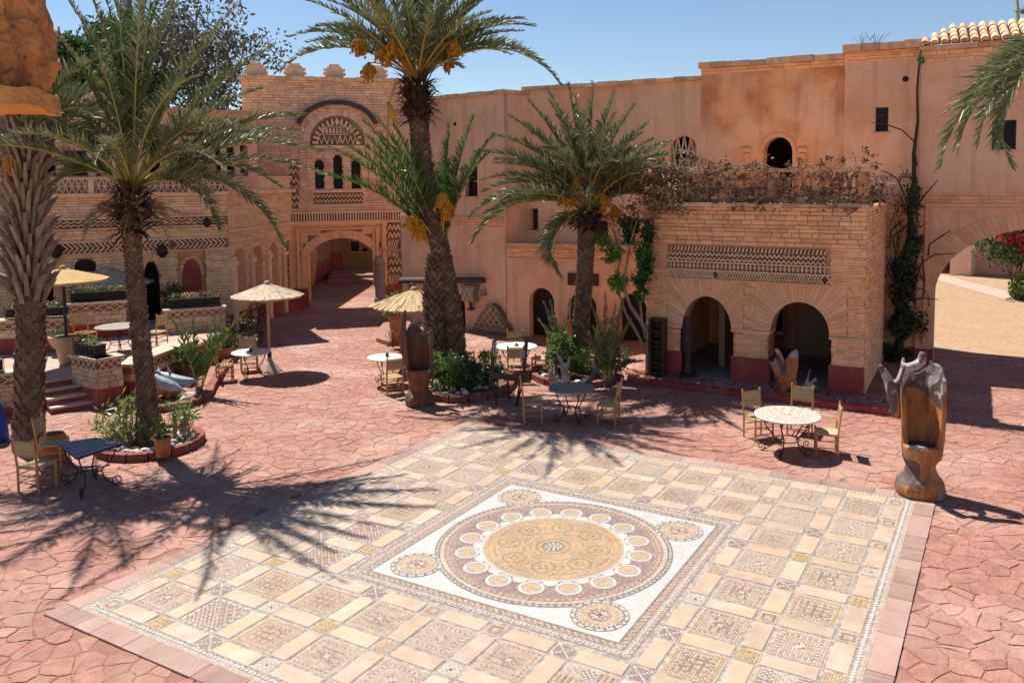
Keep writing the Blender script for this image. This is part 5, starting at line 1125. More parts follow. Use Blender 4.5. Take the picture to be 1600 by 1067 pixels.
tree('leafy_tree', 'dense dark green tree behind the terrace house roof', D(160, 300, 44).xy.to_3d(), 15.2, 4.4, 22000, .3, 'leaf_tree', 5, limbs=14, trunk_r=.4, clump=.5)
tree('leafy_tree', 'dark green tree partly hidden by the rough rock at the left edge', D(105, 300, 41).xy.to_3d(), 15.0, 4.0, 18000, .3, 'leaf_tree', 6, limbs=12, trunk_r=.4, clump=.5)
tree('leafy_tree', 'low blue green tree top showing beside the gate tower', D(362, 300, 42).xy.to_3d(), 8.6, 1.8, 2500, .25, 'leaf_tree', 7, limbs=8, trunk_r=.2, clump=.8)
tree('distant_tree', 'small tree tip peeping over the orange house parapet', D(1222, 300, 34).xy.to_3d(), 10.0, 1.2, 900, .16, 'leaf_tree', 8, limbs=5, trunk_r=.15)
tree('overhanging_tree', 'sparse thin tree branches reaching in at the top right corner', D(1630, 300, 30).xy.to_3d(), 13.6, 3.4, 1500, .2, 'leaf_tree', 10, limbs=9, trunk_r=.25, lean=-1.2)
# weeds on the parapet
for u in (1345, 1368):
    c = C3.p(C3.at(u, 78)[0], z3+.2, -.1); m = MB()
    for i in range(9): a = RN.uniform(-.25, .25); m.tube([c+Vector((a*.3, 0, 0)), c+Vector((a, 0, .15)), c+Vector((a*1.6, 0, RN.uniform(.2, .35)))], .006, 3)
    tag(m.build('parapet_weed', 'vine_dark'), {1345: 'dry wispy weed growing on the parapet, left of the round vent hole', 1368: 'dry weed tuft on the parapet nearest above the small barred window'}[u], 'plant')

# shrub bed in the centre
def bed(name, label, pts, mt_k='kerb_red', h=.16, stones=60, seed=1, cen=None):
    r = random.Random(seed); c = Vector((sum(p[0] for p in pts)/len(pts), sum(p[1] for p in pts)/len(pts), 0)); t = thing(name, label, 'planting bed', c); m = MB()
    m.add([(p[0], p[1], h*.6) for p in pts], [tuple(range(len(pts)))]); m.build('soil', 'soil', t)
    n = len(pts)
    for i in range(n):
        a, b = Vector((*pts[i-1], 0)), Vector((*pts[i], 0)); L = (b-a).length; k = max(1, round(L/.32))
        for j in range(k):
            c1 = a.lerp(b, (j+.5)/k); m = MB(); m.box((c1.x, c1.y, h/2), (L/k-.012, .15, h+r.uniform(-.015, .015)), rz=math.atan2(b.y-a.y, b.x-a.x)); m.build('kerb_stone', mt_k, t)
    for i in range(stones):
        e = r.randrange(n); a, b = Vector((*pts[e-1], 0)), Vector((*pts[e], 0)); q = a.lerp(b, r.random()).lerp(c, r.uniform(.1, .45)); m = MB(); s = r.uniform(.04, .1); m.ball((q.x, q.y, h*.6+s*.3), (s, s*r.uniform(.7, 1), s*.6), 0, 7, 4); m.build('white_stone', 'pebble', t)
    return t
ell = lambda cx, cy, rx, ry_, n=16: [(cx+rx*math.cos(2*PI*i/n), cy+ry_*math.sin(2*PI*i/n)) for i in range(n)]
bed('round_bed', 'round red kerbed bed filled with pale stones around the left palm', ell(-7.65, 16.35, .95, .95), seed=2)
bed('shrub_bed', 'kerbed bed with white stones and dark shrubs below the tallest palm', ell(-1.75, 21.1, 1.25, 1.75, 18), seed=3)
bed('shrub_bed', 'low stone edged bed with bushes below the right centre palm', ell(1.15, 21.9, 1.15, 1.3, 16), seed=4, stones=30)
GL = ['leaf_green', 'leaf_light', 'leaf_dark']
shrub('bush', 'glossy dark green bush at the foot of the tallest palm, beside the carved chair', 'bush', (-2.0, 20.2, .1), [(-.2, 0, .5, .55, .45, .5, 1500, 0), (.35, .1, .4, .4, .4, .42, 900, 2), (-.3, -.2, .75, .35, .3, .25, 350, 1)], GL, 31)
shrub('bush', 'narrow green bush between the tallest palm and the wooden easel', 'bush', (-1.15, 20.5, .1), [(0, 0, .45, .4, .4, .45, 900, 0), (.1, -.1, .75, .3, .3, .2, 300, 1), (.2, 0, .3, .3, .3, .3, 300, 2)], GL, 32)
shrub('bush', 'light green leafy bush left of the right centre palm', 'bush', (.75, 21.6, .1), [(0, 0, .6, .5, .45, .55, 1300, 0), (-.1, -.2, .85, .4, .35, .3, 600, 1), (.5, -.2, .4, .4, .4, .4, 700, 0)], GL, 33)
shrub('bush', 'low tangled dark bush right of the right centre palm', 'bush', (1.9, 21.3, .1), [(0, 0, .35, .55, .4, .38, 800, 2), (.3, .2, .45, .35, .3, .35, 400, 0)], GL, 34)
shrub('bush', 'bush with pale leaves by the round slab and parasol, behind the left carved chair', 'bush', (-4.3, 25.6, .1), [(0, 0, .35, .3, .3, .3, 220, 1)], GL, 35)
shrub('oleander', 'sparse pale green oleander shoots in the bed left of the left palm', 'bush', (-8.1, 16.2, .1), [(0, 0, .5, .6, .4, .5, 240, 1), (-.3, 0, .3, .4, .3, .3, 80, 1), (.1, .2, .75, .35, .3, .3, 90, 1)], GL, 36, stems=26, stem_mt='vine_wood', size=.19, clump=3, sq=4.5)
shrub('oleander', 'small pale green shoots right of the left palm trunk', 'bush', (-7.15, 16.6, .1), [(0, 0, .6, .36, .3, .4, 170, 1)], GL, 37, stems=14, stem_mt='vine_wood', size=.18, clump=3, sq=4.5)
shrub('potted_bush', 'big dark leafy plant beside the red wall niche', 'plant', L1.p(L1.at(268, 480)[0], .64, .8), [(0, 0, .75, .5, .4, .6, 700, 2), (0, 0, .9, .35, .3, .35, 200, 0)], GL, 38)
shrub('corner_plants', 'dark mass of foliage against the wing wall by the standing parasol', 'plant', (-8.95, 26.2, 0), [(0, 0, .5, .45, .9, .6, 900, 2), (.1, -.8, .35, .4, .5, .4, 400, 0), (0, .8, 1.0, .3, .5, .5, 300, 2)], GL, 39)
shrub('flower_bush', 'big bush covered in red flowers beyond the gateway arch', 'bush', (20.9, 36.0, .2), [(0, 0, 2.5, 1.9, 1.2, 1.4, 3000, 0), (.6, -.9, 2.4, 1.7, .7, 1.1, 900, 3), (-.6, -.9, 2.9, 1.0, .5, .8, 250, 3), (0, -.4, 2.0, 2.0, 1.2, 1.2, 900, 2)], GL+['flower_red'], 40, size=.2, clump=1.2)
shrub('grass_bush', 'bright green ferny shrub below the red flowers beyond the arch', 'bush', (20.9, 34.9, .0), [(0, 0, .5, .9, .6, .6, 900, 1), (.9, 0, .6, .7, .5, .6, 500, 0)], GL, 41, size=.22)
def youngpalm(label, base, hub, tips, mats, seed, leaf=.3, group=None):
    r = random.Random(seed); t = thing('young_palm', label, 'palm', base, group=group); m = MB(); b = Vector(base); m.tube([Vector((0, 0, 0)), Vector((0, 0, .25))], [.12, .08], 7); m.build('stem', 'trunk', t, world=False); add_fronds(t, b+Vector((0, 0, .15)), tips, r, mats, 0, leaf=leaf, nl=60, rr=.018, bare=.2, wid=.034); return t
yb = G(312, 618); youngpalm('small palm with bright upright fronds above the dolphin sculptures', yb, None, [(264, 490, 0, .5), (288, 498, -.3, .2), (302, 500, .2, .1), (330, 495, -.2, .1), (345, 500, .1, .2), (382, 488, 0, .6), (360, 520, -.3, .5), (280, 530, -.4, .5)], ('leaf_palm_lush', 'rachis'), 51)
yb = G(948, 605); youngpalm('young feathery palm beside the round grey table and bed', yb, None, [(925, 470, 0, .3), (945, 458, .3, .1), (960, 475, -.2, .2), (985, 500, .2, .4), (905, 500, .3, .5), (1000, 565, -.3, 1.0), (890, 560, -.2, 1.0), (975, 470, .4, .2), (930, 510, -.5, .5), (915, 530, -.5, .7), (965, 520, -.5, .5)], ('leaf_palm', 'rachis'), 52, leaf=.34)
yb = G(872, 590); youngpalm('young palm with two pale arching fronds left of the right centre palm', yb, None, [(852, 472, .2, .5), (862, 470, 0, .3), (893, 475, .2, .2), (845, 500, -.2, .7)], ('leaf_palm', 'rachis'), 53, leaf=.3)
# dry vine on the balustrade
r = random.Random(61); dv = thing('dry_vine', 'tangled leafless vine stems with curled brown leaves over the balustrade', 'vine', PF.p(2, pzt)); m = MB(); ml = MB()
for i in range(150):
    s = r.uniform(-.2, pl-.1); z = zt0+r.uniform(-.1, .9); pts = []; a = r.uniform(-.4, .4)+(PI if r.random() < .5 else 0); z_ = z; s_ = s; o_ = r.uniform(-.1, .25)
    for k in range(7):
        pts.append(BF.p(s_, z_, o_)); a += r.uniform(-.6, .6); s_ += .16*math.cos(a); z_ += .16*math.sin(a)*.8; z_ = min(max(z_, zt0-.15), zt1+.25); o_ += r.uniform(-.06, .06)
    m.tube(pts, [r.choice((.006, .009, .014))]*7, 4, cap=False)
    if r.random() < .8:
        for k in range(5): p = pts[r.randrange(7)]; leafcloud(ml, p, (.12, .1, .1), r.randint(4, 9), .1, r, clump=0)
for i in range(16):
    s_, z_, pts = r.uniform(-.3, pl*.8), r.uniform(zt0, zt1), []
    for k in range(12): pts.append(BF.p(s_, z_, r.uniform(.02, .14))); s_ += r.uniform(.08, .22); z_ = min(max(z_+r.uniform(-.17, .17), zt0-.05), zt1+.1)
    m.tube(pts, [.024-.0015*k for k in range(12)], 5, cap=False)
for u, v in ((1283, 255), (1297, 248), (1316, 250), (1352, 235), (1370, 258), (1232, 258), (1250, 252), (1108, 270), (1137, 262), (1183, 258)):
    s, z = BF.at(u, v); m.tube([BF.p(s, zt1-.1, 0), BF.p(s+r.uniform(-.1, .1), z, .05)], .006, 4); leafcloud(ml, BF.p(s, z, .05), (.07, .07, .09), 26, .1, r, clump=0)
m.tube([BF.p(*BF.at(1118, 268), 0), BF.p(*BF.at(1105, 252), .2), BF.p(*BF.at(1085, 238), .2), BF.p(*BF.at(1062, 235), .2)], .015, 5); m.tube([BF.p(*BF.at(1352, 268), 0), BF.p(*BF.at(1380, 285), .3), BF.p(*BF.at(1402, 288), .3)], .012, 5)
m.build('vine_stems', 'vine_wood', dv, kind='stuff'); ml.build('dead_leaves', 'leaf_brown', dv, kind='stuff')
# climbing vine at the left corner of the portico
cv = thing('climbing_vine', 'leafy vine with pale curving stems climbing the left corner of the brick portico', 'vine', G(1010, 586, .14)); m = MB(); ml = MB(); VF = PF.off(.35); r = random.Random(62)
def vp(u, v, o=0.0): s, z = VF.at(u, v, o); return VF.p(s, z, o)
m.tube([vp(1012, 585), vp(1012, 520), vp(1000, 500), vp(985, 478), vp(975, 450), (vp(978, 420)), vp(985, 380), vp(995, 345)], [.06, .055, .05, .045, .04, .035, .03, .02], 6)
m.tube([vp(1008, 545), vp(995, 520), vp(978, 490), vp(968, 462), vp(962, 430), vp(975, 390)], [.045, .04, .035, .03, .025, .02], 6); m.tube([vp(1008, 530), vp(1003, 500), vp(1000, 470)], .03, 5)
for i in range(26):
    u, v = r.uniform(955, 1015), r.uniform(315, 440); pts = [vp(u, v, r.uniform(-.4, .2))]
    for k in range(5): u += r.uniform(-10, 10); v += r.uniform(-16, 12); pts.append(vp(u, v, r.uniform(-.3, .2)))
    m.tube(pts, .012, 4, cap=False)
for u, v, ru, rv, n, mi in ((955, 395, 18, 14, 330, 1), (965, 440, 16, 16, 260, 1), (1008, 400, 12, 40, 620, 0), (1000, 430, 14, 25, 380, 0), (985, 360, 24, 22, 350, 2), (1012, 365, 8, 20, 160, 2), (940, 375, 12, 12, 140, 1), (1000, 460, 10, 14, 90, 0)):
    leafcloud(ml, vp(u, v), (ru*.0165, .25, rv*.0165), n, .13, r, mi, clump=2, sq=1.5)
m.build('vine_stems', 'vine_wood', cv, True); ml.build('leaves', GL, cv)
dm = MB(); dl = MB(); t = thing('dead_vine_top', 'brown dead vine mass under the right centre palm crown beside the portico roof', 'vine', vp(975, 335))
for i in range(50):
    u, v = r.uniform(960, 1060), r.uniform(275, 335); pts = []
    for k in range(6): pts.append(vp(u, v, r.uniform(-.4, .3))); u += r.uniform(-12, 12); v += r.uniform(-9, 11)
    dm.tube(pts, r.choice((.006, .01)), 4, cap=False); leafcloud(dl, pts[2], (.15, .15, .12), 14, .1, r, clump=0)
dm.build('vine_stems', 'vine_wood', t, kind='stuff'); dl.build('dead_leaves', 'leaf_brown', t, kind='stuff')
# dark climber on the corner of the gateway
cw = thing('corner_climber', 'dark climbing plant on a thick stem up the wall corner left of the gateway arch', 'vine', C3.p(C3.at(1405, 570)[0], 0, .3)); m = MB(); ml = MB(); KC = EW.off(.15); r = random.Random(63)
def wp(u, v, o=0.0): s, z = KC.at(u, v, o); return KC.p(s, z, o)
for off, rr2 in ((0, 1), (5, .6), (-5, .5)):
    m.tube([wp(1408+off*1.6, 578), wp(1404-off, 540), wp(1412+off, 500), wp(1410-off*.8, 465), wp(1419+off*.6, 430), wp(1416-off, 395), wp(1424+off, 360), wp(1421-off*.5, 325), wp(1428+off*.4, 285), wp(1428-off*.3, 240), wp(1434+off*.2, 190), wp(1433, 140), wp(1438, 78)], [x*rr2 for x in (.11, .10, .10, .11, .09, .09, .08, .075, .06, .05, .035, .03, .02)], 6)
for P_ in ([(1432, 260), (1428, 222), (1410, 204), (1388, 196), (1362, 192)], [(1415, 310), (1402, 280), (1390, 272), (1376, 266)], [(1430, 325), (1445, 305), (1465, 282)], [(1425, 460), (1440, 410), (1460, 398), (1492, 396)], [(1450, 400), (1452, 382), (1470, 370), (1486, 360)], [(1418, 470), (1440, 466), (1467, 468)], [(1418, 420), (1440, 400), (1445, 440), (1443, 465)], [(1410, 345), (1392, 360), (1390, 385), (1370, 395)], [(1420, 350), (1395, 370), (1400, 400), (1380, 440)]):
    m.tube([wp(u, v, .12) for u, v in P_], [.028]+[.02]*(len(P_)-2)+[.012], 5)
for i in range(30):
    u, v = r.uniform(1390, 1440), r.uniform(290, 480); pts = []
    for k in range(6): pts.append(wp(u, v, r.uniform(0, .2))); u += r.uniform(-9, 9); v += r.uniform(-5, 18)
    m.tube(pts, .012, 4, cap=False)
for u, v, ru, rv, n, mi in ((1400, 515, 27, 50, 2600, 2), (1396, 560, 28, 24, 1100, 2), (1410, 440, 22, 40, 900, 2), (1420, 380, 20, 34, 480, 2), (1426, 320, 12, 40, 260, 2), (1428, 340, 8, 12, 40, 1), (1418, 392, 12, 5, 30, 1), (1440, 500, 8, 30, 120, 2), (1370, 310, 8, 30, 150, 2), (1437, 90, 5, 8, 40, 0)):
    leafcloud(ml, wp(u, v, .15), (ru*.0175, .3, rv*.0175), n, .13, r, mi, clump=1.2)
m.build('vine_stems', 'vine_dark', cw, True); ml.build('leaves', GL, cw)

# ================================================================== CAFE TERRACE (left)
tz = .62
ter = thing('cafe_terrace', 'raised cafe terrace paved in pale stone before the long brick house', 'terrace', (-12, 22, 0))
tp = [(-20, 18.1), (-11.42, 19.34), (-10.94, 19.76), (-10.3, 19.9), (-9.45, 23.0), (-9.4, 25.2), (-10.6, 28.9), (-20, 24.5)]
m = MB(); m.add([(x, y, tz) for x, y in tp]+[(x, y, 0) for x, y in tp], [tuple(range(8))]+[(i, i+8, (i+1) % 8+8, (i+1) % 8) for i in range(8)]); m.build('terrace_body', 'red_paint', ter)
m = MB()
for i in range(30):
    for j in range(26):
        x, y = -18+i*.32, 18.2+j*.4+(.2 if i % 2 else 0)
        if inpoly([(a*.99-.1, b+.05 if b < 22 else b-.05) for a, b in tp], x, y): m.box((x, y, tz+.006), (.305, .385, .02))
m.build('terrace_paving', 'path_pale', ter, kind='stuff')
sd = Vector((.74, .66, 0)).normalized(); sn = Vector((.66, -.74, 0)).normalized()   # along the treads, and down the flight
step = thing('terrace_steps', 'four red and stone steps climbing to the cafe terrace', 'steps', (-11, 19.2, 0)); so_ = Vector((-11.42, 19.34, 0))
for k in range(4):
    f = 3-k; o = so_+sn*(.27*f); w0, w1 = -.1-.0*f, .72+.10*f; m = MB(); a, b = o+sd*w0, o+sd*w1; z0, z1 = 0, .155*(k+1); back = -sn*.33*1
    m.add([a, b, b-sn*.9, a-sn*.9]+[p+Vector((0, 0, z1-.04)) for p in (a, b, b-sn*.9, a-sn*.9)], [(0, 1, 5, 4), (1, 2, 6, 5), (4, 5, 6, 7), (2, 3, 7, 6), (3, 0, 4, 7)]); s_ = m.build('step', 'red_paint', step)
    m = MB(); c = (a+b)/2-sn*.13+Vector((0, 0, z1-.02)); m.box(c, ((b-a).length+.04, .31, .045), rz=math.atan2(sd.y, sd.x)); m.build('tread', 'cap_stone', s_)
def lowwall(label, a, b, z0, z1, n, pier=False, th=.35, name='lattice_wall', base=.0, red=.3, rub=.25):
    F = Fac(a, b); t = thing(name, label, 'low wall', (a[0], a[1], z0)); L = F.len; lat = .2
    m = MB(); m.fbox(F, 0, L, z0, z0+red, -th, 0); m.build('red_base', 'red_paint', t)
    if rub > 0:
        m = MB(); m.fbox(F, 0.01, L-.01, z0+red, z1-.07-lat, -th+.02, -.02); m.build('core', 'mortar', t); bricks(F, 0, L, z0+red, z1-.07-lat, t, 'rubble', .13, .24, proud=.03, indiv=60, out=-.02, name='rubble_stone')
    m = MB(); m.fbox(F, .02, L-.02, z1-.07-lat, z1-.07, -th+.03, -.035); m.build('panel_core', 'lattice_back', t); lattice(F, 0, L, z1-.07-lat, z1-.07, t, n, .028, .0+.004, back=None)
    m = MB(); m.fbox(F, -.04, L+.04, z1-.07, z1, -th-.04, .05); m.build('cap', 'cap_stone', t)
    return F, t
A_, B_ = (-10.98, 19.62), (-10.12, 19.02); PW = .75
lowwall('stone pier with white lattice band and iron planter at the top of the steps', (-11.04, 19.72), (-10.12, 19.12), 0, 1.18, 5, th=.4, name='lattice_pier', red=.45)
lowwall('short return of the pier, its lattice side facing the plaza', (-10.08, 19.12), (-9.72, 19.55), 0, 1.18, 3, th=.4, name='lattice_pier', red=.45)
lowwall('long low lattice wall running back behind the dolphin sculptures', (-9.72, 19.9), (-9.35, 23.0), 0, .88, 13, th=.5, red=.45, rub=0.1)
lowwall('low lattice wall with flat cap left of the steps', (-14.5, 16.9), (-11.75, 18.7), 0, 1.0, 12, th=.4, red=.2, rub=.3)
lowwall('raised lattice planter wall behind the yellow parasol', (-15.2, 22.1), (-12.85, 22.7), tz, tz+.95, 9, th=.4, red=.45)
lowwall('farther lattice planter wall beside the pale straw parasol', (-13.6, 24.3), (-12.2, 24.9), tz, tz+1.1, 5, th=.4, red=.45)
lowwall('lattice planter wall below the red niche', (-11.2, 25.2), (-9.6, 25.9), tz-.3, tz+.75, 7, th=.4, red=.3)
def planter(label, c, w, rz, flowers, seed, d=.3, h=.28):
    t = thing('iron_planter', label, 'planter', c, rz); m = MB(); m.box((0, 0, .03+h/2), (w-.04, d-.04, h-.04)); m.build('trough', 'iron', t, world=False); m = MB()
    for z in (.03, h): m.tube([(-w/2, -d/2, z), (w/2, -d/2, z), (w/2, d/2, z), (-w/2, d/2, z), (-w/2, -d/2, z)], .012, 4)
    n = int(w/.16)
    for i in range(n+1):
        x = -w/2+w*i/n; m.tube([(x, -d/2, 0), (x, -d/2, h+.04)], .009, 4)
        if i < n: m.tube([(x+.08+.06*math.cos(a), -d/2, h*.5+.09*math.sin(a)) for a in np.linspace(0, 2*PI, 9)], .007, 4)
    for x in (-w/2, w/2): m.ball((x, -d/2, h+.07), .03, 0, 6, 4)
    m.build('iron_frame', 'iron', t, world=False); r = random.Random(seed); m = MB()
    for k in range(int(w/.2)): leafcloud(m, (-w/2+.1+.2*k, 0, h+.07), (.14, .14, .1), 40, .08, r, r.choice((0, 1, 2)), clump=0)
    if flowers: leafcloud(m, (0, 0, h+.12), (w*.45, .15, .07), 110 if flowers > 1 else 40, .06, r, 3, clump=0)
    m.build('plants', GL+['flower_pink'], t, world=False); return t
planter('black iron planter on the stone pier beside the steps', (-10.5, 19.6, 1.18), .95, rad(-34), 0, 1)
planter('black iron planter with pink and green flowers behind the yellow parasol', (-13.55, 22.7, tz+.95), 1.5, rad(14), 2, 2)
planter('farther black iron planter with pale green plants by the small arched window', (-13.0, 24.9, tz+1.1), 1.5, rad(23), 1, 3)
planter('black iron planter with pale flowers below the red niche', (-10.5, 25.8, tz+.75), 1.5, rad(23), 2, 4)
planter('black iron planter with red flowers left of the thick palm', (-15.2, 22.3, tz+.95), 1.0, rad(14), 2, 5)
planter('black iron planter with leafy plant at the far left edge, lower wall', (-12.4, 18.5, 1.0), .9, rad(33), 0, 6)
def pot(name, label, c, prof, mt, plant=None, seed=1, rim=True):
    t = thing(name, label, 'pot', c); m = MB(); m.lathe(prof, n=18, closed=True); m.build('pot_body', mt, t, True, world=False)
    zt_, rt = prof[-1][1], prof[-1][0]; m = MB(); m.lathe([(rt*.8, zt_-.03), (rt*.8, zt_+.004)], n=14); m.build('soil', 'soil', t, world=False)
    if plant: m = MB(); r = random.Random(seed); leafcloud(m, (0, 0, zt_+plant[2]*.6), plant[:3], plant[3], plant[4], r, 0, clump=0); m.build('plant', plant[5], t, world=False)
    return t
pot('flower_pot', 'bright orange pot beside the lattice pier', G(190, 622), [(.13, 0), (.15, .05), (.2, .3), (.22, .32), (.19, .34)], 'pot_orange', (.1, .1, .2, 40, .12, 'leaf_green'))
pot('large_pot', 'tall tan pot holding the black pole of the yellow parasol', (-11.9, 21.1, tz), [(.16, 0), (.2, .1), (.27, .55), (.3, .7), (.28, .74)], 'pot_tan')
pot('flower_pot', 'tan bowl with pink flowers on the ledge right of the thick palm', (-12.75, 22.2, tz+.2), [(.12, 0), (.22, .2), (.25, .32), (.22, .33)], 'pot_tan', (.2, .2, .12, 160, .08, 'leaf_green'))
pot('terracotta_pot', 'terracotta pot beside the left palm trunk', G(255, 712, .1), [(.13, 0), (.15, .3), (.17, .32), (.15, .36)], 'terracotta', (.15, .15, .25, 60, .16, 'leaf_light'))
pot('terracotta_pot', 'open terracotta jar behind the blue topped table', (-9.15, 15.6, 0), [(.2, 0), (.26, .2), (.24, .42), (.2, .48), (.2, .5)], 'terracotta')
pot('flower_pot', 'tan pot with yellow flowers near the cafe chairs', G(331, 568), [(.14, 0), (.2, .14), (.22, .3), (.19, .32)], 'pot_tan', (.2, .2, .1, 130, .08, 'flower_pink'))
pot('flower_pot', 'wide terracotta planter below the wing wall', (-9.1, 24.2, 0), [(.25, 0), (.3, .2), (.33, .4), (.3, .42)], 'terracotta', (.35, .3, .3, 260, .15, 'leaf_green'))
pot('flower_pot', 'dark pot holding spiky leaves behind the small palm', G(288, 598), [(.18, 0), (.22, .3), (.24, .5), (.2, .52)], 'trunk_dark', (.25, .25, .3, 120, .2, 'leaf_green'))
pot('clay_jar', 'slim orange clay pot on the round red slab under the straw parasol', (-4.25, 25.7, .15), [(.16, 0), (.14, .2), (.2, .7), (.22, .95), (.18, 1.0)], 'terracotta', (.3, .3, .35, 160, .25, 'leaf_light'))
m = MB(); q = [G(588, 535, .0), G(606, 541, 0), G(645, 541, 0), G(650, 520, 0), G(640, 508, 0), G(600, 510, 0), G(589, 522, 0)]; m.add([(p.x, p.y, .15) for p in q]+[(p.x, p.y, 0) for p in q], [tuple(range(7))]+[(i, i+7, (i+1) % 7+7, (i+1) % 7) for i in range(7)]); tag(m.build('raised_slab', 'flag_red'), 'low rounded red stone slab beside the straw parasol', 'slab')
kb = thing('side_kerb', 'low red kerb and ledge running from the steps past the dolphins towards the wing', 'kerb', (-8.7, 20, 0)); ks = [G(170, 640), G(225, 648), G(300, 636), G(326, 620), G(330, 610), G(353, 573), G(385, 545)]
for i in range(len(ks)-1):
    a, b = ks[i], ks[i+1]; k = max(1, round((b-a).length/.5))
    for j in range(k): c = a.lerp(b, (j+.5)/k); m = MB(); m.box((c.x, c.y, .08), ((b-a).length/k-.012, .2, .16), rz=math.atan2(b.y-a.y, b.x-a.x)); m.build('kerb_stone', 'kerb_red', kb)

# parasols
def parasol(label, base, h, r, drop, top_mt, pole_mt, pole_r=.04, foot='cone', under='canvas_yellow', group='parasols', square=False, tilt=0, rag=.02):
    t = thing('parasol', label, 'parasol', base, rad(20) if square else 0, group=group); n = 48 if not square else 4; rr_ = random.Random(int(r*100)); m = MB(); k = 9
    if top_mt.startswith('straw') and not square:
        for tier in range(4):
            f0, f1 = tier*.25, (tier+1)*.25+.05; ns = 26+26*tier
            for j in range(ns):
                a = 2*PI*(j+rr_.uniform(-.3, .3))/ns; w = PI/ns*1.25; r1 = r*f1*(1+rr_.uniform(-rag, rag)*1.2); r0 = r*f0*.97; zz = rr_.uniform(0, .014); z0_, z1_ = h-drop*f0+.012+zz, h-drop*f1-.004*(3-tier)*0+zz
                m.add([(r0*math.cos(a-w), r0*math.sin(a-w), z0_), (r0*math.cos(a+w), r0*math.sin(a+w), z0_), (r1*math.cos(a+w*.9), r1*math.sin(a+w*.9), z1_), (r1*math.cos(a-w*.9), r1*math.sin(a-w*.9), z1_+.004)], [(0, 1, 2, 3)])
    for i in range(0 if (top_mt.startswith('straw') and not square) else k):
        f0, f1 = i/k, (i+1)/k+.03; m_n = 40 if not square else 4
        ro, ri = r*f1, r*f0; zo, zi = h-drop*f1-.004*(k-i)*0, h-drop*f0+.012
        vs = []
        for rr2, z in ((ri, zi), (ro, zo)):
            for j in range(m_n): a = 2*PI*j/m_n+(PI/4 if square else 0); jj = 1+(rr_.uniform(-rag, rag) if rr2 == ro else 0); vs.append((rr2*math.cos(a)*jj, rr2*math.sin(a)*jj, z+rr_.uniform(-.006, .006)))
        m.add(vs, [(j, (j+1) % m_n, m_n+(j+1) % m_n, m_n+j) for j in range(m_n)])
    m.ball((0, 0, h+.02), (.09, .09, .06), 0, 8, 4); m.build('canopy', top_mt, t, world=False)
    m = MB(); m_n = n; m.add([(0, 0, h-.05)]+[(r*.985*math.cos(2*PI*j/m_n+(PI/4 if square else 0)), r*.985*math.sin(2*PI*j/m_n+(PI/4 if square else 0)), h-drop-.03) for j in range(m_n)], [(0, 1+(j+1) % m_n, 1+j) for j in range(m_n)])
    vs = [(r*.985*math.cos(2*PI*j/m_n+(PI/4 if square else 0)), r*.985*math.sin(2*PI*j/m_n+(PI/4 if square else 0)), z) for z in (h-drop-.07, h-drop-.005) for j in range(m_n)]; m.add(vs, [(j, (j+1) % m_n, m_n+(j+1) % m_n, m_n+j) for j in range(m_n)]); m.build('lining', under, t, world=False)
    m = MB(); m.tube([(0, 0, .02), (0, 0, h)], pole_r, 8); m.build('pole', pole_mt, t, world=False)
    for j in range(8): a = 2*PI*j/8; m = MB(); m.tube([(.04*math.cos(a), .04*math.sin(a), h-.08), (r*.95*math.cos(a), r*.95*math.sin(a), h-drop-.06)], .012, 4); m.build('rib', pole_mt, t, world=False)
    if foot == 'cone': m = MB(); m.lathe([(.36, 0), (.34, .04), (.08, .3), (.06, .4)], n=8); m.build('foot', 'path_pale', t, world=False); m = MB(); m.tube([(0, 0, .4), (0, 0, .56)], .06, 8); m.build('collar', 'iron', t, world=False)
    elif foot == 'flat': m = MB(); m.lathe([(.3, 0), (.3, .07), (.07, .1)], n=12); m.build('foot', 'gray_stone', t, world=False)
    return t
u2 = G(422, 580); parasol('straw parasol on a bamboo pole with pink cone foot beside the far round table', (u2.x, u2.y, 0), D(411, 443, u2.y).z, .92, .32, 'straw_pale', 'bamboo')
parasol('yellow canvas parasol on a black pole over the cafe terrace', (-11.9, 21.1, tz), D(118, 419, 21.1).z-tz, 1.0, .28, 'canvas_yellow', 'iron', foot=None)
s2 = G(168, 508, tz); parasol('pale shaggy straw parasol farthest left behind the yellow one', (s2.x, s2.y, tz), D(170, 418, s2.y).z-tz, 1.35, .5, 'straw_pale', 'bamboo', foot='flat', rag=.04)
s3_ = G(655, 570); parasol('straw parasol half hidden by the tallest palm trunk', (-3.3, 23.2, 0), D(650, 452, 23.2).z, 1.15, .42, 'straw', 'bamboo', foot='flat', rag=.05)

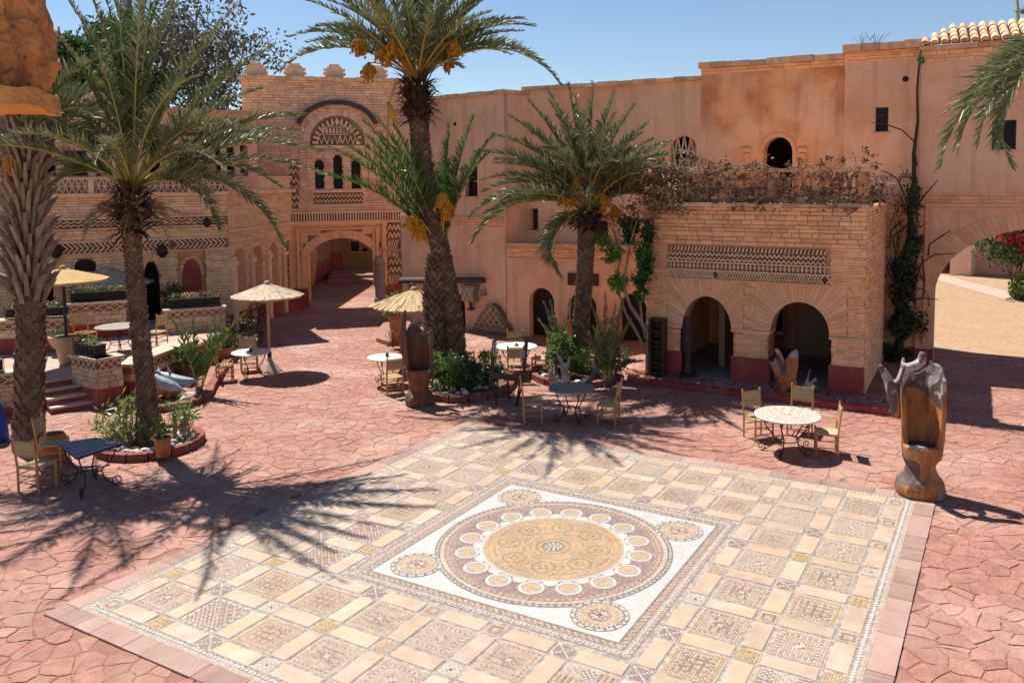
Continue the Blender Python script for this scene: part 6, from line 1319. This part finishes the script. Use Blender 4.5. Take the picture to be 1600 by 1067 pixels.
# ================================================================== TABLES AND CHAIRS
def chair_make(label, mt_w='wood_pine'):
    t = thing('ladder_chair', label, 'chair', (0, 0, 0)); w, d, sh, bh = .42, .38, .43, .93
    for sx in (-1, 1):
        m = MB(); m.tube([(sx*w/2, -d/2, 0), (sx*w/2, -d/2, sh+.05)], .02, 6); m.build('leg', mt_w, t, world=False)
        m = MB(); m.tube([(sx*w/2, d/2, 0), (sx*w/2, d/2, sh), (sx*w/2, d/2+.06, bh)], .02, 6); m.ball((sx*w/2, d/2+.062, bh+.015), .026, 0, 6, 4); m.build('leg', mt_w, t, world=False)
    for z in (.14, .27):
        for a, b in (((-w/2, -d/2, z), (w/2, -d/2, z)), ((-w/2, d/2, z+.02), (w/2, d/2, z+.02)), ((-w/2, -d/2, z+.03), (-w/2, d/2, z+.03)), ((w/2, -d/2, z+.03), (w/2, d/2, z+.03))): m = MB(); m.tube([a, b], .012, 5); m.build('rung', mt_w, t, world=False)
    m = MB()
    for i in range(12):
        x = -w/2+w*(i+.5)/12; m.tube([(x, -d/2-.02, sh), (x, 0, sh-.006), (x, d/2+.02, sh)], .019, 5)
    for i in range(5): y = -d/2+d*(i+.5)/5; m.tube([(-w/2-.01, y, sh+.012), (w/2+.01, y, sh+.012)], .008, 4)
    m.build('seat', 'rush', t, world=False); m = MB()
    for i in range(9): z = sh+.24+i*.025; y = d/2+.06*(z-sh)/(bh-sh); m.tube([(-w/2, y, z), (w/2, y, z)], .014, 5)
    for i in range(7): x = -w/2+w*(i+.5)/7; m.tube([(x, d/2+.02, sh+.22), (x, d/2+.045, sh+.46)], .011, 4)
    m.build('backrest', 'rush', t, world=False)
    for z in (sh+.21, sh+.475): m = MB(); y = d/2+.06*(z-sh)/(bh-sh); m.tube([(-w/2, y, z), (w/2, y, z)], .014, 5); m.build('back_rail', mt_w, t, world=False)
    return t
ch0 = chair_make('rush seated pine chair'); ch0['group'] = 'rush seated ladder chairs'; first = [True]
def chair(x, y, face, label):
    """face: compass angle (deg) the sitter looks along"""
    rz = rad(face+90)
    if first[0]: first[0] = False; ch0.location = (x, y, 0); ch0.rotation_euler = (0, 0, rz); ch0['label'] = label; return
    copy_tree(ch0, (x, y, 0), rz, label)
def chair_t(x, y, tx, ty, label, z=0): chair(x, y, math.degrees(math.atan2(ty-y, tx-x)), label)
def scroll(c, r, a0, turns, plane, n=14): # spiral in a vertical plane
    return [c+plane*(r*(1-f*.75)*math.cos(a0+turns*2*PI*f))+Vector((0, 0, r*(1-f*.75)*math.sin(a0+turns*2*PI*f))) for f in [i/n for i in range(n+1)]]
def round_table(label, c, r, h, top_mt, legs=4, zellige=False, rz=0.0, extra=None):
    t = thing('round_table', label, 'table', c, rz); m = MB(); m.lathe([(r-.02, h-.035), (r, h-.03), (r, h-.004), (r-.01, h)], n=40); tp_ = m.build('tabletop', top_mt, t, world=False)
    if zellige:
        m = MB(); polar(m, .02, r-.03, 7, .085, lambda k, i, n, rc, tt: (YL if k == 0 else (WH if (i+k) % 2 else CR)), h+.0015); m.build('mosaic_tiles', TP, t, world=False, kind='stuff')
    m = MB(); m.tube([((r-.01)*math.cos(a), (r-.01)*math.sin(a), h-.025) for a in np.linspace(0, 2*PI, 33)], .012, 4); m.build('iron_rim', 'iron', t, world=False)
    for i in range(legs):
        a = 2*PI*i/legs+.4; d = Vector((math.cos(a), math.sin(a), 0)); m = MB()
        m.tube([d*(r*.8)+Vector((0, 0, h-.04)), d*(r*.62)+Vector((0, 0, h*.65)), d*(r*.35)+Vector((0, 0, h*.38)), d*(r*.45)+Vector((0, 0, h*.15)), d*(r*.72)+Vector((0, 0, .02))], .013, 5)
        m.tube(scroll(d*(r*.78)+Vector((0, 0, .09)), .085, -PI/2, -1.3, d), .010, 5); m.tube(scroll(d*(r*.62)+Vector((0, 0, h-.12)), .07, PI/2, 1.2, d), .009, 5); m.build('leg', 'iron', t, world=False)
    m = MB(); m.tube([(r*.38*math.cos(a), r*.38*math.sin(a), h*.34) for a in np.linspace(0, 2*PI, 21)], .010, 4); m.build('brace_ring', 'iron', t, world=False)
    return t
def onp(u, v, z=0): return G(u, v, z)
# mosaic topped table on the right
T1 = onp(1230, 648, .72); round_table('round table with pale patterned mosaic top near the tall carved throne', (T1.x, T1.y, 0), .61, .73, 'table_white', 5, True)
chair_t(4.52, 16.45, T1.x, T1.y, 'pine chair at the left of the patterned mosaic table'); chair_t(5.45, 16.75, T1.x, T1.y, 'pine chair at the back right of the patterned mosaic table'); chair(5.55, 15.5, 165, 'pine chair at the near right of the patterned mosaic table')
# grey table in the middle
T2 = onp(893, 606, .72); round_table('round grey dappled table between two chairs beside the right centre bed', (T2.x, T2.y, 0), .50, .73, 'gray_stone', 4)
chair_t(T2.x-.85, T2.y-.05, T2.x, T2.y, 'pine chair left of the round grey table'); chair_t(T2.x+.78, T2.y-.25, T2.x, T2.y, 'pine chair right of the round grey table')
# table behind the easel
T3 = onp(807, 541, .72); round_table('round white table by the wall behind the wooden easel', (T3.x, T3.y, 0), .56, .73, 'table_white', 4)
chair_t(T3.x+.65, T3.y-.15, T3.x, T3.y, 'pine chair right of the white table behind the easel'); chair_t(T3.x-.05, T3.y+.9, T3.x, T3.y, 'pine chair at the far side of the white table behind the easel'); chair_t(T3.x-.0, T3.y-.85, T3.x, T3.y, 'pine chair at the near side of the white table behind the easel'); chair_t(T3.x-1.45, T3.y+.5, T3.x, T3.y, 'pine chair against the pink wall right of the shaggy palm')
# small white table left of the carved chair
T4 = onp(602, 558, .72); round_table('round white table left of the dark carved chair', (T4.x, T4.y, 0), .46, .73, 'table_white', 3)
chair(T4.x+.32, T4.y-.9, 120, 'pine chair tucked in front of the white table by the dark carved chair')
# far table by the straw parasol
T5 = onp(392, 550, .72); round_table('round pale table beside the bamboo pole parasol', (T5.x, T5.y, 0), .50, .73, 'table_white', 3)
chair(T5.x-.62, T5.y-.25, 15, 'pine chair left of the table beside the bamboo pole parasol'); chair_t(T5.x-.35, T5.y+.85, T5.x, T5.y, 'pine chair behind the table beside the bamboo pole parasol')
def caddy(label, c, kind=0):
    t = thing('table_caddy', label, 'caddy', c); m = MB(); m.box((0, 0, .045), (.07, .07, .09)); m.build('holder', 'iron', t, world=False); m = MB(); m.box((0, 0, .12), (.05, .02, .12) if not kind else (.06, .05, .05)); m.build('napkins', 't_white', t, world=False)
caddy('white napkins in a dark holder on the table by the bamboo pole parasol', (T5.x, T5.y, .73)); caddy('small ashtray and white napkins on the table by the dark carved chair', (T4.x+.05, T4.y, .73), 1)
m = MB(); m.lathe([(.05, 0), (.06, .03), (.03, .05), (.02, .08)], n=10); o = tag(m.build('ashtray', 'iron'), 'small dark ashtray on the white table behind the easel', 'ashtray'); o.location = (T3.x, T3.y, .73)
# blue topped rectangular table, front left
bt = thing('blue_table', 'rectangular blue tiled table with scrolled iron legs at the front left', 'table', (-8.25, 15.15, 0), rad(26)); m = MB()
tc = [onp(88, 692, .74), onp(120, 716, .74), onp(191, 693, .74), onp(150, 683, .74)]; cxx = sum((p for p in tc), Vector())/4; bt.location = (cxx.x, cxx.y, 0); bt.rotation_euler = (0, 0, 0)
m.add([(p.x-cxx.x, p.y-cxx.y, .74) for p in tc]+[(p.x-cxx.x, p.y-cxx.y, .71) for p in tc], [(0, 1, 2, 3), (7, 6, 5, 4), (0, 4, 5, 1), (1, 5, 6, 2), (2, 6, 7, 3), (3, 7, 4, 0)]); m.build('tabletop', 'iron', bt, world=False)
for i in range(9):
    for j in range(5):
        q = lambda a, b: tc[0].lerp(tc[3], a).lerp(tc[1].lerp(tc[2], a), b)-Vector((cxx.x, cxx.y, -.003)); a0, a1, b0_, b1_ = (i+.06)/9, (i+.94)/9, (j+.06)/5, (j+.94)/5; m = MB(); m.add([q(a0, b0_), q(a1, b0_), q(a1, b1_), q(a0, b1_)], [(3, 2, 1, 0)]); m.build('blue_tile', 'table_blue', bt, world=False)
for k, p in enumerate(tc):
    d = Vector((p.x-cxx.x, p.y-cxx.y, 0)); dn = d.normalized(); m = MB(); m.tube([d*.85+Vector((0, 0, .71)), d*.65+Vector((0, 0, .45)), d*.35+Vector((0, 0, .3)), d*.45+Vector((0, 0, .12)), d*.8+Vector((0, 0, .02))], .013, 5); m.tube(scroll(d*.82+Vector((0, 0, .11)), .1, -PI/2, -1.4, dn), .011, 5); m.build('leg', 'iron', bt, world=False)
m = MB(); m.tube([tc[0]*.5+tc[1]*.5-Vector((cxx.x, cxx.y, .74-.3)), tc[2]*.5+tc[3]*.5-Vector((cxx.x, cxx.y, .74-.3))], .012, 5); m.build('cross_bar', 'iron', bt, world=False)
chair(-8.55, 14.05, 75, 'pine chair with its back to us at the front of the blue topped table'); chair(-8.95, 15.25, 10, 'pine chair at the left of the blue topped table by the clay jar')
# terrace furniture
Tt = onp(195, 528, tz+.72); round_table('round dark table on the cafe terrace behind the iron planter', (-11.3, 22.6, tz), .6, .73, 'gray_stone', 4)
cterr = copy_tree(ch0, (-10.6, 23.3, tz), rad(250), 'pine chair on the cafe terrace right of the left palm trunk'); copy_tree(ch0, (-12.6, 23.3, tz), rad(60), 'pine chair on the terrace behind the yellow parasol pole')

# easel like wooden frame
ez_ = thing('wooden_frame_stand', 'dark wooden frame with white grid cards on trestle legs, in front of the white table', 'stand', G(792, 634)); eb = ez_.location.copy(); pe = lambda u, v, dy=0: D(u, v, eb.y+dy)
def bar(a, b, w=.045): m = MB(); m.tube([a, b], w/2*1.2, 4); return m
fa, fb, fc, fd = pe(772, 532, .05), pe(823, 527, .05), pe(818, 592, -.15), pe(768, 586, -.15)
for a, b, w in ((fa, fd, .10), (fb, fc, .10), (fd, fc, .14), (fa.lerp(fb, -.02), fb, .03)): bar(a, b, w).build('frame_bar', 'wood_dark', ez_)
for a, b in ((fd, pe(777, 637, .1)), (fc, pe(806, 640, 0)), (fd.lerp(fc, .5), pe(796, 632, .5)), (fd.lerp(fc, .2), pe(775, 638, .1)), (fd.lerp(fc, .9), pe(806, 640, -.02))): bar(a, b, .05).build('leg', 'wood_dark', ez_)
for a, b in ((pe(776, 620, .1), pe(806, 620, 0)), (pe(788, 612, .2), pe(800, 614, .2))): bar(a, b, .03).build('rung', 'wood_dark', ez_)
for cu, c0, c1, in ((773, 534, 556), (817, 548, 572)):
    for k in range(3):
        m = MB(); c = pe(cu, c0+(c1-c0)*(k+.5)/3, -.08); m.box(c, (.09, .02, .10)); crd = m.build('card', 't_white', ez_); m = MB(); m.box(c-Vector((0, .012, 0)), (.09, .006, .02)); m.box(c-Vector((0, .0125, 0)), (.02, .006, .10)); m.build('card_grid', 'wood_red', crd)
# dark shelf beside the portico
sh_ = thing('bottle_rack', 'tall narrow dark wooden rack leaning at the left corner of the portico', 'rack', PF.p(.25, .15, .3)); m = MB(); a, b = PF.at(1016, 540, .3)[0], PF.at(1039, 540, .3)[0]; zt_ = PF.at(1028, 498, .3)[1]
for s in (a, b-.05): m = MB(); m.fbox(PF, s, s+.05, .15, zt_, .12, .42); m.build('side_board', 'wood_dark', sh_)
for k in range(6): z = .2+(zt_-.25)*k/5; m = MB(); m.fbox(PF, a+.052, b-.052, z, z+.035, .14, .40); m.build('shelf', 'wood_dark', sh_)
m = MB(); m.fbox(PF, a+.052, b-.052, .2, zt_, .12, .135); m.build('back_board', 'trunk_dark', sh_)

# ================================================================== SCULPTURES
def fuse(mb, voxel, smooth=4):
    me = bpy.data.meshes.new('tmp'); me.from_pydata(mb.v, [], mb.f); o = bpy.data.objects.new('tmp', me); COL.objects.link(o)
    r = o.modifiers.new('r', 'REMESH'); r.mode = 'VOXEL'; r.voxel_size = voxel; s = o.modifiers.new('s', 'SMOOTH'); s.factor = .6; s.iterations = smooth
    me2 = bpy.data.meshes.new_from_object(o.evaluated_get(bpy.context.evaluated_depsgraph_get())); bpy.data.objects.remove(o); return me2
def paint(me, fn, mats):
    me.materials.clear()
    for a in mats: me.materials.append(MATS[a])
    for p in me.polygons: p.material_index = fn(p.center, p.normal); p.use_smooth = True
def link(me, name, t, loc=(0, 0, 0)):
    me.name = name; o = bpy.data.objects.new(name, me); COL.objects.link(o); o.parent = t; o.location = loc; return o
def throne(label, base, H, face, top_fn, mats, half=.34, seat=.8, wa=.42, seed=1, arms=(), body_bot=.62, waist=.25, base_r=.38, gz=1.85, dark=.1):
    """hollowed trunk: a shell whose rim height varies round it, on a waisted stump"""
    t = thing('carved_throne', label, 'sculpture', base); n = 64; m = MB(); rr_ = random.Random(seed); K = 14
    def rad_(a, z): k = .86+.14*math.sin(min(1, (z-body_bot)/(H*.35))*PI/2); return half*k*(1+.06*math.sin(3*a+seed)+.05*noise.noise(Vector((math.cos(a)*1.5, math.sin(a)*1.5, z*1.6+seed))))
    outer = []; inner = []
    for j in range(n):
        a = 2*PI*j/n; d = (math.degrees(a-face)+180) % 360-180; zt_ = top_fn(d); co, ci = [], []
        for k in range(K+1):
            z = body_bot+(zt_-body_bot)*k/K; r = rad_(a, z); flare = 0 if k < K-2 else .0; co.append((r*math.cos(a), r*math.sin(a), z)); zi = seat+.02+(zt_-seat)*k/K if zt_ > seat else zt_; ri = r-.07-.03*(1-k/K); ci.append((ri*math.cos(a), ri*math.sin(a), max(zi, seat-.1)))
        outer.append(co); inner.append(ci)
    base_i = len(m.v)
    V = []; idx = {}
    for j in range(n):
        for k in range(K+1): idx['o', j, k] = len(V); V.append(outer[j][k])
        for k in range(K+1): idx['i', j, k] = len(V); V.append(inner[j][k])
    cb_ = len(V); V.append((0, 0, body_bot)); cs = len(V); V.append((0, 0, seat-.06)); Fs = []
    for j in range(n):
        j2 = (j+1) % n
        for k in range(K):
            Fs.append((idx['o', j, k], idx['o', j2, k], idx['o', j2, k+1], idx['o', j, k+1])); Fs.append((idx['i', j2, k], idx['i', j, k], idx['i', j, k+1], idx['i', j2, k+1]))
        Fs.append((idx['o', j, K], idx['o', j2, K], idx['i', j2, K], idx['i', j, K])); Fs.append((cb_, idx['o', j2, 0], idx['o', j, 0])); Fs.append((cs, idx['i', j, 0], idx['i', j2, 0]))
    m.add(V, Fs)
    for pts, rs in arms: m.tube(pts, rs, 8)
    bz = body_bot; m.lathe([(base_r, -.0), (base_r*1.06, .12), (base_r*.95, .26), (base_r*.72, .36), (waist, .45), (waist*.97, bz-.12), (half*.85, bz+.02), (half*.8, bz+.12)], n=24)
    for i in range(4): a = rr_.uniform(0, 6.28); m.ball((base_r*.75*math.cos(a), base_r*.75*math.sin(a), .14), (.17, .15, .16), 0, 8, 5)
    me = fuse(m, .022, 3)
    for v in me.vertices:
        nz_ = noise.noise(v.co*5+Vector((seed*7, 0, 0)))*.012+noise.noise(Vector((v.co.x*18, v.co.y*18, v.co.z*3)))*.005; v.co += Vector((v.co.x, v.co.y, 0)).normalized()*nz_ if v.co.xy.length > .01 else Vector()
    def fn(c, nn):
        a = math.atan2(c.y, c.x); d = (math.degrees(a-face)+180) % 360-180; zt_ = top_fn(d); q = noise.noise(Vector((c.x*2.2, c.y*2.2, c.z*1.5+seed*3)))
        if c.z > gz+q*.3+.05*noise.noise(c*14): return 1 if noise.noise(Vector((c.x*7, c.y*7, c.z*4+seed))) > -.12 else 2
        r = c.xy.length
        if r > half+.13 and c.z > .5: return 1 if q > .05 else 2
        inside = r < half*.86 and c.z > seat
        if inside: return 2 if (q > .62-dark or c.z > gz-.12+q*.5) else 0
        if c.z < .3: return 2 if q > .26 else (1 if q < -.28 else 0)
        return 2 if (q > .5-dark or (abs(d) > 125 and q > .0)) else 0
    paint(me, fn, mats); link(me, 'carved_trunk', t)
    m = MB(); fx, fy = math.cos(face), math.sin(face); m.lathe([(half*.62, 0), (half*.72, .03), (half*.68, .055), (half*.3, .07)], (0, 0, seat-.02), 20); m.build('seat', mats[2], t, True, world=False)
    m = MB(); m.tube([Vector((fx*half*.72-fy*s*half*.62, fy*half*.72+fx*s*half*.62, seat+.05)) for s in np.linspace(-1, .4, 7)], [.01, .03, .038, .04, .035, .03, .01], 8); m.build('seat_lip', mats[1], t, True, world=False)
    return t
sb = G(1437, 772); f_ = math.atan2(-sb.y, -sb.x)+.05
def top_r(d):  # rim height for the big throne (d: degrees from the opening, + = viewer's right... measured round)
    if abs(d) < 66: return .84
    if abs(d) < 84: return .84+(abs(d)-66)/18*1.15
    return 2.0+.10*math.sin(rad(d*3))+.12*math.exp(-((d-120)/25)**2)+.1*math.exp(-((d+140)/18)**2)
lr = Vector((1, 0, 0))
q_ = lambda u, v, dy=0: D(u, v, sb.y+dy)-sb
throne('tall orange carved tree trunk throne with grey antler shaped rim at the right', sb, 2.3, f_, top_r, ('wood_orange', 'wood_grey', 'wood_char'), half=.345, seat=.80, seed=3, base_r=.37, waist=.235, body_bot=.62,
    arms=[([q_(1400, 650), q_(1396, 625, -.05), q_(1390, 600, -.05), q_(1382, 582, 0), q_(1374, 570, 0)], [.07, .09, .085, .07, .035]), ([q_(1400, 640), q_(1393, 645), q_(1393, 630)], [.06, .045, .03]), ([q_(1412, 585), q_(1411, 570), q_(1411, 558)], [.07, .045, .02])
          ,([q_(1405, 600, -.1), q_(1415, 575, -.1), q_(1430, 572, -.1), q_(1440, 565, -.1), q_(1443, 550, -.1)], [.08, .085, .085, .085, .055]), ([q_(1450, 585, -.05), q_(1457, 572, -.05), q_(1455, 562, -.05)], [.06, .05, .02])])
sb2 = G(655, 632); f2 = math.atan2(-sb2.y, -sb2.x)
def top_l(d):
    if abs(d) < 70: return .86
    if abs(d) < 90: return .86+(abs(d)-70)/20*.9
    return 1.72+.12*math.sin(rad(d*2+40))+.12*math.exp(-((d-100)/25)**2)
q_ = lambda u, v, dy=0: D(u, v, sb2.y+dy)-sb2
throne('dark reddish carved trunk throne with one tall grey horn beside the tallest palm', sb2, 2.1, f2, top_l, ('wood_red', 'wood_char', 'wood_char'), half=.34, seat=.72, seed=8, gz=1.72, dark=.16, base_r=.32, waist=.24, body_bot=.62,
    arms=[([q_(634, 572), q_(630, 545), q_(630, 515), q_(632, 492), q_(633, 484)], [.06, .075, .075, .055, .03]), ([q_(640, 510), q_(650, 505), q_(657, 512)], [.06, .06, .05]), ([q_(662, 525), q_(667, 510), q_(664, 500)], [.07, .06, .03]), ([q_(668, 585, -.2), q_(673, 578, -.25), q_(674, 585, -.2)], [.05, .04, .03])])
# hand shaped driftwood by the portico
hb = G(1226, 612, .14); t = thing('driftwood_hand', 'orange driftwood sculpture like an open hand with grey fingertips on the portico step', 'sculpture', hb); q_ = lambda u, v, dy=0: D(u, v, hb.y+dy)-hb; m = MB()
m.tube([q_(1224, 613), q_(1226, 600), q_(1228, 585)], [.06, .16, .24], 10)
for pts, rs in (([(1222, 595), (1212, 578), (1206, 568), (1203, 564)], [.14, .07, .045, .02]), ([(1218, 590), (1212, 572), (1213, 563), (1210, 560)], [.12, .07, .06, .03]), ([(1225, 590), (1221, 565), (1216, 550), (1212, 545)], [.14, .08, .065, .045]), ([(1230, 590), (1230, 565), (1240, 551), (1246, 547)], [.14, .08, .065, .045]), ([(1234, 595), (1242, 570), (1243, 553), (1240, 548)], [.14, .09, .07, .05]), ([(1232, 598), (1240, 600), (1247, 606)], [.14, .12, .05])): m.tube([q_(u, v, -.03) for u, v in pts], rs, 8)
me = fuse(m, .02, 3); paint(me, lambda c, n: 1 if c.z > .88+.25*noise.noise(c*4) or (c.x < -.22 and c.z > .55) else (2 if noise.noise(c*3) > .3 else 0), ('wood_orange', 'wood_grey', 'wood_char')); link(me, 'carved_wood', t)
hb = G(1262, 613, .14); t = thing('driftwood_stump', 'small pale grey twiggy driftwood stump beside the hand sculpture', 'sculpture', hb); q_ = lambda u, v, dy=0: D(u, v, hb.y+dy)-hb; m = MB()
for pts, rs in (([(1261, 613), (1262, 603), (1263, 597)], [.13, .12, .08]), ([(1260, 605), (1262, 590), (1266, 577)], [.05, .025, .012]), ([(1264, 602), (1270, 596), (1276, 593)], [.06, .04, .02]), ([(1264, 606), (1272, 604), (1277, 606)], [.06, .04, .02]), ([(1266, 600), (1271, 593), (1275, 590)], [.03, .02, .012])): m.tube([q_(u, v) for u, v in pts], rs, 7)
me = fuse(m, .014, 1); paint(me, lambda c, n: 0, ('wood_grey',)); link(me, 'driftwood', t)
hb = G(884, 606, .05); t = thing('driftwood_antlers', 'pale grey antler like driftwood between the bushes behind the round grey table', 'sculpture', hb); q_ = lambda u, v, dy=0: D(u, v, hb.y+dy)-hb; m = MB()
for pts, rs in (([(886, 606), (884, 590), (880, 575), (876, 562), (868, 550)], [.12, .11, .08, .05, .02]), ([(882, 580), (888, 568), (890, 558)], [.07, .05, .02]), ([(892, 606), (912, 600), (926, 590), (930, 575), (925, 562)], [.12, .10, .08, .06, .03]), ([(868, 600), (862, 590), (860, 578)], [.12, .10, .04])): m.tube([q_(u, v) for u, v in pts], rs, 8)
me = fuse(m, .018, 2); paint(me, lambda c, n: 1 if c.x > .3 and c.z < .5 else 0, ('wood_grey', 'wood_char')); link(me, 'driftwood', t)
# dark carved figure under the portico
fb_ = G(1078, 590, .16); t = thing('dark_figure_carving', 'slim dark carved standing figure in the left arch of the portico', 'sculpture', fb_+Vector((0, .3, 0))); m = MB(); m.lathe([(.14, 0), (.16, .1), (.09, .2), (.1, .5), (.17, .85), (.14, 1.1), (.06, 1.2), (.11, 1.32), (.1, 1.45), (.03, 1.52)], n=12); m.build('carving', 'wood_dark', t, True, world=False); m = MB(); m.box((0, 0, .04), (.4, .4, .08)); m.build('plinth', 'iron', t, world=False)
# dolphins
db = G(275, 622); t = thing('dolphin_sculpture', 'blue grey dolphin sculptures leaping over an orange coral base', 'sculpture', db); q_ = lambda u, v, dy=0: D(u, v, db.y+dy)-db
def dolphin(pts, rs, fin, tail):
    m = MB(); m.tube(pts, rs, 12); f = fin; m.add([f[0], f[1], f[2], f[0]+Vector((0, .05, 0)), f[1]+Vector((0, .05, 0)), f[2]+Vector((0, .02, 0))], [(0, 1, 2), (5, 4, 3), (0, 3, 4, 1), (1, 4, 5, 2), (2, 5, 3, 0)])
    a, b = tail; d = (b-a).normalized(); s = Vector((0, 1, 0)); m.add([b-d*.1, b+d*.12+s*.2, b+d*.03, b+d*.12-s*.2, b-d*.1+Vector((0, 0, .04)), b+d*.12+s*.2+Vector((0, 0, .03)), b+d*.03+Vector((0, 0, .04)), b+d*.12-s*.2+Vector((0, 0, .03))], [(0, 1, 2), (0, 2, 3), (4, 6, 5), (4, 7, 6), (0, 4, 5, 1), (1, 5, 6, 2), (2, 6, 7, 3), (3, 7, 4, 0)])
    return m
m = dolphin([q_(300+18, 590), q_(305, 594), q_(292, 597), q_(275, 596), q_(262, 590), q_(250, 583)], [.015, .045, .13, .17, .13, .05], (q_(262, 588), q_(272, 588), q_(260, 568)), (q_(262, 590), q_(248, 581)))
me = fuse(m, .016, 2); paint(me, lambda c, n: 0, ('dolphin',)); link(me, 'upper_dolphin', t)
m = dolphin([q_(292, 612, -.3), q_(283, 608, -.3), q_(270, 605, -.3), q_(256, 600, -.3), q_(244, 592, -.3), q_(236, 585, -.3)], [.015, .045, .14, .16, .11, .05], (q_(250, 597, -.3), q_(260, 600, -.3), q_(245, 582, -.3)), (q_(244, 592, -.3), q_(236, 585, -.3)))
me = fuse(m, .016, 2); paint(me, lambda c, n: 0, ('dolphin',)); link(me, 'lower_dolphin', t)
m = MB(); 
for i in range(12): a = i*.7; m.ball((-.3+.42*math.cos(a)*((i % 3+1)/3), .2*math.sin(a), .15+.02*i), (.2, .18, .14), 0, 8, 5)
me = fuse(m, .03, 2); paint(me, lambda c, n: 0, ('coral',)); link(me, 'coral_base', t)
m = MB(); m.tube([q_(205, 618), q_(200, 600, .1), q_(205, 582, .2), q_(220, 580, .2), q_(232, 590, .1)], [.1, .12, .1, .09, .08], 10); tag(m.build('curved_bench', 'dolphin', smooth=True), 'dark curved smooth sculpture left of the dolphins behind the palm trunk', 'sculpture').location = db
for i, (u, v, s) in enumerate(((300, 628, .2), (262, 642, .16), (318, 618, .14), (283, 640, .12))):
    p = G(u, v); m = MB(); m.ball((0, 0, s*.4), (s, s*.8, s*.6), 0, 8, 5); o = tag(m.build('boulder', 'gray_stone', smooth=True), ['largest grey boulder in front of the dolphins', 'grey rock left in front of the dolphins near the palm trunk', 'small grey rock right of the dolphins by the small palm', 'smallest grey rock between the dolphin boulders'][i], 'rock'); o.location = p

# ================================================================== BEYOND THE ARCH, NEAR ROCK
ph = [G(1440, 418), G(1462, 426), G(1620, 466), G(1620, 480), G(1462, 436), G(1440, 430)]; m = MB(); m.add([(p.x, p.y, -.03) for p in ph]+[(p.x, p.y, -.059) for p in ph], [(5, 4, 1, 0), (4, 3, 2, 1), (5, 11, 10, 4), (4, 10, 9, 3)]); tag(m.build('garden_path', 'path_pale'), kind='structure')
gb = G(1484, 428); GB = Fac((gb.x, gb.y), (gb.x+6, gb.y-4.6)); gh = thing('garden_building', 'pale peach plastered building corner beyond the gateway arch', 'building', gb)
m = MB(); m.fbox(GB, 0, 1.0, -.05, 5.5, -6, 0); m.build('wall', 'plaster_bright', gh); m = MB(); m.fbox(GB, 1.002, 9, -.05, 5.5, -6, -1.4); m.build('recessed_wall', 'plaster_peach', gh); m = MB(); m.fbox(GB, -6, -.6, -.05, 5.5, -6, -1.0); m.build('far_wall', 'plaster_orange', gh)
tl = thing('arch_threshold', 'pale strip with a row of dark holes across the gateway threshold', 'threshold', EW.p(el+2, 0, -.6)); m = MB(); m.fbox(EW, el-.3, er+1, -.05, .02, -1.15, -.95); m.build('strip', 'border_slab', tl); k = 0; a = el+.15
while a < er: m = MB(); m.lathe([(.035, 0), (.035, .006)], n=8); o = m.build('hole', 't_black', tl, world=False); o.location = EW.p(a, .02, -1.05)-tl.location; a += .16
# rough rock wall close to the camera, top left
nr = thing('rough_wall_edge', 'rough orange adobe wall edge hanging in at the top left corner', 'wall', (-2.6, 3, 5.5)); m = MB(); NX, NZ = 30, 30; yd = 3.0
pA_ = D(93, 0, yd); pB_ = D(93, 145, yd); pC_ = D(-60, 145, yd); zt_ = D(60, -60, yd).z; x0, x1 = D(-120, 0, yd).x, D(84, 0, yd+.3).x; z0 = D(60, 138, yd).z
def blk(x0, x1, z0, z1, y0, y1, amp, f, seed, nx=26, nz=26, und=None):
    m = MB(); vs = []; N_ = nx
    def dsp(p): 
        q = Vector(p); n_ = noise.noise_vector(q*f+Vector((seed, 0, 0)))*amp+noise.noise_vector(q*f*3.2+Vector((seed, 5, 0)))*amp*.45+noise.noise_vector(q*f*9)*amp*.16; return q+n_
    for (a, b, c) in (((x0, y0, z0), (x1-x0, 0, 0), (0, 0, z1-z0)), ((x1, y0, z0), (0, y1-y0, 0), (0, 0, z1-z0)), ((x0, y0, z0), (x1-x0, 0, 0), (0, y1-y0, 0))):
        k = [dsp((a[0]+b[0]*i/nx+c[0]*j/nz, a[1]+b[1]*i/nx+c[1]*j/nz, a[2]+b[2]*i/nx+c[2]*j/nz)) for j in range(nz+1) for i in range(nx+1)]
        m.add(k, [(j*(nx+1)+i, j*(nx+1)+i+1, (j+1)*(nx+1)+i+1, (j+1)*(nx+1)+i) for j in range(nz) for i in range(nx)])
    return m
blk(x0, x1-.01, z0+.0, zt_+.1, yd, yd+.3, .04, 6, 3, 90, 90).build('rock_face', 'rock_near', nr, True)
zb0 = D(60, 178, yd+.3).z; blk(x0, x1+.01, zb0, z0+.005, yd-.02, yd+.3, .018, 5, 9, 70, 30).build('lower_course', 'rock_base', nr, True)
# blue cloth just inside the left edge
cp = G(-4, 690); m = MB(); m.lathe([(.22, 0), (.2, .3), (.14, .7), (.05, .95)], n=14); o = tag(m.build('folded_parasol', 'blue_cloth', smooth=True), 'folded blue cloth parasol at the far left edge beside the thick palm', 'parasol'); o.location = cp
